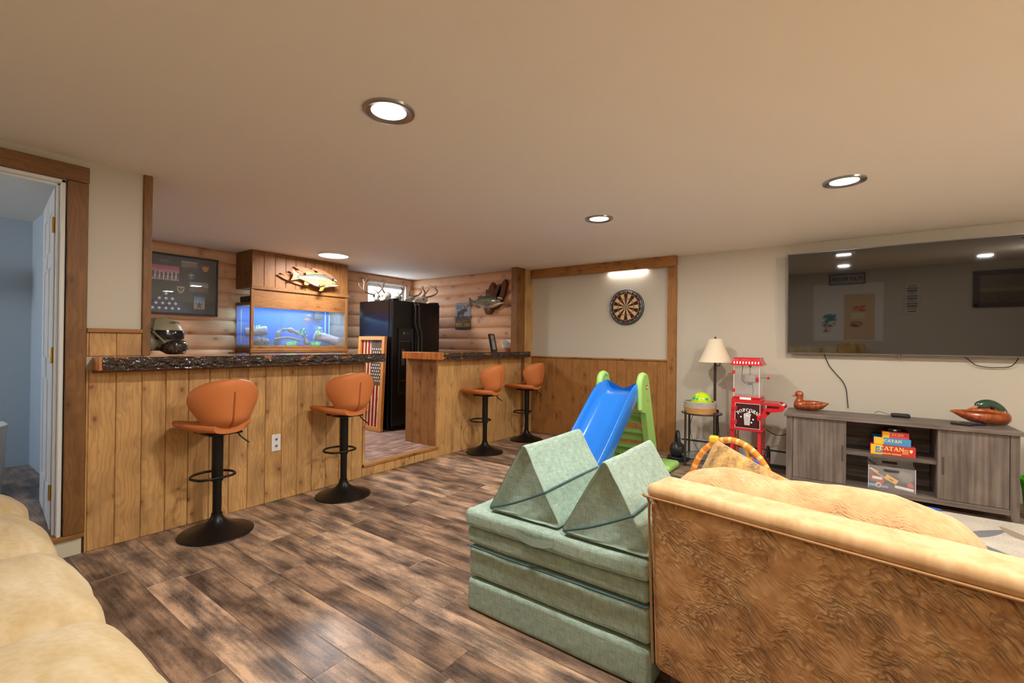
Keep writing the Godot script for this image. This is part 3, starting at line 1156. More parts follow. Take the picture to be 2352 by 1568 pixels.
func bars() -> void:
	mat("bark", Color.WHITE, 0.6, {"vertex": true, "coat": 0.8, "coat_rough": 0.12, "spec": 0.3, "bump": M.wall_paint.heightmap_texture, "depth": 0.8})
	mat("slab_wood", c8(236, 196, 140), 0.12, {"tex": M.log.albedo_texture, "coat": 0.8, "coat_rough": 0.03})
	mat("slab_end", c8(226, 164, 98), 0.3, {"tex": streak_texture(256, 256, 301, c8(214, 160, 110), c8(255, 226, 184), 64, 0.06, 0.9), "coat": 0.4})
	# long bar
	var b := thing("bar_counter", "long pine board bar front with an outlet, behind two near stools", "bar", Vector3.ZERO, 0.0, "pine board bar fronts")
	obj("core", mb().box(Vector3(1.665, 0.53, ZB - 0.055), Vector3(1.93, 1.06, 0.09)), M.pine_groove, b)
	board(b, "end_strip", M.pine, Vector3(0.696, 0.0, ZB - 0.006), Vector3(0.7045, 1.066, ZB + 0.014), 1, 0.002)
	front_boards(b, 0.706, 2.605, 0.0, 1.066, M.pine)
	board(b, "corner_trim", M.pine, Vector3(2.605, 0.112, ZB - 0.11), Vector3(2.632, 1.066, ZB + 0.016), 1, 0.003)
	board(b, "support_rail", M.pine_trim, Vector3(0.72, 1.052, ZB + 0.012), Vector3(2.6, 1.066, ZB + 0.05), 0, 0.002)
	var top := thing("live_edge_countertop", "long glossy live edge slab on the bar below the aquarium", "countertop", Vector3.ZERO, 0.0, "live edge bar tops")
	var sl := wood(0)
	sl.box(Vector3(1.7, 1.1065, -3.74), Vector3(1.94, 0.077, 0.52), 0.004)
	obj("slab", sl, M.slab_wood, top)
	obj("end_grain", mb().box(Vector3(0.7275, 1.1065, -3.53), Vector3(0.006, 0.076, 0.14), 0.001), M.slab_end, top)
	bark_edge(top, Vector3(0.745, 1.145, -3.481), Vector3(2.72, 1.145, -3.43), 0.077, Vector3(0, 0, 1), 71)
	# filler between slab and bark, the slab is wider towards the opening
	var fil := wood(0)
	fil.prism(PackedVector2Array([Vector2(0.74, 3.49), Vector2(2.7, 3.49), Vector2(2.715, 3.44)]), 1.069, 1.1448)
	for i in fil.v.size():
		var p := fil.v[i]
		fil.v[i] = Vector3(p.x, p.z, -p.y)
		var nn := fil.n[i]
		fil.n[i] = Vector3(nn.x, nn.z, -nn.y)
	obj("slab_tip", fil, M.slab_wood, top)
	# step between the two bars
	var st := structure_root("trim_6", "pine riser and nosing of the step into the alcove")
	front_boards(st, 2.605, 3.57, 0.0, 0.086, M.pine)
	board(st, "nosing", M.pine_side, Vector3(2.615, 0.087, ZB - 0.06), Vector3(3.585, 0.113, ZB + 0.024), 0, 0.004)
	# short bar
	var c := thing("bar_counter", "short pine board bar beside the refrigerator behind two far stools", "bar", Vector3.ZERO, 0.0, "pine board bar fronts")
	obj("core", mb().box(Vector3(4.3, 0.555, -3.85), Vector3(1.45, 0.98, 0.46)), M.pine_groove, c)
	front_boards(c, 3.567, 5.05, 0.0, 1.066, M.pine)
	var z := ZB - 0.006
	while z > -4.1:
		var z1 := maxf(z - 0.128, -4.112)
		board(c, "board", M.pine_side, Vector3(3.565, YA, z1 + 0.002), Vector3(3.583, 1.066, z), 1, 0.004)
		z -= 0.128
	board(c, "corner_trim", M.pine, Vector3(3.558, 0.113, ZB - 0.012), Vector3(3.574, 1.066, ZB + 0.016), 1, 0.003)
	board(c, "end_trim", M.pine, Vector3(5.05, 0.0, ZB - 0.002), Vector3(5.16, 1.066, ZB + 0.012), 1, 0.003)
	var top2 := thing("live_edge_countertop", "short live edge slab with orange sawn end beside the refrigerator", "countertop", Vector3.ZERO, 0.0, "live edge bar tops")
	var s2 := wood(0)
	s2.box(Vector3(4.35, 1.1065, -3.79), Vector3(1.69, 0.077, 0.62), 0.004)
	obj("slab", s2, M.slab_wood, top2)
	obj("end_grain", mb().box(Vector3(3.503, 1.1065, -3.775), Vector3(0.01, 0.0765, 0.65), 0.002), M.slab_end, top2)
	bark_edge(top2, Vector3(3.505, 1.145, -3.482), Vector3(5.2, 1.145, -3.475), 0.077, Vector3(0, 0, 1), 95)
	var chip := mb()
	chip.rbox(Vector3(5.205, 1.1, -3.465), Vector3(0.03, 0.045, 0.05), 0.012, 2)
	obj("chip", chip, M.slab_end, top2)
	# outlet on the long bar, switches on the log wall
	var o := thing("wall_outlet", "white outlet plate on the long bar front between two stools", "outlet", Vector3(1.808, 0.457, ZB + 0.0125))
	obj("plate", mb().rbox(Vector3(0, 0, 0.002), Vector3(0.07, 0.13, 0.007), 0.003, 2), M.white_plastic, o)
	for y in [-0.026, 0.026]:
		var r := mbx(Transform3D(Basis(Vector3.RIGHT, PI / 2), Vector3(0, y, 0.0055)))
		r.lathe_hard([[0.0, 0.002], [0.016, 0.002], [0.017, 0.0]], 16)
		var rc := obj("receptacle", r, M.white_plastic, o)
		if y > 0:
			var sl2 := mb()
			sl2.box(Vector3(-0.006, y + 0.003, 0.008), Vector3(0.002, 0.008, 0.001))
			sl2.box(Vector3(0.006, y + 0.003, 0.008), Vector3(0.002, 0.008, 0.001))
			sl2.box(Vector3(0, y - 0.008, 0.008), Vector3(0.004, 0.004, 0.001))
			obj("slots", sl2, M.dark_grey, rc)


# ---------------------------------------------------------------- bar stools
func stool(at: Vector3, turn: float, label: String) -> void:
	# local: the sitter faces -z
	var t := thing("bar_stool", label, "bar stool", at, turn, "tan leather swivel bar stools")
	var base := mb()
	base.lathe([[0.031, 0.128], [0.033, 0.112], [0.042, 0.092], [0.066, 0.068], [0.105, 0.045], [0.155, 0.026], [0.2, 0.014], [0.213, 0.009], [0.215, 0.004], [0.213, 0.0]], 44)
	obj("base", base, M.black_metal, t)
	obj("lower_column", mb().lathe_hard([[0.026, 0.36], [0.026, 0.12]], 24), M.black_metal, t)
	var up := mb()
	up.lathe_hard([[0.033, 0.655], [0.033, 0.345], [0.03, 0.335], [0.026, 0.335]], 24)
	up.lathe_hard([[0.034, 0.352], [0.034, 0.338]], 24)
	obj("upper_column", up, M.black_metal, t)
	# D-shaped foot ring in front of the column
	var pts := []
	for k in 25:
		var a := PI * k / 24.0
		pts.append(Vector3(cos(a) * 0.125, 0.36, -0.06 - sin(a) * 0.125))
	var loop := [Vector3(0.0, 0.36, -0.005)]
	loop = [Vector3(-0.02, 0.36, 0.03), Vector3(0.06, 0.36, 0.028), Vector3(0.108, 0.36, 0.0)] + pts + [Vector3(-0.108, 0.36, 0.0), Vector3(-0.06, 0.36, 0.028)]
	obj("foot_ring", mb().tube(curve(loop + [loop[0]], 3), 0.0085, 8), M.black_metal, t)
	var lv := mb()
	lv.tube([Vector3(0.03, 0.655, 0.06), Vector3(0.075, 0.652, 0.1), Vector3(0.09, 0.625, 0.115), Vector3(0.125, 0.585, 0.15)], 0.005, 8)
	obj("lever", lv, M.black_metal, t)
	obj("seat_plate", mb().box(Vector3(0, 0.657, 0.01), Vector3(0.2, 0.014, 0.22), 0.004), M.black_metal, t)
	# seat: a thick pad with raised wings, thinner at the rounded front
	var rows := []
	var nu := 24
	var nv := 15
	for side in [0, 1]:
		pass
	var ring_list := []
	for i in nv:
		var w := i / float(nv - 1)            # 0 front, 1 back
		var z := lerpf(-0.235, 0.16, w)
		var half := 0.205 * pow(clampf(1.0 - pow(absf(w - 0.46) / 0.6, 3.2), 0.02, 1.0), 0.5) * lerpf(1.0, 0.82, smoothstep(0.55, 1.0, w))
		var ring := PackedVector3Array()
		for j in nu:
			var a := TAU * j / nu
			var cx := signf(cos(a)) * pow(absf(cos(a)), 0.8) * half
			var up01 := sin(a)
			var dish := (cx / 0.205) * (cx / 0.205)
			var nose := smoothstep(0.0, 0.22, w)
			var topy := 0.712 + 0.05 * dish - 0.014 * smoothstep(0.2, 0.0, w) + 0.02 * smoothstep(0.7, 1.0, w)
			var boty := 0.664 + 0.016 * dish + 0.008 * (1.0 - nose)
			var y := lerpf(boty, topy, 0.5 + 0.5 * signf(up01) * pow(absf(up01), 0.7))
			ring.append(Vector3(cx, y, z - 0.02 * dish * (1.0 - w)))
		ring_list.append(ring)
	var seat := mb()
	seat.loft(ring_list)
	var so := obj("seat", seat, M.leather, t)
	var welt := []
	for i in nv:
		welt.append(ring_list[i][0] + Vector3(0.001, 0, 0))
	# quilting lines of the seat
	for k in [-0.07, 0.0, 0.07]:
		var ql := []
		for i in range(3, nv - 2):
			var w := i / float(nv - 1)
			var dish: float = (k / 0.205) * (k / 0.205)
			ql.append(Vector3(k, 0.7125 + 0.05 * dish + 0.02 * smoothstep(0.7, 1.0, w), lerpf(-0.235, 0.16, w)))
		obj("stitching", mb().tube(ql, 0.0022, 6), M.leather_seam, so)
	# backrest: a shell that is narrow below, wide above and wraps forward
	var grid_out := []
	var grid_in := []
	var nh := 19
	var nw := 21
	for i in nh:
		var q := i / float(nh - 1)             # 0 top, 1 bottom
		var y := lerpf(1.008, 0.668, q)
		var wid := 0.0
		if q < 0.36:
			wid = 0.212 * pow(clampf(1.0 - pow((0.36 - q) / 0.372, 2.3), 0.0, 1.0), 0.5)
		else:
			wid = lerpf(0.212, 0.135, smoothstep(0.36, 0.93, q))
		wid = maxf(wid, 0.045)
		var depth := 0.205 - 0.02 * q
		if q > 0.72:
			depth -= 0.085 * pow((q - 0.72) / 0.28, 1.7)
		depth += 0.016 * (1.0 - q)
		var ro := PackedVector3Array()
		var ri := PackedVector3Array()
		for j in nw:
			var e := -1.0 + 2.0 * j / (nw - 1)
			var x := sin(e * 1.15) / sin(1.15) * wid
			var fwd := (1.0 - cos(e * 1.15)) * wid * 1.05
			var edge := 1.0 - pow(absf(e), 5.0) * 0.9
			var tip := 1.0 - pow(absf(q * 2.0 - 1.0), 9.0) * 0.85
			var th := 0.03 * edge * tip + 0.004
			ro.append(Vector3(x, y, depth - fwd + th * 0.5))
			ri.append(Vector3(x * 0.985, y, depth - fwd - th * 0.5))
		grid_out.append(ro)
		grid_in.append(ri)
	var rings := []
	for i in nh:
		var ring := PackedVector3Array()
		for j in nw:
			ring.append(grid_out[i][j])
		for j in range(nw - 1, -1, -1):
			ring.append(grid_in[i][j])
		rings.append(ring)
	var back := mb()
	back.loft(rings)
	back.smooth()
	var bo := obj("backrest", back, M.leather, t)
	var seam := []
	var seam2 := []
	for i in range(4, nh - 1):
		seam.append(grid_out[i][nw / 2] + Vector3(-0.004, 0, 0.0005))
		seam2.append(grid_out[i][nw / 2] + Vector3(0.004, 0, 0.0005))
	obj("seam", mb().tube(seam, 0.0028, 6), M.leather_seam, bo)
	obj("seam", mb().tube(seam2, 0.0028, 6), M.leather, bo)


func stools() -> void:
	stool(Vector3(1.285, 0, -3.30), 0.03, "tan leather bar stool nearest the doorway")
	stool(Vector3(2.217, 0, -3.30), -0.04, "tan leather bar stool just before the opening in the bar")
	stool(Vector3(4.071, 0, -3.33), 0.05, "tan leather bar stool at the middle of the short bar")
	stool(Vector3(4.934, 0, -3.335), 0.0, "tan leather bar stool in the corner by the wainscot")


# ---------------------------------------------------------------- prints (flat pictures on flat things)
func fill_poly(im: Image, pts: Array, col: Color) -> void:
	var poly := PackedVector2Array()
	var lo := Vector2(1e9, 1e9)
	var hi := Vector2(-1e9, -1e9)
	for p in pts:
		poly.append(Vector2(p[0], p[1]))
		lo = lo.min(Vector2(p[0], p[1]))
		hi = hi.max(Vector2(p[0], p[1]))
	for y in range(maxi(0, int(lo.y)), mini(im.get_height(), int(hi.y) + 1)):
		for x in range(maxi(0, int(lo.x)), mini(im.get_width(), int(hi.x) + 1)):
			if Geometry2D.is_point_in_polygon(Vector2(x + 0.5, y + 0.5), poly):
				im.set_pixel(x, y, col)


func speckle(im: Image, r: Rect2i, cols: Array, count: int, w: int, h: int) -> void:
	for k in count:
		var p := Vector2i(rng.randi_range(r.position.x, r.end.x), rng.randi_range(r.position.y, r.end.y))
		im.fill_rect(Rect2i(p, Vector2i(rng.randi_range(1, w), rng.randi_range(1, h))).intersection(r), cols[rng.randi_range(0, cols.size() - 1)])


func print_mat(called: String, im: Image, rough := 0.5) -> StandardMaterial3D:
	return mat(called, Color.WHITE, rough, {"tex": ImageTexture.create_from_image(im)})


func sheet(parent: Node, called: String, material: Material, x0: float, y0: float, x1: float, y1: float, z: float, th := 0.002) -> MeshInstance3D:
	# an upright print facing local +z, with a real thickness
	var m := mb()
	m.quad_uv(Vector3(x0, y1, z + th), Vector3(x0, y0, z + th), Vector3(x1, y0, z + th), Vector3(x1, y1, z + th))
	m.uv_scale = Vector2.ZERO
	m.uv_off = Vector2(0.5, 0.98)
	m.quad(Vector3(x1, y1, z), Vector3(x1, y0, z), Vector3(x0, y0, z), Vector3(x0, y1, z))
	m.quad(Vector3(x0, y1, z), Vector3(x0, y0, z), Vector3(x0, y0, z + th), Vector3(x0, y1, z + th))
	m.quad(Vector3(x1, y1, z + th), Vector3(x1, y0, z + th), Vector3(x1, y0, z), Vector3(x1, y1, z))
	m.quad(Vector3(x0, y1, z), Vector3(x0, y1, z + th), Vector3(x1, y1, z + th), Vector3(x1, y1, z))
	m.quad(Vector3(x0, y0, z + th), Vector3(x0, y0, z), Vector3(x1, y0, z), Vector3(x1, y0, z + th))
	return obj(called, m, material, parent)


func star_poly(ce: Vector2, r: float, turn := 0.0) -> PackedVector2Array:
	var p := PackedVector2Array()
	for k in 10:
		var a := PI / 2 + turn + TAU * k / 10.0
		p.append(ce + Vector2(cos(a), sin(a)) * (r if k % 2 == 0 else r * 0.42))
	return p


func text_on(parent: Node, called: String, words: String, height: float, xf: Transform3D, material: Material, weight := 700, fonts := ["Droid Sans"]) -> MeshInstance3D:
	var o := obj(called, letters(words, height, 0.0012, fonts, weight), material, parent)
	o.transform = xf
	return o


# ---------------------------------------------------------------- refrigerator and what stands on it
func refrigerator() -> void:
	var t := thing("refrigerator", "black side by side refrigerator with a water dispenser", "refrigerator", Vector3(3.82, YA, -4.67))
	obj("body", mb().box(Vector3(0.42, 0.85, -0.385), Vector3(0.84, 1.68, 0.62), 0.006), M.black_fridge, t)
	for d in [[0.0, 0.385], [0.392, 0.84]]:
		var m := mb()
		m.rbox(Vector3((d[0] + d[1]) / 2, 0.875, -0.035), Vector3(d[1] - d[0], 1.625, 0.07), 0.012, 2)
		var door := obj("door", m, M.black_fridge, t)
		var hx: float = 0.355 if d[0] == 0.0 else 0.42
		var s := 1.0 if d[0] > 0.1 else 1.0
		var hm := mb()
		hm.tube(curve([Vector3(hx, 1.665, 0.012), Vector3(hx, 1.62, 0.03), Vector3(hx, 1.42, 0.032), Vector3(hx + 0.012 * s, 1.35, 0.034), Vector3(hx + 0.045 * s, 1.25, 0.036), Vector3(hx + 0.05 * s, 1.05, 0.036), Vector3(hx + 0.05 * s, 0.7, 0.034), Vector3(hx + 0.03, 0.55, 0.03), Vector3(hx + 0.03, 0.5, 0.008)], 4), 0.012, 8)
		obj("handle", hm, M.black_handle, door)
	var grille := mb()
	for k in 5:
		grille.box(Vector3(0.42, 0.012 + k * 0.011, -0.04), Vector3(0.8, 0.006, 0.03))
	obj("toe_grille", grille, M.black_plastic, t)
	var dp := mb()
	for q in [[0.09, 0.115, 0.46, 1.33], [0.315, 0.34, 0.46, 1.33], [0.115, 0.315, 1.16, 1.33], [0.115, 0.315, 0.46, 0.50]]:
		dp.box(Vector3((q[0] + q[1]) / 2, (q[2] + q[3]) / 2, 0.006), Vector3(q[1] - q[0], q[3] - q[2], 0.022), 0.004)
	var di := obj("dispenser", dp, M.black_plastic, t)
	obj("recess", mb().box(Vector3(0.215, 0.83, -0.001), Vector3(0.2, 0.66, 0.004)), M.black_void, di)
	obj("recess_lip", mb().box(Vector3(0.215, 1.158, 0.016), Vector3(0.2, 0.006, 0.006), 0.002), M.nickel, di)
	obj("tray_lip", mb().box(Vector3(0.215, 0.645, 0.012), Vector3(0.2, 0.008, 0.012), 0.002), M.nickel, di)
	obj("paddle", mb().rbox(Vector3(0.17, 0.95, 0.008), Vector3(0.06, 0.22, 0.012), 0.005, 2), M.dark_grey, di)
	for k in 4:
		obj("button", mb().rbox(Vector3(0.175 + 0.03 * k, 1.262, 0.018), Vector3(0.018, 0.03, 0.004), 0.0018, 2), M.dark_grey if k else M.lime, di)
	obj("hinge_cover", mb().rbox(Vector3(0.06, 1.7, -0.06), Vector3(0.1, 0.022, 0.11), 0.008, 2), M.black_plastic, t)
	obj("hinge_cover", mb().rbox(Vector3(0.78, 1.7, -0.06), Vector3(0.1, 0.022, 0.11), 0.008, 2), M.black_plastic, t)


func skull(label: String, cr: Vector3, sn: Vector3, size: float, antlers: Array) -> void:
	# cranium at cr, snout tip at sn, antlers as lists of world [x, y, z]; the first of each list sits on the skull
	var t := thing("antlered_skull", label, "deer skull", Vector3(cr.x, 1.799, cr.z), 0.0, "deer skulls on the refrigerator")
	var o := Vector3(cr.x, 1.799, cr.z)
	var a := cr - o
	var b := a + (sn - cr) * Vector3(1.3, 1.0, 1.3)
	var d := (b - a)
	var up := Vector3.UP
	var side := d.cross(up).normalized()
	up = side.cross(d).normalized()
	var rings := []
	for q in [[-0.42, 0.10, 0.1], [-0.36, 0.5, 0.6], [-0.2, 0.86, 0.95], [0.0, 1.0, 1.0], [0.2, 0.98, 0.9], [0.36, 0.8, 0.72], [0.52, 0.56, 0.6], [0.72, 0.46, 0.5], [0.92, 0.4, 0.36], [1.0, 0.22, 0.16]]:
		var ring := PackedVector3Array()
		for k in 14:
			var w := TAU * k / 14.0
			ring.append(a + d * q[0] + side * cos(w) * q[1] * size + up * sin(w) * q[2] * size)
		rings.append(ring)
	var m := mb()
	m.loft(rings)
	var sk := obj("skull", m, M.bone, t)
	# jaw resting on the top of the refrigerator
	var jaw := mb()
	jaw.rbox((a + b) * 0.5 * Vector3(1, 0, 1) + Vector3(0, 0.016, 0), Vector3(absf(d.x) * 0.9 + 0.03, 0.03, size * 1.1), 0.012, 2)
	obj("jaw", jaw, M.bone, t)
	for s in [-1.0, 1.0]:
		var e := mb()
		e.ellipsoid(a + d * 0.3 + side * s * size * 0.82 + up * size * 0.2, Vector3(0.016, 0.016, 0.016), 10, 6)
		obj("eye_socket", e, M.bone_dark, sk)
	for q in antlers:
		var pts := []
		for p in q:
			pts.append(Vector3(p[0], p[1], p[2]) - o)
		var c := curve(pts, 5)
		var rad := []
		var r0: float = 0.0125 if q.size() > 3 else 0.0075
		for i in c.size():
			rad.append(lerpf(r0, 0.002, pow(i / float(c.size() - 1), 1.3)))
		obj("antler" if q.size() > 3 else "tine", mb().tube(c, rad, 8), M.antler, sk)


func zz(l: Array, z: float, bow := 0.0) -> Array:
	var out := []
	for i in l.size():
		out.append([l[i][0], l[i][1], z + bow * sin(PI * i / maxf(1.0, l.size() - 1.0))])
	return out


func skulls() -> void:
	skull("wide antlered deer skull at the window end of the refrigerator", Vector3(3.9, 1.872, -5.1), Vector3(3.845, 1.822, -5.03), 0.042, [
		zz([[3.86, 1.885], [3.774, 1.887], [3.693, 1.894], [3.647, 1.918], [3.633, 1.955], [3.657, 2.021], [3.708, 2.071], [3.794, 2.128]], -5.1, 0.08),
		zz([[3.64, 1.94], [3.596, 1.98], [3.584, 2.015]], -5.06), zz([[3.663, 2.02], [3.654, 2.05], [3.652, 2.071]], -5.06), zz([[3.733, 1.89], [3.718, 1.92]], -5.06),
		zz([[3.893, 1.893], [3.922, 1.931], [3.952, 1.979], [3.973, 2.021], [4.006, 2.071], [4.053, 2.112]], -5.1, 0.05),
		zz([[3.905, 1.915], [3.844, 1.953], [3.808, 1.986]], -5.08), zz([[3.889, 1.893], [3.844, 1.913], [3.829, 1.931]], -5.09), zz([[3.952, 1.979], [3.915, 2.01], [3.872, 2.048]], -5.06)])
	skull("largest pale skull in the middle of the row on the refrigerator", Vector3(3.985, 1.872, -4.99), Vector3(3.9, 1.825, -4.93), 0.058, [
		zz([[3.95, 1.915], [3.905, 1.948], [3.892, 1.986], [3.91, 2.028], [3.94, 2.061], [3.952, 2.083]], -5.0, 0.03)])
	skull("small skull with one short forked antler before the window frame", Vector3(4.125, 1.858, -4.92), Vector3(4.03, 1.84, -4.86), 0.04, [
		zz([[4.134, 1.89], [4.166, 1.934], [4.188, 1.982], [4.197, 2.014], [4.19, 2.049]], -4.92, 0.03), zz([[4.13, 1.895], [4.076, 1.956]], -4.91), zz([[4.178, 1.976], [4.129, 2.009]], -4.9)])
	skull("narrow snouted skull with thin upright antlers near the wall corner", Vector3(4.325, 1.862, -4.9), Vector3(4.2, 1.838, -4.84), 0.04, [
		zz([[4.301, 1.893], [4.28, 1.944], [4.286, 1.981], [4.306, 2.034], [4.325, 2.073]], -4.9, 0.03), zz([[4.33, 1.9], [4.368, 1.958]], -4.9),
		zz([[4.36, 1.894], [4.438, 1.922], [4.472, 1.957], [4.489, 1.991], [4.464, 2.022]], -4.9, 0.04), zz([[4.458, 1.94], [4.465, 1.972]], -4.87)])
	skull("skull whose antlers spread widest towards the log side wall", Vector3(4.47, 1.856, -4.8), Vector3(4.31, 1.836, -4.76), 0.042, [
		zz([[4.44, 1.89], [4.46, 1.93], [4.492, 1.964], [4.534, 2.0], [4.58, 2.034]], -4.8, 0.04), zz([[4.503, 1.885], [4.495, 1.964], [4.47, 1.993], [4.449, 2.022], [4.431, 2.047]], -4.82, 0.02), zz([[4.463, 2.025], [4.469, 2.056]], -4.81),
		zz([[4.5, 1.89], [4.586, 1.915], [4.658, 1.948], [4.694, 1.989], [4.686, 2.015], [4.634, 2.047], [4.558, 2.079]], -4.8, 0.05), zz([[4.69, 2.0], [4.685, 2.08]], -4.78)])


func flag_sign() -> void:
	# leans on the side of the refrigerator; local x to the right, z towards the room
	var t := thing("wooden_flag_sign", "framed wooden flag with red stripes leaning on the refrigerator side", "wooden sign", Vector3(3.735, YA + 0.002, -5.0), -PI / 2)
	t.rotation = Vector3(0, -PI / 2, 0)
	t.basis = Basis(Vector3.UP, -PI / 2) * Basis(Vector3.RIGHT, -0.045)
	var w := 0.27
	var h := 1.215
	for q in [[-w, -w + 0.05, 0.0, h], [w - 0.05, w, 0.0, h], [-w + 0.05, w - 0.05, 0.0, 0.05], [-w + 0.05, w - 0.05, h - 0.05, h]]:
		board(t, "frame_rail", M.orange_wood, Vector3(q[0], q[2], 0.0), Vector3(q[1], q[3], 0.045), 1 if q[3] - q[2] > 0.2 else 0, 0.003)
	# stripes: seven of them beside the field, all below it
	var x := -w + 0.05
	var sw := (2.0 * w - 0.1) / 13.0
	for k in 13:
		var top: float = h - 0.05 if k < 6 else 0.58
		board(t, "stripe", M.red_stain if k % 2 == 0 else M.log, Vector3(x, 0.05, 0.008), Vector3(x + sw - 0.001, top, 0.02), 1, 0.002)
		x += sw
	var field_x0 := -w + 0.05 + sw * 6
	board(t, "star_field", M.grey_stain, Vector3(field_x0, 0.58, 0.008), Vector3(w - 0.05, h - 0.05, 0.021), 1, 0.002)
	for r in 11:
		for c in (5 if r % 2 == 0 else 4):
			var ce := Vector2(field_x0 + 0.026 + c * 0.042 + (0.0 if r % 2 == 0 else 0.021), 0.64 + r * 0.041)
			var m := mb()
			m.prism(star_poly(ce, 0.014), 0.0208, 0.023)
			obj("star", m, M.white_plastic, t)
	obj("backing", mb().box(Vector3(0, h / 2, 0.004), Vector3(2 * w - 0.02, h - 0.02, 0.008)), M.pine_groove, t)


# ---------------------------------------------------------------- aquarium
func tube_log(called: String, a: Vector3, b: Vector3, r: float, material: Material, label := "", bend := 0.0) -> MeshInstance3D:
	# hollow rough log from a to b
	var f := noise(FastNoiseLite.TYPE_SIMPLEX_SMOOTH, 14.0, int(a.x * 1000.0), 3)
	var d := (b - a)
	var side := d.cross(Vector3.UP).normalized()
	var up := side.cross(d).normalized()
	var rings := []
	for i in 13:
		var q := i / 12.0
		var ring := PackedVector3Array()
		for k in 22:
			var w := TAU * k / 22.0
			var p := a + d * q + up * sin(q * PI) * bend
			var rr := r * (1.0 + 0.16 * f.get_noise_3d(q * 0.5, cos(w) * 0.35, sin(w) * 0.35) + (0.06 if k % 2 == 0 else 0.0))
			ring.append(p + (side * cos(w) + up * sin(w)) * rr)
		rings.append(ring)
	for q in [1.0, 0.9]:
		var ring := PackedVector3Array()
		for k in 22:
			var w := TAU * k / 22.0
			ring.append(a + d * q + (side * cos(w) + up * sin(w)) * r * 0.72)
		rings.append(ring)
	var m := mb()
	m.loft(rings)
	var o := one(called, m, material, label, "aquarium log")
	return o


func plant_clump(called: String, at: Vector3, count: int, spread: float, height: float, leaf: Vector2, material: Material, label: String, blade := false) -> void:
	var m := mb()
	for k in count:
		var a := rng.randf() * TAU
		var r := sqrt(rng.randf()) * spread
		var base := at + Vector3(cos(a) * r, 0, sin(a) * r * 0.5)
		if blade:
			var tip := base + Vector3(cos(a) * 0.02, height * rng.randf_range(0.6, 1.0), sin(a) * 0.015)
			m.tube([base, (base + tip) * 0.5 + Vector3(0, 0.004, 0), tip], [leaf.x, leaf.x * 0.8, leaf.x * 0.2], 5)
		else:
			base.y += rng.randf() * height
			var xf := Transform3D(Basis.from_euler(Vector3(rng.randf_range(-0.9, 0.9), a, rng.randf_range(-0.6, 0.6))), base)
			m.xf = xf
			m.ellipsoid(Vector3.ZERO, Vector3(leaf.x, leaf.x * 0.14, leaf.y), 8, 5)
			m.xf = Transform3D()
	if not blade:
		m.tube([at, at + Vector3(0.004, height * 0.5, 0), at + Vector3(0, height, 0)], 0.003, 5)
	one(called, m, material, label, "aquarium plant")


func small_fish(at: Vector3, ln: float, turn: float, material: Material, label: String) -> void:
	var t := thing("aquarium_fish", label, "fish", at, turn, "fish in the aquarium")
	var rings := []
	for q in [[-0.5, 0.03], [-0.42, 0.1], [-0.25, 0.2], [0.0, 0.23], [0.2, 0.16], [0.36, 0.07]]:
		var ring := PackedVector3Array()
		for k in 12:
			var w := TAU * k / 12.0
			ring.append(Vector3(q[0] * ln, sin(w) * q[1] * ln, cos(w) * q[1] * ln * 0.45))
		rings.append(ring)
	var m := mb()
	m.loft(rings)
	obj("body", m, material, t)
	var f := mb()
	f.prism(PackedVector2Array([Vector2(0.33, 0.03), Vector2(0.5, 0.17), Vector2(0.46, 0.0), Vector2(0.5, -0.16), Vector2(0.33, -0.03)]), -0.004, 0.004)
	for i in f.v.size():
		f.v[i] = Vector3(f.v[i].x * ln, f.v[i].y * ln, f.v[i].z * 0.5)
	obj("tail_fin", f, material, t)
	var g := mb()
	g.prism(PackedVector2Array([Vector2(-0.2, 0.18), Vector2(-0.05, 0.32), Vector2(0.2, 0.14)]), -0.003, 0.003)
	for i in g.v.size():
		g.v[i] = Vector3(g.v[i].x * ln, g.v[i].y * ln, g.v[i].z * 0.5)
	obj("dorsal_fin", g, material, t)


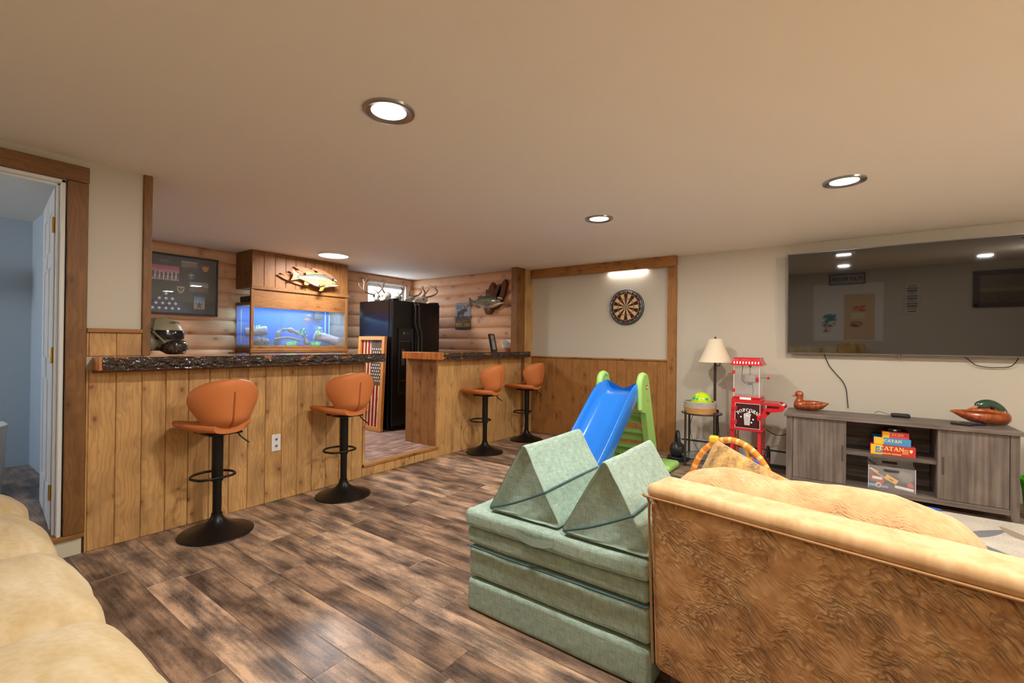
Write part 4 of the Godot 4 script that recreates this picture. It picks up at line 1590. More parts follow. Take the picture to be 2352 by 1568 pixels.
func aquarium() -> void:
	var zf := -5.466
	# surround of boards
	var c := thing("aquarium_surround", "stained wood surround and hood built over the aquarium", "cabinet", Vector3.ZERO)
	obj("hood_core", mb().box(Vector3(3.08, 2.08, -5.67), Vector3(1.22, 0.43, 0.38)), M.pine_groove, c)
	var bx := [2.457, 2.592, 2.722, 2.849, 2.973, 3.099, 3.226, 3.35, 3.479, 3.595, 3.705]
	for i in 10:
		board(c, "board", M.cabinet_wood, Vector3(bx[i], 1.87, zf - 0.014), Vector3(bx[i + 1] - 0.002, 2.294, zf), 1, 0.004)
	board(c, "side_panel", M.pine_trim, Vector3(2.452, 1.862, ZL + 0.03), Vector3(2.466, 2.294, zf - 0.014), 1, 0.002)
	board(c, "side_panel", M.pine_trim, Vector3(3.694, 1.862, ZL + 0.03), Vector3(3.706, 2.294, zf - 0.014), 1, 0.002)
	board(c, "bottom_trim", M.cabinet_wood, Vector3(2.445, 1.845, zf - 0.01), Vector3(3.712, 1.886, zf + 0.018), 0, 0.004)
	board(c, "front_panel", M.cabinet_wood, Vector3(2.478, 1.635, zf - 0.014), Vector3(3.67, 1.845, zf - 0.002), 0, 0.003)
	for x in [2.447, 3.668]:
		board(c, "stile", M.cabinet_wood, Vector3(x, 1.156, zf - 0.022), Vector3(x + 0.034, 1.845, zf + 0.008), 1, 0.003)
	board(c, "bottom_rail", M.cabinet_wood, Vector3(2.48, 1.156, zf - 0.02), Vector3(3.668, 1.192, zf), 0, 0.003)
	board(c, "base_trim", M.cabinet_wood, Vector3(2.44, 1.112, zf - 0.02), Vector3(3.712, 1.156, zf + 0.02), 0, 0.004)
	board(c, "stand", M.pine_trim, Vector3(2.44, YA, ZL + 0.03), Vector3(3.712, 1.112, zf - 0.02), 1, 0.004)
	board(c, "ledge", M.pine_trim, Vector3(2.38, 1.085, ZL + 0.03), Vector3(2.46, 1.112, zf - 0.02), 2, 0.003)
	# tank
	var t := thing("aquarium", "glass fish tank glowing blue in its wood surround", "aquarium", Vector3.ZERO)
	var x0 := 2.456
	var x1 := 3.69
	var z0 := -5.855
	var z1 := -5.492
	board(t, "base_frame", M.pine_trim, Vector3(x0 - 0.004, 1.113, z0), Vector3(x1, 1.166, z1), 0, 0.003)
	var g := mb()
	g.box(Vector3((x0 + x1) / 2, 1.415, z1 - 0.003), Vector3(x1 - x0, 0.498, 0.006))
	obj("front_pane", g, M.glass, t)
	obj("side_pane", mb().box(Vector3(x0 + 0.003, 1.415, (z0 + z1) / 2), Vector3(0.006, 0.498, z1 - z0 - 0.013)), M.glass, t)
	obj("side_pane", mb().box(Vector3(x1 - 0.003, 1.415, (z0 + z1) / 2), Vector3(0.006, 0.498, z1 - z0 - 0.013)), M.glass, t)
	obj("back_film", mb().box(Vector3((x0 + x1) / 2, 1.415, z0 + 0.004), Vector3(x1 - x0 - 0.014, 0.498, 0.006)), M.tank_back, t)
	obj("water", mb().box(Vector3((x0 + x1) / 2, 1.4, (z0 + z1) / 2), Vector3(x1 - x0 - 0.016, 0.46, z1 - z0 - 0.022)), M.water, t)
	var gr := mb()
	var gf := noise(FastNoiseLite.TYPE_SIMPLEX_SMOOTH, 9.0, 4, 3)
	var rows := []
	for i in 9:
		var r := PackedVector3Array()
		for j in 61:
			var x := lerpf(x0 + 0.01, x1 - 0.01, j / 60.0)
			var z := lerpf(z0 + 0.012, z1 - 0.012, i / 8.0)
			r.append(Vector3(x, 1.196 + 0.012 * gf.get_noise_2d(x, z) + 0.012 * (8 - i) / 8.0, z))
		rows.append(r)
	gr.grid(rows, false, true)
	gr.box(Vector3((x0 + x1) / 2, 1.178, z1 - 0.014), Vector3(x1 - x0 - 0.022, 0.024, 0.004))
	gr.box(Vector3((x0 + x1) / 2, 1.172, (z0 + z1) / 2), Vector3(x1 - x0 - 0.022, 0.012, z1 - z0 - 0.024))
	meta(obj("gravel", gr, M.gravel, t), "", "", "", "stuff")
	board(t, "lid_frame", M.pine_trim, Vector3(x0 - 0.004, 1.664, z0), Vector3(x0 + 0.05, 1.7, z1), 2, 0.003)
	obj("tank_light_bar", mb().box(Vector3(3.07, 1.69, -5.66), Vector3(1.1, 0.02, 0.12), 0.004), M.tank_lamp, t)
	area(t, Vector3(3.07, 1.672, -5.66), Vector2(1.1, 0.12), 1.5, Color(0.34, 0.76, 1.0))
	obj("filter_hood", mb().rbox(Vector3(2.52, 1.735, -5.66), Vector3(0.12, 0.07, 0.22), 0.012, 2), M.black_plastic, t)
	obj("thermometer", mb().tube([Vector3(x0 + 0.014, 1.62, -5.75), Vector3(x0 + 0.014, 1.22, -5.75)], 0.006, 8), M.clear_tube, t)
	for x in [3.58, 3.64]:
		obj("intake_pipe", mb().tube([Vector3(x, 1.62, -5.8), Vector3(x, 1.3, -5.8)], 0.008, 8), M.clear_tube, t)
	obj("filter_box", mb().rbox(Vector3(3.47, 1.59, -5.8), Vector3(0.12, 0.08, 0.06), 0.01, 2), M.tank_dark, t)
	# what lies in it
	tube_log("aquarium_log", Vector3(2.49, 1.345, -5.68), Vector3(2.7, 1.375, -5.6), 0.052, M.tank_log, "hollow purple grey log at the left of the aquarium")
	tube_log("aquarium_log", Vector3(3.36, 1.335, -5.69), Vector3(3.635, 1.25, -5.58), 0.058, M.tank_log, "ridged grey hollow log at the right of the aquarium")
	var arch := mb()
	var ap := curve([Vector3(2.84, 1.2, -5.66), Vector3(2.87, 1.36, -5.66), Vector3(2.96, 1.4, -5.65), Vector3(3.09, 1.36, -5.64), Vector3(3.18, 1.31, -5.63), Vector3(3.22, 1.2, -5.62)], 5)
	var ar := []
	for i in ap.size():
		ar.append(0.02 + 0.009 * sin(i * 1.7) + 0.008 * sin(i * 0.6))
	arch.tube(ap, ar, 9)
	arch.tube(curve([Vector3(2.8, 1.27, -5.62), Vector3(2.95, 1.295, -5.6), Vector3(3.12, 1.26, -5.6)], 5), 0.014, 8)
	one("driftwood_arch", arch, M.tank_rock, "dark driftwood arch in the middle of the aquarium", "driftwood")
	var rk := mb()
	rk.ellipsoid(Vector3(2.62, 1.235, -5.58), Vector3(0.095, 0.06, 0.06), 16, 10)
	var rf := noise(FastNoiseLite.TYPE_SIMPLEX_SMOOTH, 12.0, 9, 3)
	rk.deform(func(p): return p + (p - Vector3(2.62, 1.235, -5.58)) * rf.get_noise_3dv(p) * 0.5)
	var rock := one("aquarium_rock", rk, M.tank_rock, "pitted rock below the hollow log in the aquarium", "rock")
	for q in [[2.6, 1.26], [2.645, 1.23]]:
		obj("hole", mb().ellipsoid(Vector3(q[0], q[1], -5.527), Vector3(0.016, 0.014, 0.012), 10, 6), M.tank_dark, rock)
	plant_clump("aquarium_plant", Vector3(3.15, 1.32, -5.6), 26, 0.05, 0.09, Vector2(0.009, 0.024), M.leaf_green, "broad leaved green plant on the aquarium's driftwood arch")
	plant_clump("aquarium_plant", Vector3(3.36, 1.34, -5.6), 40, 0.05, 0.1, Vector2(0.009, 0.015), M.leaf_lime, "pale lime bushy plant beside the right aquarium log")
	plant_clump("aquarium_plant", Vector3(2.58, 1.4, -5.66), 30, 0.09, 0.035, Vector2(0.008, 0.014), M.leaf_lime, "lime leaves growing on top of the left aquarium log")
	plant_clump("aquarium_plant", Vector3(2.49, 1.2, -5.55), 40, 0.012, 0.2, Vector2(0.006, 0.014), M.leaf_green, "tall stringy plant in the near left corner of the aquarium")
	plant_clump("aquarium_grass", Vector3(2.96, 1.2, -5.54), 46, 0.06, 0.06, Vector2(0.004, 0.01), M.leaf_mint, "bright green grass tuft in the middle of the aquarium floor", true)
	plant_clump("aquarium_grass", Vector3(3.29, 1.2, -5.54), 46, 0.06, 0.055, Vector2(0.004, 0.01), M.leaf_mint, "bright green grass tuft before the right aquarium log", true)
	small_fish(Vector3(3.19, 1.525, -5.58), 0.085, 0.15, M.orange_fish, "larger orange fish in the middle of the aquarium")
	small_fish(Vector3(3.225, 1.582, -5.6), 0.07, PI - 0.2, M.yellow_fish, "slim yellow fish above the orange one in the aquarium")
	small_fish(Vector3(3.635, 1.412, -5.58), 0.055, 0.9, M.orange_fish, "small orange fish at the right end of the aquarium")


# ---------------------------------------------------------------- mounted fish
func bass(parent: Node, xf: Transform3D, ln: float, back: Color, flank: Color, belly: Color, spots: bool, fin: Material) -> void:
	# local: nose towards +x, z away from the wall
	var prof := [[-0.40, 0.035, 0.02], [-0.3, 0.05, 0.03], [-0.15, 0.1, 0.055], [0.0, 0.145, 0.075], [0.15, 0.16, 0.085], [0.28, 0.145, 0.085], [0.38, 0.11, 0.07], [0.46, 0.075, 0.05], [0.5, 0.05, 0.035]]
	var m := mbx(xf)
	var rings := []
	var cols := PackedColorArray()
	var f := noise(FastNoiseLite.TYPE_SIMPLEX_SMOOTH, 3.0, 3, 2)
	var fine := []
	for i in prof.size() - 1:
		for k in 4:
			var q := k / 4.0
			fine.append([lerpf(prof[i][0], prof[i + 1][0], q), lerpf(prof[i][1], prof[i + 1][1], q), lerpf(prof[i][2], prof[i + 1][2], q)])
	fine.append(prof[prof.size() - 1])
	for q in fine:
		var ring := PackedVector3Array()
		for k in 24:
			var w := TAU * k / 24.0
			ring.append(Vector3(q[0] * ln, (sin(w) * q[1] - 0.018) * ln, cos(w) * q[2] * ln))
			var hgt := sin(w)
			var cc := flank
			if hgt > 0.42:
				cc = back
			elif hgt < -0.6:
				cc = belly
			elif spots and absf(hgt - 0.02) < 0.2 and sin(q[0] * 95.0) > 0.1 and q[0] < 0.25:
				cc = back * 0.6
			elif f.get_noise_2d(q[0] * 18.0, hgt * 3.0) > 0.25:
				cc = flank.lerp(back, 0.6)
			cols.append(cc)
		rings.append(ring)
	m.grid(rings, true, true)
	m.c = cols
	m.outward(0, 0)
	obj("body", m, M.fish_skin, parent)
	# open mouth: two jaws
	var jw := mbx(xf)
	jw.tube([Vector3(0.40 * ln, 0.06 * ln, 0.03 * ln), Vector3(0.5 * ln, 0.05 * ln, 0.035 * ln), Vector3(0.53 * ln, 0.02 * ln, 0.0)], [0.02 * ln, 0.018 * ln, 0.012 * ln], 8)
	jw.tube([Vector3(0.36 * ln, -0.09 * ln, 0.03 * ln), Vector3(0.48 * ln, -0.08 * ln, 0.03 * ln), Vector3(0.57 * ln, -0.055 * ln, 0.0)], [0.03 * ln, 0.024 * ln, 0.012 * ln], 8)
	obj("jaw", jw, M.fish_pale, parent)
	obj("eye", mbx(xf).ellipsoid(Vector3(0.4 * ln, 0.05 * ln, 0.06 * ln), Vector3(0.018, 0.018, 0.012) * ln / 0.6, 10, 8), M.black_gloss, parent)
	for q in [
		["tail_fin", [[-0.37, 0.02], [-0.52, 0.13], [-0.5, 0.0], [-0.55, -0.12], [-0.37, -0.06]], 0.0],
		["dorsal_fin", [[-0.2, 0.05], [-0.24, 0.12], [-0.12, 0.15], [-0.04, 0.12], [0.06, 0.17], [0.16, 0.16], [0.2, 0.13]], 0.0],
		["anal_fin", [[-0.24, -0.06], [-0.25, -0.16], [-0.17, -0.17], [-0.1, -0.1]], 0.0],
		["pelvic_fin", [[0.12, -0.15], [0.09, -0.26], [0.17, -0.24], [0.22, -0.16]], 0.04],
		["pectoral_fin", [[0.2, -0.06], [0.06, -0.1], [0.08, -0.15], [0.22, -0.1]], 0.085]]:
		var pl := PackedVector2Array()
		for p in q[1]:
			pl.append(Vector2(p[0] * ln, p[1] * ln))
		obj(q[0], mbx(xf).prism(pl, q[2] * ln - 0.002, q[2] * ln + 0.002), fin, parent)


func splinter(parent: Node, xf: Transform3D, a: Vector2, b: Vector2, w: float, z0: float, material: Material) -> void:
	# a weathered shard of wood tapering to both ends
	var d := (b - a)
	var nrm := Vector2(-d.y, d.x).normalized()
	var pl := PackedVector2Array([a, a + d * 0.2 - nrm * w * 0.4, a + d * 0.55 - nrm * w * 0.55, a + d * 0.9 - nrm * w * 0.35, b, a + d * 0.85 + nrm * w * 0.3, a + d * 0.5 + nrm * w * 0.5, a + d * 0.12 + nrm * w * 0.35])
	var m := mbx(xf)
	m.uv_axis = 0
	m.uv_off = Vector2(rng.randf(), rng.randf())
	m.prism(pl, z0, z0 + w * 0.5)
	obj("driftwood", m, material, parent)


func mounts() -> void:
	var t := thing("mounted_bass", "gold sided mounted bass on splintered driftwood over the aquarium", "mounted fish", Vector3(3.15, 2.04, -5.466))
	var xf := Transform3D(Basis(Vector3.BACK, -0.05), Vector3(0.03, -0.005, 0.075))
	bass(t, xf, 0.56, Color(0.10, 0.105, 0.09), Color(0.42, 0.29, 0.11), Color(0.5, 0.44, 0.36), true, M.fin_gold)
	for q in [[-0.42, 0.0, 0.0, -0.1, 0.05], [-0.38, 0.025, 0.05, -0.07, 0.045], [-0.31, 0.03, 0.1, -0.04, 0.05], [-0.28, 0.06, 0.02, 0.02, 0.05], [-0.22, 0.12, 0.26, 0.04, 0.07], [-0.2, 0.075, 0.2, 0.02, 0.06], [0.0, 0.13, 0.33, 0.045, 0.07], [0.02, 0.08, 0.3, -0.08, 0.06]]:
		splinter(t, Transform3D(), Vector2(q[0], q[1]), Vector2(q[2], q[3]), q[4], 0.002, M.driftwood_red)
	var u := thing("mounted_bass", "green backed mounted bass on dark driftwood on the log side wall", "mounted fish", Vector3(XL - 0.031, 1.86, -4.2), -PI / 2)
	bass(u, Transform3D(Basis(), Vector3(0.0, 0.0, 0.1)), 0.6, Color(0.07, 0.085, 0.07), Color(0.25, 0.2, 0.12), Color(0.55, 0.45, 0.33), true, M.fin_dark)
	for q in [[0.04, -0.1, 0.1, 0.27, 0.13], [0.16, -0.12, 0.33, 0.3, 0.12], [0.12, 0.0, 0.24, 0.24, 0.12], [0.03, 0.0, -0.03, 0.18, 0.07], [0.1, -0.02, 0.0, -0.19, 0.13], [0.2, 0.0, 0.12, -0.12, 0.1]]:
		splinter(u, Transform3D(), Vector2(q[0], q[1]), Vector2(q[2], q[3]), q[4], 0.003, M.driftwood_dark)


func moose_sign() -> void:
	var im := Image.create(128, 168, false, Image.FORMAT_RGB8)
	im.fill(c8(150, 152, 158))
	speckle(im, Rect2i(0, 0, 128, 90), [c8(168, 170, 176), c8(128, 132, 140), c8(182, 182, 186)], 500, 5, 8)
	for x in [18, 40, 52, 96, 116]:
		im.fill_rect(Rect2i(x, 0, 4, 78), c8(96, 100, 108))
	im.fill_rect(Rect2i(0, 84, 128, 84), c8(104, 90, 74))
	speckle(im, Rect2i(0, 80, 128, 56), [c8(142, 122, 96), c8(84, 72, 60), c8(116, 98, 74), c8(70, 66, 62)], 900, 3, 7)
	fill_poly(im, [[2, 128], [100, 108], [104, 111], [4, 133]], c8(168, 146, 84))
	im.fill_rect(Rect2i(0, 134, 128, 34), c8(70, 64, 58))
	speckle(im, Rect2i(0, 134, 128, 34), [c8(92, 84, 72), c8(56, 54, 52)], 300, 4, 3)
	im.fill_rect(Rect2i(28, 158, 52, 8), c8(40, 44, 58))
	# the animal of the advert, as plain shapes
	for pl in [
		[[14, 66], [20, 56], [40, 50], [58, 40], [74, 36], [80, 44], [78, 62], [66, 74], [44, 76], [26, 80], [14, 76]],
		[[72, 40], [84, 34], [96, 42], [100, 54], [94, 58], [84, 54], [78, 60]],
		[[16, 74], [24, 76], [22, 96], [18, 104], [14, 92]], [[26, 78], [34, 78], [32, 106], [28, 106]], [[62, 72], [70, 70], [70, 94], [66, 94]], [[52, 74], [58, 74], [56, 92], [53, 92]]]:
		fill_poly(im, pl, c8(78, 56, 42))
	for pl in [[[78, 34], [64, 22], [66, 12], [74, 22], [80, 12], [84, 22], [86, 34]], [[88, 36], [96, 22], [104, 14], [102, 28], [108, 26], [98, 38]]]:
		fill_poly(im, pl, c8(120, 92, 66))
	print_mat("moose_print", im, 0.4)
	var t := thing("moose_tin_sign", "tin sign with a moose and yellow lettering on the log side wall", "sign", Vector3(XL - 0.033, 1.66, -4.712), -PI / 2)
	sheet(t, "panel", M.moose_print, -0.157, -0.204, 0.157, 0.206, 0.0, 0.004)
	text_on(t, "lettering", "Baker Guns", 0.052, Transform3D(Basis.from_scale(Vector3(0.98, 1.15, 1.0)), Vector3(0.0, -0.123, 0.0052)), M.yellow_print, 700, ["Droid Serif"])
	obj("underline", mb().box(Vector3(0.0, -0.155, 0.0045), Vector3(0.28, 0.008, 0.001)), M.yellow_print, t)
	text_on(t, "lettering", "Back in", 0.026, Transform3D(Basis(), Vector3(-0.085, 0.155, 0.0052)), M.dark_grey, 700, ["Droid Serif"])
	text_on(t, "lettering", "Spring!", 0.026, Transform3D(Basis(), Vector3(-0.085, 0.125, 0.0052)), M.dark_grey, 700, ["Droid Serif"])


func shadow_box() -> void:
	# photographs inside, as prints
	var p1 := Image.create(96, 64, false, Image.FORMAT_RGB8)
	for y in 64:
		for x in 96:
			p1.set_pixel(x, y, c8(170, 70, 92).lerp(c8(206, 190, 194), clampf((y - 8) / 34.0, 0.0, 1.0)))
	for k in 7:
		var x := 4 + k * 14
		var y := 26 + (k * 7) % 5
		fill_poly(p1, [[x, y + 6], [x + 2, y], [x + 6, y], [x + 8, y + 6], [x + 11, y + 14], [x + 7, y + 16], [x + 9, y + 36], [x + 6, y + 36], [x + 4, y + 22], [x + 2, y + 36], [x - 1, y + 36], [x, y + 16]], c8(66, 56, 54))
	print_mat("print_group", p1)
	var p2 := Image.create(64, 40, false, Image.FORMAT_RGB8)
	p2.fill(c8(118, 88, 78))
	p2.fill_rect(Rect2i(0, 0, 64, 7), c8(136, 150, 168))
	speckle(p2, Rect2i(0, 8, 64, 24), [c8(138, 104, 88), c8(104, 78, 70), c8(150, 96, 74)], 200, 6, 3)
	fill_poly(p2, [[0, 34], [20, 30], [40, 26], [64, 30], [64, 40], [0, 40]], c8(52, 46, 46))
	print_mat("print_hills", p2)
	var p3 := Image.create(72, 44, false, Image.FORMAT_RGB8)
	p3.fill(c8(92, 70, 62))
	for y in 22:
		p3.fill_rect(Rect2i(0, y, 72, 1), c8(110, 120, 142).lerp(c8(176, 160, 146), y / 22.0))
	fill_poly(p3, [[20, 22], [34, 16], [50, 18], [56, 24], [40, 28], [22, 26]], c8(70, 54, 60))
	fill_poly(p3, [[34, 24], [42, 24], [38, 32]], c8(196, 60, 56))
	print_mat("print_desert", p3)
	var p4 := Image.create(44, 56, false, Image.FORMAT_RGB8)
	for y in 28:
		p4.fill_rect(Rect2i(0, y, 44, 1), c8(70, 120, 176).lerp(c8(150, 178, 204), y / 28.0))
	p4.fill_rect(Rect2i(0, 28, 44, 28), c8(182, 168, 156))
	fill_poly(p4, [[8, 26], [14, 34], [18, 32], [18, 26], [24, 26], [25, 32], [31, 33], [34, 27], [36, 28], [30, 38], [26, 38], [30, 54], [26, 54], [21, 44], [15, 54], [11, 54], [16, 38], [7, 32]], c8(84, 70, 58))
	print_mat("print_figure", p4)
	var t := thing("shadow_box", "black framed shadow box with folded flag and patches on the log wall", "shadow box", Vector3(1.9, 1.845, ZL + 0.031))
	# local: x from the centre, z out
	var w := 0.34
	var h := 0.322
	for q in [[-w, w, h - 0.018, h], [-w, w, -h, -h + 0.018], [-w, -w + 0.018, -h, h], [w - 0.018, w, -h, h]]:
		obj("frame", mb().box(Vector3((q[0] + q[1]) / 2, (q[2] + q[3]) / 2, 0.03), Vector3(q[1] - q[0], q[3] - q[2], 0.06), 0.002), M.black_frame, t)
	obj("backing", mb().box(Vector3(0, 0, 0.003), Vector3(2 * w - 0.01, 2 * h - 0.01, 0.006)), M.felt, t)
	obj("pane", mb().box(Vector3(0, 0, 0.052), Vector3(2 * w - 0.034, 2 * h - 0.034, 0.003)), M.glass, t)
	var off := Vector2(-1.9, -1.845)
	for q in [["photograph", M.print_group, 1.622, 1.89, 1.876, 2.045], ["photograph", M.print_hills, 1.894, 2.032, 2.048, 2.117], ["photograph", M.print_desert, 1.975, 1.79, 2.158, 1.897], ["photograph", M.print_figure, 2.019, 1.597, 2.125, 1.737]]:
		sheet(t, q[0], q[1], q[2] + off.x, q[3] + off.y, q[4] + off.x, q[5] + off.y, 0.007)
	sheet(t, "name_strip", M.purple_cloth, 1.703 + off.x, 2.079 + off.y, 1.782 + off.x, 2.11 + off.y, 0.007)
	# shield patch
	var sp := mb()
	var so := Vector2(1.892, 1.798) + off
	sp.prism(PackedVector2Array([so + Vector2(-0.034, 0.036), so + Vector2(0.034, 0.036), so + Vector2(0.034, 0.0), so + Vector2(0.02, -0.026), so + Vector2(0, -0.042), so + Vector2(-0.02, -0.026), so + Vector2(-0.034, 0.0)]), 0.006, 0.011)
	var sh := obj("shield_patch", sp, M.khaki, t)
	var ram := mb()
	for s in [-1.0, 1.0]:
		ram.prism(PackedVector2Array([so + Vector2(s * 0.003, 0.018), so + Vector2(s * 0.02, 0.024), so + Vector2(s * 0.026, 0.008), so + Vector2(s * 0.014, -0.004), so + Vector2(s * 0.016, 0.01), so + Vector2(s * 0.008, -0.024), so + Vector2(s * 0.002, -0.03)]), 0.0108, 0.0122)
	obj("emblem", ram, M.felt, sh)
	# red and yellow patch
	var rp := Vector2(2.127, 2.06) + off
	var rpm := mb()
	rpm.prism(PackedVector2Array([rp + Vector2(-0.038, 0.04), rp + Vector2(-0.02, 0.026), rp + Vector2(0, 0.034), rp + Vector2(0.02, 0.026), rp + Vector2(0.038, 0.04), rp + Vector2(0.036, 0.0), rp + Vector2(0.018, -0.038), rp + Vector2(-0.018, -0.038), rp + Vector2(-0.036, 0.0)]), 0.006, 0.01)
	var rpo := obj("embroidered_patch", rpm, M.red_cloth, t)
	var yb := mb()
	for k in 5:
		yb.box(Vector3(rp.x - 0.024 + k * 0.012, rp.y + 0.0, 0.0105), Vector3(0.006, 0.034, 0.001))
	yb.box(Vector3(rp.x, rp.y - 0.026, 0.0105), Vector3(0.03, 0.01, 0.001))
	obj("emblem", yb, M.yellow_print, rpo)
	# round patch
	var cp := Vector2(1.989, 1.957) + off
	var cpm := mbx(Transform3D(Basis(Vector3.RIGHT, PI / 2), Vector3(cp.x, cp.y, 0.006)))
	cpm.lathe_hard([[0.0, 0.004], [0.04, 0.004], [0.041, 0.0]], 24)
	var cpo := obj("embroidered_patch", cpm, M.felt_blue, t)
	var bird := mb()
	bird.prism(PackedVector2Array([cp + Vector2(-0.024, 0.012), cp + Vector2(0, 0.024), cp + Vector2(0.024, 0.012), cp + Vector2(0.008, 0.0), cp + Vector2(0, -0.012), cp + Vector2(-0.008, 0.0)]), 0.0098, 0.0112)
	bird.box(Vector3(cp.x, cp.y - 0.022, 0.0105), Vector3(0.028, 0.008, 0.001))
	obj("emblem", bird, M.khaki, cpo)
	# folded flag: a plump triangle with stars
	var fl := mb()
	var a := Vector2(1.75, 1.768) + off
	var b := Vector2(1.985, 1.545) + off
	var c := Vector2(1.535, 1.545) + off
	fl.prism(PackedVector2Array([a, c, b]), 0.008, 0.042)
	var fo := obj("folded_flag", fl, M.navy_cloth, t)
	var rowsn := [[1.75, 1.743, 1], [1.75, 1.692, 2], [1.75, 1.64, 3], [1.75, 1.588, 4]]
	for r in rowsn:
		for k in r[2] + 1:
			var sx: float = r[0] + (k - r[2] / 2.0) * 0.058
			if r[2] == 1 and k == 1:
				continue
			if r[2] == 1:
				sx = r[0]
			if absf(sx - 1.75) > (1.768 - r[1]) * 0.93:
				continue
			obj("star", mb().prism(star_poly(Vector2(sx, r[1]) + off, 0.02, 0.25), 0.0418, 0.0435), M.white_plastic, fo)


func helmet() -> void:
	var at := Vector3(1.135, 1.1455, -3.86)
	var t := thing("flight_helmet", "olive flight helmet with a dark visor on the bar top", "helmet", at, 0.75)
	# local: the face looks to +z
	var sh := mb()
	sh.ellipsoid(Vector3(0, 0.138, -0.015), Vector3(0.118, 0.122, 0.14), 28, 18)
	sh.deform(func(p): return Vector3(p.x, maxf(p.y, 0.03), p.z))
	obj("shell", sh, M.olive, t)
	var cover := mb()
	var rows := []
	for i in 9:
		var f := lerpf(0.32, 1.3, i / 8.0)
		var r := PackedVector3Array()
		for j in 17:
			var a := lerpf(-1.35, 1.35, j / 16.0)
			r.append(Vector3(sin(a) * sin(f) * 0.125, 0.138 + cos(f) * 0.13, -0.012 + cos(a) * sin(f) * 0.147))
		rows.append(r)
	cover.grid(rows, false, false)
	obj("visor_cover", cover, M.olive_light, t)
	var vis := mb()
	rows = []
	for i in 7:
		var f := lerpf(1.3, 1.78, i / 6.0)
		var r := PackedVector3Array()
		for j in 17:
			var a := lerpf(-1.25, 1.25, j / 16.0)
			r.append(Vector3(sin(a) * sin(f) * 0.124, 0.138 + cos(f) * 0.13, -0.01 + cos(a) * sin(f) * 0.148))
		rows.append(r)
	vis.grid(rows, false, false)
	obj("visor", vis, M.black_gloss, t)
	var jaw := mb()
	jaw.rbox(Vector3(0, 0.055, 0.105), Vector3(0.17, 0.1, 0.11), 0.04, 5)
	jaw.deform(func(p): return Vector3(p.x * (1.0 - 0.25 * clampf((p.z - 0.08) * 8.0, 0.0, 1.0)), p.y, p.z - 0.3 * p.x * p.x / 0.1))
	obj("face_shield", jaw, M.camo, t)
	for s in [-1.0, 1.0]:
		obj("ear_cup", mb().ellipsoid(Vector3(s * 0.1, 0.085, -0.02), Vector3(0.04, 0.062, 0.052), 18, 12), M.olive, t)
		obj("visor_pivot", mb().ellipsoid(Vector3(s * 0.117, 0.17, 0.0), Vector3(0.015, 0.02, 0.02), 12, 8), M.black_plastic, t)
		obj("visor_arm", mb().tube(curve([Vector3(s * 0.12, 0.16, 0.02), Vector3(s * 0.115, 0.12, 0.06), Vector3(s * 0.1, 0.085, 0.085)], 4), 0.008, 8), M.olive, t)
	obj("chin_strap", mb().tube(curve([Vector3(-0.09, 0.05, 0.03), Vector3(0, 0.015, 0.05), Vector3(0.09, 0.05, 0.03)], 5), 0.008, 6), M.black_plastic, t)
	text_on(t, "lettering", "BARTLETT", 0.026, Transform3D(Basis(Vector3.UP, 0.1) * Basis(Vector3.RIGHT, -0.72), Vector3(0.0, 0.228, 0.094)), M.black_plastic)


func alcove_small() -> void:
	var p := thing("picture_frame", "black edged picture frame leaning on the short bar seen edge on", "picture frame", Vector3(4.99, 1.1455, -3.93), -0.55)
	p.basis = Basis(Vector3.UP, 0.3) * Basis(Vector3.RIGHT, -0.2)
	for q in [[-0.09, 0.09, 0.0, 0.015], [-0.09, 0.09, 0.225, 0.24], [-0.09, -0.075, 0.0, 0.24], [0.075, 0.09, 0.0, 0.24]]:
		obj("frame", mb().box(Vector3((q[0] + q[1]) / 2, (q[2] + q[3]) / 2, 0.0), Vector3(q[1] - q[0], q[3] - q[2], 0.03), 0.002), M.black_frame, p)
	obj("print", mb().box(Vector3(0, 0.12, 0.0), Vector3(0.16, 0.22, 0.008)), M.silver_print, p)
	obj("pane", mb().box(Vector3(0, 0.12, 0.008), Vector3(0.15, 0.21, 0.002)), M.glass, p)
	var s := thing("switch_plate", "white triple switch plate on the log wall behind the short bar", "light switch", Vector3(XL - 0.033, 1.252, -3.872), -PI / 2)
	obj("plate", mb().rbox(Vector3(0, 0, 0.001), Vector3(0.165, 0.116, 0.008), 0.003, 2), M.white_plastic, s)
	for k in 3:
		obj("toggle", mb().box(Vector3(-0.046 + 0.046 * k, 0.004, 0.009), Vector3(0.009, 0.022, 0.012), 0.002), M.white_paint, s)


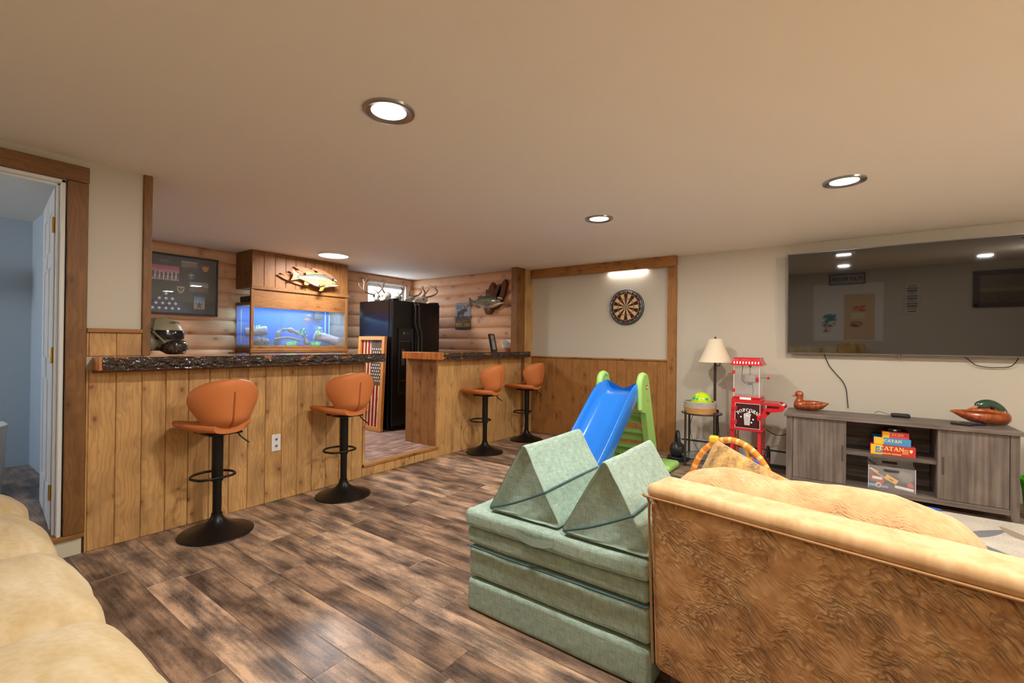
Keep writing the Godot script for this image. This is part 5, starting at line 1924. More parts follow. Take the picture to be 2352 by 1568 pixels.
func alcove() -> void:
	mat("black_handle", c8(52, 50, 49), 0.35)
	mat("black_void", c8(6, 6, 7), 0.4)
	mat("lime", c8(150, 170, 60), 0.5)
	mat("bone", c8(206, 200, 188), 0.75)
	mat("bone_dark", c8(110, 90, 72), 0.9)
	mat("antler", c8(134, 112, 92), 0.6)
	mat("red_stain", c8(150, 30, 26), 0.5, {"tex": M.log.albedo_texture})
	mat("grey_stain", c8(110, 102, 96), 0.55, {"tex": M.log.albedo_texture})
	mat("tank_back", c8(4, 84, 176), 0.6)
	mat("water", c8(12, 80, 170), 0.0, {"alpha": 0.012})
	mat("gravel", c8(30, 32, 44), 0.9)
	mat("tank_lamp", c8(210, 236, 255), 0.5, {"glow": 3.0})
	mat("tank_log", c8(126, 122, 140), 0.85)
	mat("tank_rock", c8(98, 94, 92), 0.9)
	mat("tank_dark", c8(26, 30, 40), 0.7)
	mat("clear_tube", c8(180, 220, 240), 0.2, {"alpha": 0.5})
	mat("leaf_green", c8(70, 150, 60), 0.6)
	mat("leaf_lime", c8(170, 210, 80), 0.6)
	mat("leaf_mint", c8(90, 200, 110), 0.6)
	mat("orange_fish", c8(232, 108, 40), 0.5)
	mat("yellow_fish", c8(196, 186, 70), 0.5)
	mat("fish_skin", Color.WHITE, 0.22, {"vertex": true, "coat": 0.6})
	mat("fish_pale", c8(214, 200, 172), 0.3)
	mat("fin_gold", c8(160, 118, 52), 0.4)
	mat("fin_dark", c8(92, 76, 58), 0.4)
	mat("driftwood_red", c8(196, 160, 140), 0.8, {"tex": M.log.albedo_texture})
	mat("driftwood_dark", c8(130, 98, 78), 0.8, {"tex": M.pine.albedo_texture})
	mat("yellow_print", c8(226, 190, 66), 0.5)
	mat("black_frame", c8(18, 17, 17), 0.35)
	mat("felt", c8(44, 40, 40), 0.95)
	mat("felt_blue", c8(74, 82, 96), 0.95)
	mat("khaki", c8(178, 162, 118), 0.9)
	mat("red_cloth", c8(168, 50, 44), 0.9)
	mat("purple_cloth", c8(86, 70, 110), 0.9)
	mat("navy_cloth", c8(46, 48, 84), 0.9)
	mat("olive", c8(116, 112, 92), 0.4)
	mat("olive_light", c8(142, 134, 108), 0.4)
	mat("camo", c8(92, 84, 78), 0.18, {"tex": nap_texture(88, c8(70, 66, 62), c8(150, 140, 134), c8(255, 250, 244), 3), "tri": Vector3(6, 6, 6)})
	mat("silver_print", c8(170, 176, 182), 0.25, {"metal": 0.6})
	refrigerator()
	skulls()
	flag_sign()
	aquarium()
	mounts()
	moose_sign()
	shadow_box()
	helmet()
	alcove_small()


# ---------------------------------------------------------------- dartboard
func dartboard() -> void:
	mat("sisal_black", c8(44, 40, 38), 0.9)
	mat("sisal_cream", c8(218, 180, 126), 0.9)
	mat("sisal_red", c8(200, 62, 54), 0.9)
	mat("sisal_green", c8(48, 112, 74), 0.9)
	mat("wire", c8(220, 220, 224), 0.3, {"metal": 0.8})
	mat("gold_print", c8(200, 188, 142), 0.6)
	var t := thing("dartboard", "round bristle dartboard on the framed wall", "dartboard", Vector3(XT, 1.722, -2.186), -PI / 2)
	# local: z out of the wall
	var flat := Basis(Vector3.RIGHT, PI / 2)
	var body := mbx(Transform3D(flat, Vector3.ZERO))
	body.lathe_hard([[0.0, 0.038], [0.214, 0.038], [0.222, 0.034], [0.222, 0.004], [0.21, 0.0]], 56)
	obj("board", body, M.sisal_black, t)
	var rim := []
	for k in 48:
		var a := TAU * k / 48.0
		rim.append(Vector3(cos(a) * 0.2, sin(a) * 0.2, 0.041))
	obj("number_ring", mb().tube(rim, 0.0022, 6, true), M.wire, t)
	rim = []
	for k in 48:
		var a := TAU * k / 48.0
		rim.append(Vector3(cos(a) * 0.218, sin(a) * 0.218, 0.037))
	obj("edge_band", mb().tube(rim, 0.003, 6, true), M.nickel, t)
	var numbers := [20, 1, 18, 4, 13, 6, 10, 15, 2, 17, 3, 19, 7, 16, 8, 11, 14, 9, 12, 5]
	var sect := func(m: MB, r0: float, r1: float, k: int, z: float) -> void:
		var a0 := PI / 2 - TAU * (k - 0.5) / 20.0
		var a1 := PI / 2 - TAU * (k + 0.5) / 20.0
		for s in 3:
			var b0 := lerpf(a0, a1, s / 3.0)
			var b1 := lerpf(a0, a1, (s + 1) / 3.0)
			m.quad(Vector3(cos(b0) * r0, sin(b0) * r0, z), Vector3(cos(b1) * r0, sin(b1) * r0, z), Vector3(cos(b1) * r1, sin(b1) * r1, z), Vector3(cos(b0) * r1, sin(b0) * r1, z))
			m.quad(Vector3(cos(b0) * r1, sin(b0) * r1, z), Vector3(cos(b1) * r1, sin(b1) * r1, z), Vector3(cos(b1) * r1, sin(b1) * r1, 0.037), Vector3(cos(b0) * r1, sin(b0) * r1, 0.037))
	for k in 20:
		var dark := k % 2 == 0
		var m := mb()
		sect.call(m, 0.008, 0.098, k, 0.0392)
		sect.call(m, 0.107, 0.162, k, 0.0392)
		obj("segment", m, M.sisal_black if dark else M.sisal_cream, t)
		var q := mb()
		sect.call(q, 0.0985, 0.1065, k, 0.0395)
		sect.call(q, 0.1625, 0.172, k, 0.0395)
		obj("scoring_band", q, M.sisal_red if dark else M.sisal_green, t)
		var a := PI / 2 - TAU * k / 20.0
		text_on(t, "number", str(numbers[k]), 0.024, Transform3D(Basis(Vector3.BACK, a - PI / 2), Vector3(cos(a) * 0.189, sin(a) * 0.189, 0.042)), M.wire, 400)
	var bull := mbx(Transform3D(flat, Vector3.ZERO))
	bull.lathe_hard([[0.0, 0.0402], [0.0145, 0.04], [0.0145, 0.037]], 20)
	var bo := obj("bull", bull, M.sisal_green, t)
	obj("inner_bull", mbx(Transform3D(flat, Vector3.ZERO)).lathe_hard([[0.0, 0.041], [0.006, 0.041], [0.0065, 0.039]], 16), M.white_plastic, bo)
	var word := "ALIEN"
	for k in 5:
		var a := PI / 2 - (k - 2) * 0.17 - 0.05
		text_on(t, "lettering", word[k], 0.028, Transform3D(Basis(Vector3.BACK, a - PI / 2), Vector3(cos(a) * 0.186, sin(a) * 0.186, 0.0395)), M.gold_print)
	# small lamp tucked behind the beam above the board
	var l := thing("puck_light", "hidden lamp behind the beam lighting the wall above the dartboard", "light", Vector3(XT - 0.02, 2.188, -2.18))
	obj("puck_housing", mb().rbox(Vector3(0, 0.006, 0), Vector3(0.036, 0.012, 0.52), 0.004, 2), M.white_plastic, l)
	obj("light_lens", mb().rbox(Vector3(0, -0.003, 0), Vector3(0.028, 0.006, 0.5), 0.002, 2), M.lamp_glow, l)
	area(l, Vector3(0, -0.012, 0), Vector2(0.02, 0.48), 0.2, Color(1.0, 0.97, 0.92))


# ---------------------------------------------------------------- toddler slide
func slide() -> void:
	mat("slide_blue", c8(30, 118, 214), 0.25, {"coat": 0.3})
	mat("slide_green", c8(156, 206, 110), 0.4)
	var t := thing("toddler_slide", "toddler slide with a blue chute and green ladder", "slide", Vector3(4.3, 0, -1.76))
	# local: the chute descends towards -x
	var path := [[0.02, 0.8, 0.0], [-0.1, 0.785, 0.35], [-0.24, 0.72, 0.8], [-0.45, 0.56, 1.0], [-0.7, 0.37, 1.0], [-0.95, 0.2, 1.0], [-1.12, 0.13, 1.0], [-1.25, 0.115, 1.0]]
	var up := []
	for p in path:
		up.append(Vector3(p[0], p[1], 0))
	var c := curve(up, 5)
	var rings := []
	for i in c.size():
		var q := i / float(c.size() - 1)
		var d: Vector3 = (c[mini(i + 1, c.size() - 1)] - c[maxi(i - 1, 0)]).normalized()
		var nrm := Vector3(-d.y, d.x, 0) if d.x > 0 else Vector3(d.y, -d.x, 0)
		if nrm.y < 0:
			nrm = -nrm
		var lip := 0.085
		var w := 0.175
		var prof := [[-w - 0.03, lip * 0.55], [-w - 0.02, lip + 0.012], [-w - 0.002, lip + 0.016], [-w + 0.016, lip * 0.75], [-w + 0.034, lip * 0.25], [-w + 0.075, 0.004], [0.0, 0.0], [w - 0.075, 0.004], [w - 0.034, lip * 0.25], [w - 0.016, lip * 0.75], [w + 0.002, lip + 0.016], [w + 0.02, lip + 0.012], [w + 0.03, lip * 0.55], [w + 0.03, -0.035], [w + 0.012, -0.04], [w - 0.03, -0.03], [0.0, -0.028], [-w + 0.03, -0.03], [-w - 0.012, -0.04], [-w - 0.03, -0.035]]
		var ring := PackedVector3Array()
		for p in prof:
			ring.append(c[i] + nrm * p[1] + Vector3(0, 0, p[0]))
		rings.append(ring)
	var m := mb()
	m.loft(rings)
	obj("chute", m, M.slide_blue, t)
	# side rails of the ladder: flat hollow boards, broad below, rounded at the top
	for s in [-1.0, 1.0]:
		var z: float = s * 0.205
		var pl := PackedVector2Array()
		for p in [[-0.1, 0.62], [-0.105, 0.84], [-0.085, 0.92], [-0.04, 0.955], [0.02, 0.95], [0.06, 0.915], [0.1, 0.8], [0.36, 0.06], [0.44, 0.0], [0.2, 0.0], [0.04, 0.5], [0.0, 0.6]]:
			pl.append(Vector2(p[0], p[1]))
		var r := mb()
		r.prism(pl, z - 0.028, z + 0.028)
		var ro := obj("side_rail", r, M.slide_green, t)
		# raised border of the rail
		var bp := []
		for p in [[-0.1, 0.64], [-0.105, 0.84], [-0.085, 0.92], [-0.04, 0.955], [0.02, 0.95], [0.06, 0.915], [0.1, 0.8], [0.36, 0.06]]:
			bp.append(Vector3(p[0], p[1], z))
		obj("rail_border", mb().tube(curve(bp, 3), 0.034, 8), M.slide_green, ro)
		var ft := mb()
		ft.rbox(Vector3(0.36, 0.035, s * 0.3), Vector3(0.34, 0.07, 0.22), 0.034, 4)
		obj("foot", ft, M.slide_green, t)
	for q in [[0.1, 0.6, 0.09], [0.16, 0.42, 0.1], [0.22, 0.25, 0.1], [0.28, 0.09, 0.1]]:
		var st := mb()
		st.rbox(Vector3(q[0], q[1] - 0.03, 0), Vector3(0.11, 0.035, 0.36), 0.012, 3)
		st.rbox(Vector3(q[0] + 0.03, q[1] - 0.085, 0), Vector3(0.03, q[2], 0.36), 0.01, 3)
		obj("step", st, M.slide_green, t)
	# maker's badge and sticker on the near rail
	var bd := mb()
	bd.box(Vector3(0.02, 0.845, 0.2345), Vector3(0.045, 0.042, 0.002))
	var bo := obj("badge", bd, M.sisal_red, t)
	obj("badge_centre", mb().box(Vector3(0.02, 0.845, 0.236), Vector3(0.034, 0.02, 0.001)), M.white_plastic, bo)
	var stk := mb()
	for k in 3:
		stk.box(Vector3(0.04 + 0.008 * k, 0.725 - 0.012 * k, 0.2345), Vector3(0.03, 0.008, 0.001))
	obj("sticker", stk, M.orange_print, t)


func kettlebell() -> void:
	var p := thing("weight_plates", "flat black weight plates under the kettlebell", "weights", Vector3(5.1, 0, -1.455))
	for k in 2:
		obj("plate", mb().lathe_hard([[0.02, 0.022 + 0.024 * k], [0.105 - 0.006 * k, 0.022 + 0.024 * k], [0.112 - 0.006 * k, 0.016 + 0.024 * k], [0.112 - 0.006 * k, 0.004 + 0.024 * k], [0.105 - 0.006 * k, 0.0 + 0.024 * k]], 36), M.black_rubber, p)
	obj("label", mb().box(Vector3(-0.085, 0.0225, -0.03), Vector3(0.03, 0.001, 0.03)), M.blue_print, p)
	var t := thing("kettlebell", "black vinyl kettlebell standing on weight plates beside the slide", "kettlebell", Vector3(5.1, 0.0465, -1.455), 0.5)
	var b := mb()
	b.lathe([[0.0, 0.155], [0.035, 0.152], [0.062, 0.132], [0.078, 0.1], [0.082, 0.07], [0.076, 0.035], [0.062, 0.01], [0.055, 0.0], [0.0, 0.0]], 28)
	obj("bell", b, M.black_rubber, t)
	var h := []
	for k in 17:
		var a := PI * k / 16.0
		h.append(Vector3(cos(a) * 0.058 * (1.0 + 0.1 * sin(a)), 0.11 + sin(a) * 0.155, 0))
	obj("handle", mb().tube(h, 0.0185, 10), M.black_rubber, t)


# ---------------------------------------------------------------- lamp with tray tables
func floor_lamp() -> void:
	mat("table_glass", c8(196, 226, 210), 0.02, {"alpha": 0.12})
	mat("lamp_shade", c8(240, 224, 196), 0.85, {"back": Color(0.5, 0.46, 0.38)})
	mat("bronze", c8(62, 56, 50), 0.45, {"metal": 0.4})
	var t := thing("floor_lamp", "bronze floor lamp with two round glass trays and a cream shade", "lamp", Vector3(5.07, 0, -1.2))
	var r := 0.2
	for a in [218.0, 308.0, 38.0, 128.0]:
		var w := deg_to_rad(a)
		var p := Vector3(cos(w) * r, 0, sin(w) * r)
		obj("leg", mb().lathe_hard([[0.0, 0.575], [0.012, 0.573], [0.012, 0.0], [0.0, 0.0]], 12, p), M.bronze, t)
	for q in [0.545, 0.09]:
		var ring := []
		for k in 40:
			var w := TAU * k / 40.0
			ring.append(Vector3(cos(w) * 0.193, q, sin(w) * 0.193))
		obj("tray_ring", mb().tube(ring, 0.008, 8, true), M.bronze, t)
		obj("glass_tray", mb().lathe_hard([[0.0, q + 0.006], [0.188, q + 0.006], [0.19, q + 0.003], [0.19, q - 0.003], [0.0, q - 0.003]], 40), M.table_glass, t)
	var px := Vector3(0.13, 0, 0.1)
	obj("pole", mb().lathe_hard([[0.0, 1.08], [0.011, 1.08], [0.0135, 1.03], [0.0135, 0.0], [0.0, 0.0]], 14, px), M.bronze, t)
	obj("harp", mb().tube(curve([px + Vector3(0.0, 1.05, 0.0), px + Vector3(0.02, 1.04, 0.035), px + Vector3(0.0, 1.075, 0.05)], 4), 0.005, 6), M.bronze, t)
	var sh := mb()
	var prof := []
	for k in 13:
		var q := k / 12.0
		prof.append([lerpf(0.075, 0.166, pow(q, 1.35)), 1.325 - 0.245 * q])
	sh.lathe(prof, 40, px)
	var inner := []
	for k in range(12, -1, -1):
		inner.append([prof[k][0] - 0.002, prof[k][1]])
	sh.lathe(inner, 40, px)
	obj("shade", sh, M.lamp_shade, t)
	for q in [[0.166, 1.08], [0.075, 1.325]]:
		var ring := []
		for k in 40:
			var w := TAU * k / 40.0
			ring.append(px + Vector3(cos(w) * q[0], q[1], sin(w) * q[0]))
		obj("shade_piping", mb().tube(ring, 0.003, 6, true), M.lamp_shade, t)
	obj("finial", mb().lathe([[0.0, 1.352], [0.009, 1.346], [0.011, 1.338], [0.006, 1.328], [0.006, 1.3]], 12, px), M.bronze, t)
	obj("spider", mb().tube([px + Vector3(-0.075, 1.322, 0), px + Vector3(0.075, 1.322, 0)], 0.002, 6), M.bronze, t)
	obj("bulb", mb().ellipsoid(px + Vector3(0, 1.17, 0), Vector3(0.028, 0.045, 0.028), 14, 10), M.white_plastic, t)
	# basket and ball
	var b := thing("rope_basket", "round rope basket, grey above and straw below, on the glass tray", "basket", Vector3(5.015, 0.5515, -1.205))
	var lo := mb()
	for k in 5:
		var ring := []
		for j in 36:
			var w := TAU * j / 36.0
			ring.append(Vector3(cos(w) * (0.147 + 0.0015 * k), 0.008 + 0.0125 * k, sin(w) * (0.147 + 0.0015 * k)))
		lo.tube(ring, 0.0085, 7, true)
	lo.lathe([[0.0, 0.006], [0.14, 0.006]], 30)
	lo.lathe([[0.14, 0.002], [0.0, 0.002]], 30)
	obj("straw_coils", lo, M.straw, b)
	var hi := mb()
	for k in 5:
		var ring := []
		for j in 36:
			var w := TAU * j / 36.0
			ring.append(Vector3(cos(w) * (0.153 + 0.0006 * k), 0.07 + 0.0115 * k, sin(w) * (0.153 + 0.0006 * k)))
		hi.tube(ring, 0.0075, 7, true)
	obj("grey_coils", hi, M.rope_grey, b)
	var ball := mb()
	ball.ellipsoid(Vector3(5.03, 0.665, -1.195), Vector3(0.104, 0.104, 0.104), 32, 20)
	var bl := one("play_ball", ball, M.ball, "lime green and teal play ball sitting in the rope basket", "ball")
	obj("valve", mb().ellipsoid(Vector3(4.955, 0.615, -1.15), Vector3(0.008, 0.013, 0.013), 8, 6), M.white_plastic, bl)
	# cords hanging behind the lamp
	one("lamp_cord", mb().tube(curve([Vector3(5.2, 0.54, -1.3), Vector3(5.25, 0.4, -1.36), Vector3(5.26, 0.25, -1.35), Vector3(5.28, 0.1, -1.28), Vector3(5.29, 0.08, -1.2), Vector3(5.28, 0.2, -1.14), Vector3(5.27, 0.4, -1.12), Vector3(5.25, 0.54, -1.13)], 6), 0.003, 6), M.black_plastic, "thin black cord hanging in a loop behind the glass trays", "cord")
	one("charger_cord", mb().tube(curve([Vector3(5.36, 0.56, -1.1), Vector3(5.39, 0.4, -1.1), Vector3(5.405, 0.23, -1.09)], 6), 0.0028, 6), M.black_plastic, "short black cord running down to a pink wall plug", "cord")
	one("wall_charger", mb().rbox(Vector3(5.415, 0.2, -1.09), Vector3(0.05, 0.07, 0.06), 0.006, 2), M.pink_plastic, "pink wall plug low on the wall behind the lamp", "plug")


# ---------------------------------------------------------------- popcorn cart
func popcorn_cart() -> void:
	mat("pop_red", c8(196, 22, 34), 0.3, {"coat": 0.3})
	mat("pop_dark", c8(58, 22, 26), 0.12)
	mat("pop_white", c8(236, 230, 228), 0.5)
	mat("acrylic", c8(226, 222, 220), 0.02, {"alpha": 0.1})
	mat("kettle_steel", c8(186, 184, 182), 0.25, {"metal": 0.9})
	var t := thing("popcorn_cart", "red popcorn machine on a wheeled cart before the wall", "popcorn machine", Vector3(5.05, 0, -0.757), -PI / 2)
	# local: x to the right, z to the room; front face at z = 0.15
	var w := 0.128
	# canopy: flared skirt with window slots
	var rows := []
	for q in [[0.115, 0.13, 1.14], [0.115, 0.13, 1.128], [0.118, 0.134, 1.11], [0.138, 0.158, 1.072], [0.138, 0.158, 1.066]]:
		rows.append(PackedVector3Array([Vector3(-q[0], q[2], q[1]), Vector3(q[0], q[2], q[1]), Vector3(q[0], q[2], -q[1]), Vector3(-q[0], q[2], -q[1])]))
	var cn := mb()
	for i in rows.size() - 1:
		for k in 4:
			cn.quad(rows[i][k], rows[i + 1][k], rows[i + 1][(k + 1) % 4], rows[i][(k + 1) % 4])
	cn.quad(rows[0][0], rows[0][1], rows[0][2], rows[0][3])
	cn.quad(rows[4][3], rows[4][2], rows[4][1], rows[4][0])
	var co := obj("canopy", cn, M.pop_red, t)
	for k in 9:
		obj("window_slot", mbx(Transform3D(Basis(Vector3.RIGHT, -0.52), Vector3(-0.106 + 0.0265 * k, 1.092, 0.1475))).rbox(Vector3.ZERO, Vector3(0.012, 0.026, 0.004), 0.0018, 2), M.pop_white, co)
	for x in [-0.055, 0.05]:
		obj("knob", mb().ellipsoid(Vector3(x, 1.124, 0.132), Vector3(0.009, 0.009, 0.006), 10, 6), M.pop_red, co)
	# clear case
	for q in [[Vector3(0, 0.91, 0.125), Vector3(0.22, 0.31, 0.003)], [Vector3(0, 0.91, -0.125), Vector3(0.22, 0.31, 0.003)], [Vector3(-0.1115, 0.91, 0), Vector3(0.003, 0.31, 0.25)], [Vector3(0.1115, 0.91, 0), Vector3(0.003, 0.31, 0.25)]]:
		obj("case_pane", mb().box(q[0], q[1]), M.acrylic, t)
	for x in [-0.112, 0.112]:
		obj("case_edge", mb().box(Vector3(x, 0.91, 0.126), Vector3(0.004, 0.31, 0.004)), M.pop_white, t)
	for y in [1.0, 0.82]:
		obj("hinge", mb().rbox(Vector3(-0.112, y, 0.13), Vector3(0.026, 0.034, 0.012), 0.004, 2), M.pop_red, t)
	obj("case_handle", mb().ellipsoid(Vector3(0.094, 0.935, 0.134), Vector3(0.013, 0.03, 0.01), 14, 8), M.pop_red, t)
	# kettle on its hanger
	var kt := mb()
	kt.lathe_hard([[0.0, 0.97], [0.068, 0.97], [0.07, 0.966], [0.07, 0.905], [0.062, 0.893], [0.03, 0.885], [0.0, 0.885]], 30, Vector3(0.01, 0, -0.02))
	var ko := obj("kettle", kt, M.kettle_steel, t)
	obj("kettle_foot", mb().lathe_hard([[0.026, 0.888], [0.026, 0.868], [0.0, 0.868]], 16, Vector3(0.01, 0, -0.02)), M.dark_grey, ko)
	obj("stirrer", mb().lathe_hard([[0.0, 1.066], [0.014, 1.066], [0.014, 1.045], [0.004, 1.043], [0.004, 0.975], [0.016, 0.972], [0.018, 0.968]], 14, Vector3(0.01, 0, -0.02)), M.dark_grey, ko)
	obj("hanger", mb().tube(curve([Vector3(-0.06, 1.06, -0.05), Vector3(-0.065, 0.97, -0.03), Vector3(-0.06, 0.91, 0.0), Vector3(-0.02, 0.885, 0.03)], 4), 0.005, 6), M.dark_grey, ko)
	obj("kettle_cord", mb().tube(curve([Vector3(0.03, 0.87, -0.03), Vector3(0.035, 0.82, -0.05), Vector3(0.03, 0.77, -0.05)], 4), 0.003, 6), M.dark_grey, ko)
	obj("crank_rod", mb().tube([Vector3(0.08, 0.94, -0.02), Vector3(0.16, 0.942, -0.02)], 0.003, 6), M.kettle_steel, ko)
	obj("crank_knob", mb().ellipsoid(Vector3(0.17, 0.943, -0.02), Vector3(0.013, 0.013, 0.013), 14, 10), M.pop_red, ko)
	# cabinet
	obj("tray", mb().box(Vector3(0, 0.752, 0), Vector3(0.236, 0.018, 0.27), 0.004), M.pop_red, t)
	var cb := mb()
	var a := [Vector3(-0.127, 0.742, 0.145), Vector3(0.127, 0.742, 0.145), Vector3(0.127, 0.742, -0.145), Vector3(-0.127, 0.742, -0.145)]
	var b := [Vector3(-0.137, 0.45, 0.152), Vector3(0.137, 0.45, 0.152), Vector3(0.137, 0.45, -0.152), Vector3(-0.137, 0.45, -0.152)]
	for k in 4:
		cb.quad(a[k], b[k], b[(k + 1) % 4], a[(k + 1) % 4])
	cb.quad(a[0], a[1], a[2], a[3])
	cb.quad(b[3], b[2], b[1], b[0])
	obj("cabinet", cb, M.pop_red, t)
	obj("name_plate", mb().rbox(Vector3(-0.005, 0.745, 0.147), Vector3(0.1, 0.024, 0.012), 0.005, 2), M.pop_white, t)
	obj("base_lip", mb().box(Vector3(0, 0.444, 0), Vector3(0.292, 0.014, 0.32), 0.003), M.pop_red, t)
	var lean := Basis(Vector3.RIGHT, -0.024)
	var door := mbx(Transform3D(lean, Vector3(0.015, 0.58, 0.151)))
	door.box(Vector3.ZERO, Vector3(0.215, 0.235, 0.006), 0.002)
	var dr := obj("door", door, M.pop_dark, t)
	for q in [[0.0, 0.1175, 0.217, 0.003], [0.0, -0.1175, 0.217, 0.003], [-0.107, 0.0, 0.003, 0.235], [0.107, 0.0, 0.003, 0.235]]:
		obj("door_edge", mbx(Transform3D(lean, Vector3(0.015, 0.58, 0.153))).box(Vector3(q[0], q[1], 0.001), Vector3(q[2], q[3], 0.004)), M.pop_white, dr)
	var word := "POPCORN"
	for k in 7:
		var ang := (3 - k) * 0.235
		text_on(dr, "lettering", word[k], 0.04, Transform3D(lean * Basis(Vector3.BACK, ang), Vector3(0.015, 0.58, 0.1555) + lean * Vector3(-sin(ang) * 0.125, cos(ang) * 0.125 - 0.068, 0)), M.pop_white, 700, ["Droid Serif"])
	# printed bucket of popcorn
	var pb := mbx(Transform3D(lean, Vector3(0.015, 0.58, 0.1545)))
	for k in 5:
		var x0 := -0.03 + k * 0.0122
		pb.prism(PackedVector2Array([Vector2(x0, 0.005), Vector2(x0 + 0.0075, 0.005), Vector2(x0 * 0.78 + 0.0055, -0.088), Vector2(x0 * 0.78, -0.088)]), 0.0, 0.0012)
	obj("bucket_print", pb, M.pop_white, dr)
	var pc := mbx(Transform3D(lean, Vector3(0.015, 0.58, 0.155)))
	for q in [[-0.02, 0.012, 0.012], [0.0, 0.02, 0.014], [0.02, 0.013, 0.012], [-0.01, 0.006, 0.01], [0.012, 0.005, 0.01], [0.018, 0.036, 0.008], [-0.055, -0.012, 0.008], [0.05, -0.03, 0.008], [0.036, -0.06, 0.008]]:
		pc.xf = Transform3D(lean * Basis(Vector3.RIGHT, PI / 2), Vector3(0.015, 0.58, 0.1548) + lean * Vector3(q[0], q[1], 0))
		pc.lathe_hard([[0.0, 0.001], [q[2], 0.001], [q[2], 0.0]], 7)
	obj("kernels_print", pc, M.pop_white, dr)
	for y in [0.65, 0.515]:
		obj("hinge", mb().rbox(Vector3(-0.1, y, 0.156), Vector3(0.05, 0.042, 0.012), 0.005, 2), M.pop_red, dr)
	obj("door_handle", mb().ellipsoid(Vector3(0.112, 0.57, 0.162), Vector3(0.015, 0.034, 0.012), 14, 8), M.pop_red, dr)
	# legs: flat bars in front, open lattices behind
	for x in [-0.122, 0.116]:
		obj("leg", mb().box(Vector3(x, 0.22, 0.13), Vector3(0.032, 0.44, 0.022), 0.003), M.pop_red, t)
		var lt := mb()
		lt.box(Vector3(x - 0.012, 0.22, -0.12), Vector3(0.008, 0.44, 0.03), 0.002)
		lt.box(Vector3(x + 0.012, 0.22, -0.12), Vector3(0.008, 0.44, 0.03), 0.002)
		for k in 7:
			lt.box(Vector3(x, 0.04 + k * 0.06, -0.12), Vector3(0.024, 0.008, 0.026))
		obj("leg", lt, M.pop_red, t)
	obj("shelf", mb().box(Vector3(0, 0.12, 0.0), Vector3(0.26, 0.012, 0.25), 0.003), M.pop_red, t)
	for x in [-0.185, -0.15]:
		pass
	# spoked cart wheels
	for zz_ in [[-0.11, -0.02], [0.03, -0.02]]:
		pass
	for x in [-0.165, 0.165]:
		var rim := []
		for k in 32:
			var an := TAU * k / 32.0
			rim.append(Vector3(x, 0.14 + sin(an) * 0.13, -0.06 + cos(an) * 0.13))
		var wh := obj("wheel", mb().tube(rim, 0.01, 8, true), M.black_rubber, t)
		var sp := mb()
		for k in 8:
			var an := TAU * k / 8.0
			sp.tube([Vector3(x, 0.14, -0.06), Vector3(x, 0.14 + sin(an) * 0.13, -0.06 + cos(an) * 0.13)], 0.004, 6)
		obj("spokes", sp, M.black_rubber, wh)
		obj("hub", mb().ellipsoid(Vector3(x, 0.14, -0.06), Vector3(0.014, 0.026, 0.026), 12, 8), M.pop_red, wh)
	# push handle with its white roller, a bracket on each side
	for z in [0.14, -0.1]:
		var br := mb()
		br.prism(PackedVector2Array([Vector2(0.13, 0.715), Vector2(0.27, 0.715), Vector2(0.315, 0.7), Vector2(0.325, 0.67), Vector2(0.3, 0.645), Vector2(0.22, 0.63), Vector2(0.18, 0.64), Vector2(0.165, 0.62), Vector2(0.185, 0.6), Vector2(0.17, 0.575), Vector2(0.135, 0.57), Vector2(0.13, 0.6), Vector2(0.15, 0.64), Vector2(0.15, 0.665), Vector2(0.27, 0.668), Vector2(0.285, 0.685), Vector2(0.27, 0.697), Vector2(0.13, 0.695)]), z - 0.006, z + 0.006)
		obj("handle_bracket", br, M.pop_red, t)
	obj("handle_roller", mb().tube([Vector3(0.3, 0.69, 0.14), Vector3(0.3, 0.69, -0.1)], 0.012, 10), M.pop_white, t)
	obj("handle_shelf", mb().box(Vector3(0.2, 0.712, 0.02), Vector3(0.14, 0.008, 0.24), 0.002), M.pop_red, t)
	one("power_cord", mb().tube(curve([Vector3(5.2, 0.42, -0.62), Vector3(5.3, 0.36, -0.54), Vector3(5.34, 0.37, -0.45), Vector3(5.36, 0.39, -0.4)], 5), 0.004, 6), M.black_plastic, "black power cord from the popcorn cart to the console", "cord")


func heater() -> void:
	var h := thing("baseboard_heater", "white baseboard heater along the wall behind the popcorn cart", "heater", Vector3(XT - 0.035, 0, -0.2))
	var c := mb()
	c.box(Vector3(0.005, 0.105, 0), Vector3(0.055, 0.13, 2.6), 0.004)
	obj("cover", c, M.heater_white, h)
	obj("top_flange", mb().box(Vector3(0.005, 0.195, 0), Vector3(0.06, 0.014, 2.6), 0.003), M.heater_white, h)
	obj("louver", mb().box(Vector3(0.0, 0.178, 0), Vector3(0.045, 0.012, 2.58)), M.dark_grey, h)
	obj("toe_gap", mb().box(Vector3(0.01, 0.02, 0), Vector3(0.04, 0.04, 2.58)), M.dark_grey, h)
	var b := structure_root("baseboard_lamp", "short brown baseboard behind the floor lamp")
	board(b, "baseboard", M.pine_trim, Vector3(XT - 0.014, 0.0, -1.57), Vector3(XT, 0.075, -1.52), 2, 0.002)


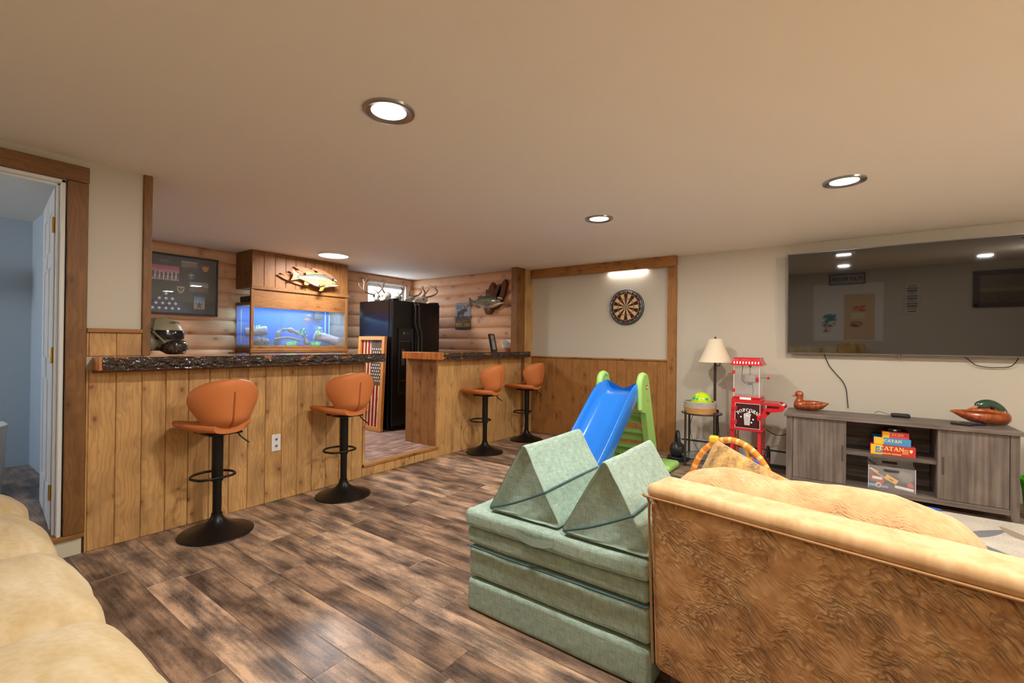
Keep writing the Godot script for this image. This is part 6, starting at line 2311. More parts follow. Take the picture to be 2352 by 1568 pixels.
func toy_arch() -> void:
	mat("toy_yellow", c8(236, 186, 40), 0.4)
	mat("toy_blue", c8(44, 96, 200), 0.4)
	# orange and cream striped hoop in a yellow clip
	var t := thing("play_gym", "orange striped toy hoop with yellow clips behind the tan sofa", "toy", Vector3(3.9, 0.032, -0.7))
	var pts := []
	for k in 37:
		var a := PI * k / 36.0
		pts.append(Vector3(0.05 * cos(a), 0.01 + sin(a) * 0.475, -cos(a) * 0.32 ))
	var c := curve(pts, 3)
	var n := c.size()
	var per := 4
	var i := 0
	var k2 := 0
	while i < n - 1:
		var seg := c.slice(i, mini(i + per, n - 1) + 1)
		if seg.size() > 1:
			obj("hoop_segment", mb().tube(seg, 0.0235, 10), M.toy_orange if k2 % 2 == 0 else M.toy_amber, t)
		i += per
		k2 += 1
		per = 4 if per == 2 else 2
	obj("clip", mb().rbox(Vector3(0.012, 0.472, -0.13), Vector3(0.062, 0.06, 0.075), 0.02, 3), M.toy_yellow, t)
	obj("post", mb().tube([Vector3(0.0, 0.42, -0.05), Vector3(0.02, 0.36, -0.05)], 0.011, 8), M.toy_yellow, t)
	obj("clip", mb().rbox(Vector3(0.0, 0.36, 0.12), Vector3(0.05, 0.03, 0.07), 0.012, 2), M.toy_orange, t)
	obj("post", mb().tube([Vector3(0.0, 0.45, 0.1), Vector3(0.0, 0.36, 0.12)], 0.011, 8), M.toy_yellow, t)
	var bl := []
	for k in 19:
		var a := PI * k / 18.0
		bl.append(Vector3(0.12, 0.012 + sin(a) * 0.34, -cos(a) * 0.3 + 0.02))
	obj("inner_hoop", mb().tube(bl, 0.016, 8), M.toy_blue, t)
	obj("foot_bar", mb().tube([Vector3(0.05, 0.012, -0.32), Vector3(0.12, 0.012, -0.28)], 0.018, 8), M.toy_yellow, t)
	obj("foot_bar", mb().tube([Vector3(-0.05, 0.012, 0.32), Vector3(0.12, 0.012, 0.32)], 0.018, 8), M.toy_yellow, t)


func play_things() -> void:
	mat("black_rubber", c8(38, 37, 38), 0.4)
	mat("blue_print", c8(70, 110, 170), 0.5)
	mat("orange_print", c8(226, 140, 70), 0.6)
	mat("straw", c8(186, 138, 84), 0.85)
	mat("rope_grey", c8(172, 164, 154), 0.9)
	mat("pink_plastic", c8(222, 176, 160), 0.5)
	mat("heater_white", c8(204, 198, 188), 0.45)
	mat("toy_orange", c8(240, 140, 40), 0.5)
	mat("toy_amber", c8(250, 190, 110), 0.5)
	var bi := Image.create(128, 64, false, Image.FORMAT_RGB8)
	var bn := noise(FastNoiseLite.TYPE_SIMPLEX_SMOOTH, 0.025, 77, 3, 20.0)
	for y in 64:
		for x in 128:
			var s := bn.get_noise_3d(cos(TAU * x / 128.0) * 40.0, y * 1.4, sin(TAU * x / 128.0) * 40.0)
			var cc := c8(196, 224, 30)
			if s > 0.28 and y < 26:
				cc = c8(30, 150, 150)
			elif s > 0.22 and y < 28:
				cc = c8(120, 200, 90)
			bi.set_pixel(x, y, cc)
	mat("ball", Color.WHITE, 0.12, {"tex": ImageTexture.create_from_image(bi), "coat": 0.5})
	dartboard()
	slide()
	kettlebell()
	floor_lamp()
	popcorn_cart()
	heater()
	toy_arch()


# ---------------------------------------------------------------- television and console
func television() -> void:
	mat("tv_screen", c8(14, 13, 13), 0.03, {"spec": 0.7, "coat": 1.0, "coat_rough": 0.02})
	mat("tv_bezel", c8(128, 122, 118), 0.28, {"metal": 0.7})
	var t := thing("television", "large wall mounted television with a thin grey bezel", "television", Vector3(5.352, 1.68, 0.41))
	t.basis = Basis(Vector3.UP, -PI / 2) * Basis(Vector3.RIGHT, TV_TILT)
	var w := 0.868
	var h := 0.497
	obj("case", mb().rbox(Vector3(0, 0, -0.012), Vector3(2 * w - 0.006, 2 * h - 0.006, 0.03), 0.006, 2), M.black_plastic, t)
	obj("back_bulge", mb().rbox(Vector3(0, -0.08, -0.035), Vector3(1.2, 0.6, 0.04), 0.012, 2), M.black_plastic, t)
	obj("screen", mb().box(Vector3(0, 0, 0.005), Vector3(2 * w - 0.018, 2 * h - 0.018, 0.006)), M.tv_screen, t)
	for q in [[0.0, h - 0.0045, 2 * w, 0.009], [0.0, -h + 0.007, 2 * w, 0.014], [-w + 0.0045, 0.0, 0.009, 2 * h], [w - 0.0045, 0.0, 0.009, 2 * h]]:
		obj("bezel", mb().box(Vector3(q[0], q[1], 0.0), Vector3(q[2], q[3], 0.03), 0.003), M.tv_bezel, t)
	var lg := obj("logo_plate", mb().rbox(Vector3(0, -h + 0.002, 0.016), Vector3(0.036, 0.018, 0.004), 0.0018, 2), M.dark_grey, t)
	obj("standby_light", mb().ellipsoid(Vector3(0.0, -h - 0.004, 0.0185), Vector3(0.004, 0.004, 0.002), 8, 6), M.red_led, lg)
	obj("wall_bracket", mb().box(Vector3(0, 0.0, -0.058), Vector3(0.6, 0.4, 0.02)), M.black_plastic, t)
	one("tv_cable", mb().tube(curve([Vector3(5.40, 1.22, -0.155), Vector3(5.425, 1.183, -0.149), Vector3(5.432, 1.13, -0.13), Vector3(5.432, 1.069, -0.106), Vector3(5.432, 0.99, -0.05), Vector3(5.432, 0.926, -0.002), Vector3(5.432, 0.86, 0.025), Vector3(5.432, 0.803, 0.033), Vector3(5.43, 0.67, 0.044)], 4), 0.0038, 6), M.black_plastic, "black cable hanging straight down behind the console", "cable")
	one("tv_cable", mb().tube(curve([Vector3(5.41, 1.21, 0.82), Vector3(5.412, 1.173, 0.851), Vector3(5.415, 1.119, 0.904), Vector3(5.418, 1.1, 0.97), Vector3(5.418, 1.099, 1.032), Vector3(5.415, 1.117, 1.119), Vector3(5.41, 1.21, 1.165)], 5), 0.0038, 6), M.black_plastic, "black cable looping below the television's far end", "cable")


const TV_TILT := 0.04


func console() -> void:
	mat("laminate", c8(255, 255, 255), 0.5, {"tex": streak_texture(512, 512, 131, c8(84, 73, 66), c8(122, 108, 98), 40, 0.03, 0.6)})
	# local: x to the right (+Z), z to the room
	var t := thing("media_console", "grey brown wood media console with two sliding doors", "media console", Vector3(4.785, 0, 0.312), -PI / 2)
	var w := 0.735
	var d := -0.40
	var sc := Vector2(1.5, 0.8)
	board(t, "top", M.laminate, Vector3(-w, 0.63, d), Vector3(w, 0.662, 0.018), 0, 0.002, sc)
	for s in [-1.0, 1.0]:
		var x0: float = -0.72 if s < 0 else 0.672
		# side frames with tapering feet
		var m := wood(1, sc)
		var inner: float = x0 + 0.048 if s < 0 else x0
		var outer: float = x0 if s < 0 else x0 + 0.048
		m.prism(PackedVector2Array([Vector2(outer, 0.0), Vector2(outer + (0.034 if s < 0 else -0.034), 0.0), Vector2(inner, 0.06), Vector2(inner, 0.63), Vector2(outer, 0.63)]), -0.025, 0.0)
		obj("front_leg", m, M.laminate, t)
		board(t, "side_panel", M.laminate, Vector3(minf(outer, outer - s * 0.018), 0.05, d + 0.01), Vector3(maxf(outer, outer - s * 0.018), 0.63, -0.025), 1, 0.001, sc)
		board(t, "rear_leg", M.laminate, Vector3(minf(outer, outer - s * 0.035), 0.0, d + 0.01), Vector3(maxf(outer, outer - s * 0.035), 0.05, d + 0.045), 1, 0.001, sc)
	board(t, "bottom_rail", M.laminate, Vector3(-0.672, 0.05, -0.02), Vector3(0.672, 0.09, 0.0), 0, 0.001, sc)
	board(t, "bottom_shelf", M.laminate, Vector3(-0.672, 0.072, d + 0.012), Vector3(0.672, 0.09, -0.02), 0, 0.001, sc)
	board(t, "middle_shelf", M.laminate, Vector3(-0.284, 0.347, d + 0.012), Vector3(0.284, 0.373, -0.03), 0, 0.001, sc)
	for x in [-0.3, 0.284]:
		board(t, "divider", M.laminate, Vector3(x, 0.09, d + 0.012), Vector3(x + 0.016, 0.63, -0.03), 1, 0.001, sc)
	board(t, "back_panel", M.laminate, Vector3(-0.7, 0.072, d), Vector3(0.7, 0.63, d + 0.01), 0, 0.0005, sc)
	for x in [-0.669, 0.286]:
		var dr := board(t, "sliding_door", M.laminate, Vector3(x, 0.093, -0.022), Vector3(x + 0.383, 0.627, -0.004), 1, 0.0015, sc)
		var hx: float = x + 0.358 if x < 0 else x + 0.03
		obj("finger_pull", mb().rbox(Vector3(hx, 0.352, -0.003), Vector3(0.013, 0.135, 0.006), 0.003, 2), M.pull_dark, dr)


func duck(label: String, at: Vector3, turn: float, sleeping: bool) -> void:
	var t := thing("wooden_duck", label, "duck carving", at, turn, "carved wooden ducks on the console")
	# local: the breast looks to +x
	var prof := []
	if sleeping:
		prof = [[0.17, 0.055, 0.012, 0.01], [0.165, 0.06, 0.04, 0.04], [0.14, 0.062, 0.062, 0.056], [0.08, 0.066, 0.078, 0.062], [0.0, 0.066, 0.082, 0.06], [-0.07, 0.07, 0.07, 0.048], [-0.12, 0.08, 0.048, 0.034], [-0.17, 0.095, 0.02, 0.016], [-0.2, 0.1, 0.004, 0.004]]
	else:
		prof = [[0.128, 0.045, 0.008, 0.008], [0.122, 0.046, 0.034, 0.03], [0.1, 0.048, 0.05, 0.044], [0.05, 0.049, 0.06, 0.047], [-0.01, 0.05, 0.062, 0.048], [-0.06, 0.052, 0.056, 0.044], [-0.1, 0.058, 0.04, 0.032], [-0.125, 0.07, 0.02, 0.016], [-0.148, 0.08, 0.003, 0.003]]
	var rings := []
	for q in prof:
		var ring := PackedVector3Array()
		for k in 20:
			var a := TAU * k / 20.0
			ring.append(Vector3(q[0], maxf(0.0, q[1] + sin(a) * q[3]), cos(a) * q[2]))
		rings.append(ring)
	obj("body", mb().loft(rings), M.duck_wood, t)
	if sleeping:
		var neck := curve([Vector3(0.13, 0.09, 0.0), Vector3(0.1, 0.135, 0.004), Vector3(0.05, 0.165, 0.01), Vector3(0.0, 0.165, 0.018), Vector3(-0.03, 0.15, 0.022)], 5)
		var rad := []
		for i in neck.size():
			rad.append(lerpf(0.036, 0.03, i / float(neck.size() - 1)))
		var nk := obj("neck", mb().tube(neck, rad, 14), M.duck_green, t)
		obj("head", mb().ellipsoid(Vector3(-0.005, 0.155, 0.02), Vector3(0.05, 0.036, 0.032), 18, 12), M.duck_green, t)
		obj("bill", mb().loft([ring_at(Vector3(-0.04, 0.145, 0.024), 0.016, 0.012), ring_at(Vector3(-0.07, 0.128, 0.028), 0.012, 0.014), ring_at(Vector3(-0.1, 0.118, 0.03), 0.005, 0.012)]), M.duck_bill, t)
		obj("eye", mb().ellipsoid(Vector3(-0.01, 0.165, 0.05), Vector3(0.005, 0.005, 0.004), 8, 6), M.black_gloss, t)
		var collar := []
		for k in 20:
			var a := TAU * k / 20.0
			collar.append(Vector3(0.12 + sin(a) * 0.012, 0.103 + sin(a) * 0.012 + 0.004, cos(a) * 0.036))
		obj("collar", mb().tube(collar, 0.005, 6, true), M.pop_white, t)
		obj("wing", mb().loft([ring_at(Vector3(0.08, 0.1, 0.045), 0.018, 0.03), ring_at(Vector3(0.0, 0.115, 0.05), 0.022, 0.03), ring_at(Vector3(-0.08, 0.115, 0.045), 0.016, 0.02), ring_at(Vector3(-0.13, 0.108, 0.03), 0.005, 0.008)]), M.duck_wood, t)
	else:
		var neck := curve([Vector3(0.085, 0.07, 0), Vector3(0.08, 0.105, 0), Vector3(0.078, 0.13, 0)], 4)
		obj("neck", mb().tube(neck, [0.04, 0.037, 0.034, 0.031, 0.029, 0.028, 0.028, 0.028, 0.028], 14), M.duck_wood, t)
		obj("head", mb().ellipsoid(Vector3(0.084, 0.145, 0), Vector3(0.036, 0.034, 0.028), 18, 12), M.duck_wood, t)
		obj("bill", mb().loft([ring_at(Vector3(0.108, 0.138, 0), 0.013, 0.016), ring_at(Vector3(0.13, 0.13, 0), 0.008, 0.014), ring_at(Vector3(0.148, 0.127, 0), 0.003, 0.01)]), M.duck_bill, t)
		for s in [-1.0, 1.0]:
			obj("eye", mb().ellipsoid(Vector3(0.09, 0.152, s * 0.024), Vector3(0.006, 0.006, 0.005), 8, 6), M.black_gloss, t)
			obj("wing", mb().loft([ring_at(Vector3(0.05, 0.066, s * 0.05), 0.016, 0.01), ring_at(Vector3(-0.02, 0.072, s * 0.052), 0.02, 0.012), ring_at(Vector3(-0.08, 0.075, s * 0.04), 0.012, 0.01), ring_at(Vector3(-0.11, 0.08, s * 0.026), 0.003, 0.003)]), M.duck_wood, t)


func ring_at(ce: Vector3, h: float, w: float) -> PackedVector3Array:
	# a ring across the x axis
	var r := PackedVector3Array()
	for k in 14:
		var a := TAU * k / 14.0
		r.append(ce + Vector3(0, sin(a) * h, cos(a) * w))
	return r


func game_box(label: String, lo: Vector3, size: Vector3, face: Material, side: Material, title: float, big: bool) -> void:
	# local: x to the right, y up, z to the room; lo is the near lower left corner
	var t := thing("board_game", label, "board game", Vector3(4.785, 0, 0.312) + Vector3(-lo.z, lo.y, lo.x), -PI / 2, "stacked board game boxes")
	obj("box", mb().box(Vector3(size.x / 2, size.y / 2, -size.z / 2), size, 0.002), side, t)
	obj("side_band", mb().box(Vector3(size.x * 0.14, size.y / 2, 0.0006), Vector3(size.x * 0.26, size.y * 0.98, 0.0014)), M.game_yellow, t)
	obj("front_band", mb().box(Vector3(size.x * 0.63, size.y / 2, 0.0004), Vector3(size.x * 0.73, size.y * 0.98, 0.0014)), face, t)
	var h := size.y * title
	text_on(t, "lettering", "CATAN", h, Transform3D(Basis.from_scale(Vector3(1.05, 1.0, 1.0)), Vector3(size.x * (0.48 if big else 0.52), size.y * (0.68 if big else 0.6), 0.0018)), M.game_gold, 700, ["Droid Serif"])
	if big:
		text_on(t, "lettering", "GALLERY EDITION", 0.014, Transform3D(Basis(), Vector3(size.x * 0.48, size.y * 0.17, 0.0018)), M.game_gold, 700)
		for k in 3:
			text_on(t, "lettering", ["TRADE", "BUILD", "SETTLE"][k], 0.012, Transform3D(Basis(), Vector3(size.x * 0.78, size.y * (0.68 - 0.17 * k), 0.0018)), M.game_gold, 700)
		obj("panel_print", mb().box(Vector3(size.x * 0.19, size.y * 0.5, 0.0016), Vector3(size.x * 0.15, size.y * 0.62, 0.001)), M.game_blue, t)
		obj("sun_print", mbx(Transform3D(Basis(Vector3.RIGHT, PI / 2), Vector3(size.x * 0.19, size.y * 0.5, 0.002))).lathe_hard([[0.0, 0.001], [0.013, 0.001], [0.013, 0.0]], 12), M.game_gold, t)
		obj("crest_print", mb().prism(PackedVector2Array([Vector2(size.x * 0.9 - 0.009, 0.062), Vector2(size.x * 0.9 + 0.009, 0.062), Vector2(size.x * 0.9 + 0.009, 0.046), Vector2(size.x * 0.9, 0.034), Vector2(size.x * 0.9 - 0.009, 0.046)]), 0.001, 0.0022), M.game_gold, t)


func console_things() -> void:
	duck("brown carved duck with raised head beside the popcorn cart", Vector3(5.03, 0.6625, -0.245), PI / 2 - 0.1, false)
	duck("carved mallard with green head tucked back at the console's far end", Vector3(5.02, 0.6625, 0.875), -PI / 2 + 0.35, true)
	var b := thing("streaming_box", "small rounded black media box on the console top", "media box", Vector3(5.09, 0.6625, 0.4), -PI / 2)
	obj("body", mb().rbox(Vector3(0, 0.016, 0), Vector3(0.125, 0.03, 0.075), 0.012, 3), M.black_plastic, b)
	obj("port", mb().box(Vector3(0.04, 0.013, 0.038), Vector3(0.012, 0.006, 0.001)), M.dark_grey, b)
	obj("cable", mb().tube(curve([Vector3(-0.06, 0.014, -0.01), Vector3(-0.1, 0.02, -0.03), Vector3(-0.14, 0.03, -0.06), Vector3(-0.17, 0.006, -0.1)], 5), 0.002, 6), M.black_plastic, b)
	var r := thing("remote_control", "remote control with coloured buttons near the console's front edge", "remote", Vector3(4.9, 0.6625, 0.745), -PI / 2 + 1.2)
	obj("body", mb().rbox(Vector3(0, 0.01, 0), Vector3(0.045, 0.02, 0.12), 0.008, 3), M.black_plastic, r)
	for k in 4:
		obj("button", mb().ellipsoid(Vector3(-0.012 + 0.008 * k, 0.021, -0.03 + 0.01 * k), Vector3(0.004, 0.002, 0.004), 8, 4), [M.sisal_red, M.slide_green, M.toy_yellow, M.toy_blue][k], r)
	var q := thing("remote_control", "slim remote control with purple keys beside the carved mallard", "remote", Vector3(4.94, 0.6625, 0.83), -PI / 2 - 0.9)
	obj("body", mb().rbox(Vector3(0, 0.008, 0), Vector3(0.038, 0.015, 0.14), 0.006, 3), M.black_plastic, q)
	obj("direction_pad", mb().rbox(Vector3(0, 0.0165, -0.03), Vector3(0.02, 0.003, 0.02), 0.0012, 2), M.purple_plastic, q)
	obj("shortcut_keys", mb().rbox(Vector3(0, 0.0165, 0.035), Vector3(0.026, 0.003, 0.028), 0.0012, 2), M.purple_plastic, q)
	# games on the middle shelf
	game_box("largest red game box at the bottom of the stack", Vector3(-0.122, 0.3735, -0.045), Vector3(0.285, 0.082, 0.28), M.game_red, M.game_red, 0.5, true)
	game_box("blue game box in the middle of the stack", Vector3(-0.1, 0.456, -0.055), Vector3(0.235, 0.058, 0.26), M.game_blue, M.game_blue, 0.52, false)
	game_box("small red game box at the top of the stack", Vector3(-0.046, 0.5145, -0.06), Vector3(0.17, 0.05, 0.22), M.game_rose, M.game_red, 0.5, false)
	var dk := thing("card_deck", "small black box lying on the top game box", "box", Vector3(4.9, 0.565, 0.335), -PI / 2 + 0.4)
	obj("box", mb().rbox(Vector3(0, 0.014, 0), Vector3(0.09, 0.026, 0.07), 0.003, 2), M.black_plastic, dk)
	obj("tag", mb().box(Vector3(0.0, 0.012, 0.036), Vector3(0.02, 0.012, 0.001)), M.white_plastic, dk)
	# clear bin with toys
	var t := thing("clear_bin", "clear plastic bin full of small toys on the console's bottom shelf", "storage bin", Vector3(4.83, 0.0905, 0.327), -PI / 2)
	var w := 0.148
	var h := 0.19
	for z in [0.0, -0.2]:
		var m := mb()
		for s in [[-w, -0.05, 0.0, h], [0.05, w, 0.0, h], [-0.05, 0.05, 0.0, h - 0.045], [-0.05, 0.05, h - 0.022, h]]:
			m.box(Vector3((s[0] + s[1]) / 2, (s[2] + s[3]) / 2 + (0.03 if z < 0 else 0.0), z), Vector3(s[1] - s[0], s[3] - s[2], 0.003))
		obj("wall", m, M.acrylic, t)
	for x in [-w, w]:
		obj("wall", mb().box(Vector3(x, h / 2, -0.1), Vector3(0.003, h, 0.2)), M.acrylic, t)
	obj("bottom", mb().box(Vector3(0, 0.002, -0.1), Vector3(2 * w, 0.003, 0.2)), M.acrylic, t)
	for q2 in [[-w, h, 0.0016], [w, h, 0.0016]]:
		obj("edge", mb().box(Vector3(q2[0], h / 2, q2[2]), Vector3(0.003, h, 0.001)), M.pop_white, t)
	var o := Transform3D(Basis(Vector3.UP, -PI / 2), Vector3(4.83, 0.0905, 0.327))
	var toys := [
		["toy_saw", M.toy_yellow, "yellow plastic toy handle in the clear bin", Vector3(-0.0, 0.085, -0.02), Vector3(0.085, 0.04, 0.02), -0.5],
		["toy_cup", M.sisal_red, "red toy dish in the clear bin", Vector3(-0.09, 0.07, -0.03), Vector3(0.09, 0.05, 0.03), -0.3],
		["toy_block", M.pop_white, "white toy block in the clear bin", Vector3(-0.09, 0.085, -0.012), Vector3(0.065, 0.022, 0.012), -0.05],
		["toy_block", M.leaf_sky, "sky blue toy strip at the bottom of the clear bin", Vector3(-0.12, 0.022, -0.02), Vector3(0.05, 0.02, 0.03), 0.0],
		["toy_block", M.purple_soft, "lilac toy piece at the bottom of the clear bin", Vector3(-0.04, 0.018, -0.02), Vector3(0.045, 0.018, 0.03), 0.0],
		["toy_stick", M.pop_white, "white crayon tube at the bottom of the clear bin", Vector3(0.08, 0.026, -0.015), Vector3(0.12, 0.022, 0.02), -0.12],
		["toy_block", M.sisal_red, "red toy piece at the far side of the clear bin", Vector3(0.12, 0.05, -0.04), Vector3(0.04, 0.035, 0.03), 0.2],
		["toy_stick", M.toy_amber, "tan wooden stick leaning in the clear bin", Vector3(-0.11, 0.145, -0.02), Vector3(0.06, 0.013, 0.006), -0.5],
		["toy_screwdriver", M.orange_print, "orange and black toy screwdriver in the clear bin", Vector3(-0.07, 0.11, -0.02), Vector3(0.1, 0.012, 0.012), -0.55]]
	for y in toys:
		var bm := mbx(o * Transform3D(Basis(Vector3.BACK, y[5]), y[3]))
		bm.rbox(Vector3.ZERO, y[4], minf(y[4].y, y[4].z) * 0.35, 3)
		var to := one(y[0], bm, y[1], y[2], "toy", "toys in the clear bin")
		if y[0] == "toy_saw":
			obj("slot", mbx(o * Transform3D(Basis(Vector3.BACK, y[5]), y[3])).rbox(Vector3(0, 0, 0.0102), Vector3(0.03, 0.012, 0.002), 0.0009, 2), M.sisal_red, to)
		if y[0] == "toy_screwdriver":
			obj("shaft", mbx(o * Transform3D(Basis(Vector3.BACK, y[5]), y[3])).tube([Vector3(-0.05, 0, 0), Vector3(-0.09, 0, 0)], 0.003, 6), M.steel, to)
	var dw := mbx(o * Transform3D(Basis(Vector3.RIGHT, PI / 2), Vector3(-0.082, 0.03, -0.004)))
	dw.lathe_hard([[0.0, 0.002], [0.02, 0.002], [0.02, -0.008], [0.0, -0.008]], 20)
	one("toy_disc", dw, M.pop_white, "white toy wheel at the bottom of the clear bin", "toy", "toys in the clear bin")
	var jar := mbx(o * Transform3D(Basis(Vector3.BACK, 1.2), Vector3(0.09, 0.11, -0.06)))
	jar.lathe([[0.035, 0.05], [0.04, 0.03], [0.04, -0.03], [0.03, -0.05], [0.0, -0.05]], 20)
	one("toy_jar", jar, M.acrylic, "clear plastic jar lying in the clear bin", "toy", "toys in the clear bin")
	one("marker_pen", mb().tube([Vector3(4.765, 0.0205, 0.535), Vector3(4.742, 0.0205, 0.615)], 0.008, 10), M.toy_blue, "blue marker pen on the floor under the console", "marker")
	# the green plastic pail at the picture's edge
	var gp := thing("toy_pail", "bright green plastic toy beside the console's far end", "toy", Vector3(4.98, 0, 1.2))
	gp.rotation.y = 0.3
	obj("pail", mb().lathe([[0.13, 0.3], [0.14, 0.3], [0.14, 0.28], [0.12, 0.26], [0.1, 0.02], [0.095, 0.0], [0.0, 0.0]], 30), M.pail_green, gp)
	obj("inside", mb().lathe([[0.0, 0.03], [0.09, 0.03], [0.13, 0.3]], 30), M.pail_green, gp)
	obj("arm", mb().tube(curve([Vector3(-0.06, 0.27, -0.1), Vector3(-0.04, 0.4, -0.07), Vector3(0.03, 0.44, 0.0), Vector3(0.06, 0.27, 0.1)], 6), 0.018, 8), M.pail_green, gp)


func tv_side() -> void:
	mat("red_led", c8(255, 40, 40), 0.5, {"glow": 1.0})
	mat("pull_dark", c8(70, 60, 54), 0.6)
	mat("duck_wood", c8(168, 92, 42), 0.2, {"tex": streak_texture(256, 256, 171, c8(196, 160, 138), c8(255, 236, 216), 64, 0.03, 0.6), "tri": Vector3(4, 4, 4), "coat": 0.7})
	mat("duck_green", c8(34, 66, 46), 0.18, {"coat": 0.8})
	mat("duck_bill", c8(176, 112, 54), 0.3, {"coat": 0.5})
	mat("purple_plastic", c8(92, 72, 190), 0.4)
	mat("game_red", c8(186, 50, 48), 0.45)
	mat("game_rose", c8(206, 62, 70), 0.45)
	mat("game_blue", c8(62, 138, 190), 0.45)
	mat("game_yellow", c8(240, 180, 40), 0.45)
	mat("game_gold", c8(250, 214, 110), 0.45)
	mat("leaf_sky", c8(90, 180, 220), 0.5)
	mat("purple_soft", c8(160, 130, 200), 0.5)
	mat("pail_green", c8(70, 200, 30), 0.3)
	television()
	console()
	console_things()


# ---------------------------------------------------------------- sofas, cushions, rug
func lumpy(m: MB, amount: float, freq: float, sd: int) -> MB:
	var f := noise(FastNoiseLite.TYPE_SIMPLEX_SMOOTH, freq, sd, 3)
	return m.deform(func(p): return p + Vector3(f.get_noise_3dv(p), f.get_noise_3dv(p + Vector3(9, 0, 0)), f.get_noise_3dv(p + Vector3(0, 9, 0))) * amount)


func cushion(ce: Vector3, size: Vector3, r: float, crown: float, sd: int, lump := 0.012, sub := 14) -> MB:
	var m := mb()
	m.rbox(Vector3.ZERO, size, r, sub)
	var h := size * 0.5
	m.deform(func(p):
		var a := Vector3(p.x / h.x, p.y / h.y, p.z / h.z)
		var b := (1.0 - a.x * a.x) * (1.0 - a.z * a.z)
		var q := Vector3(p)
		q.y += a.y * crown * b
		q.x += a.x * crown * 0.4 * (1.0 - a.y * a.y) * (1.0 - a.z * a.z)
		q.z += a.z * crown * 0.4 * (1.0 - a.y * a.y) * (1.0 - a.x * a.x)
		return q)
	lumpy(m, lump, 3.0, sd)
	for i in m.v.size():
		m.v[i] += ce
		m.t[i] = m.t[i]
	return m


func turned(m: MB, xf: Transform3D) -> MB:
	for i in m.v.size():
		m.v[i] = xf * m.v[i]
		m.n[i] = (xf.basis * m.n[i]).normalized()
	return m


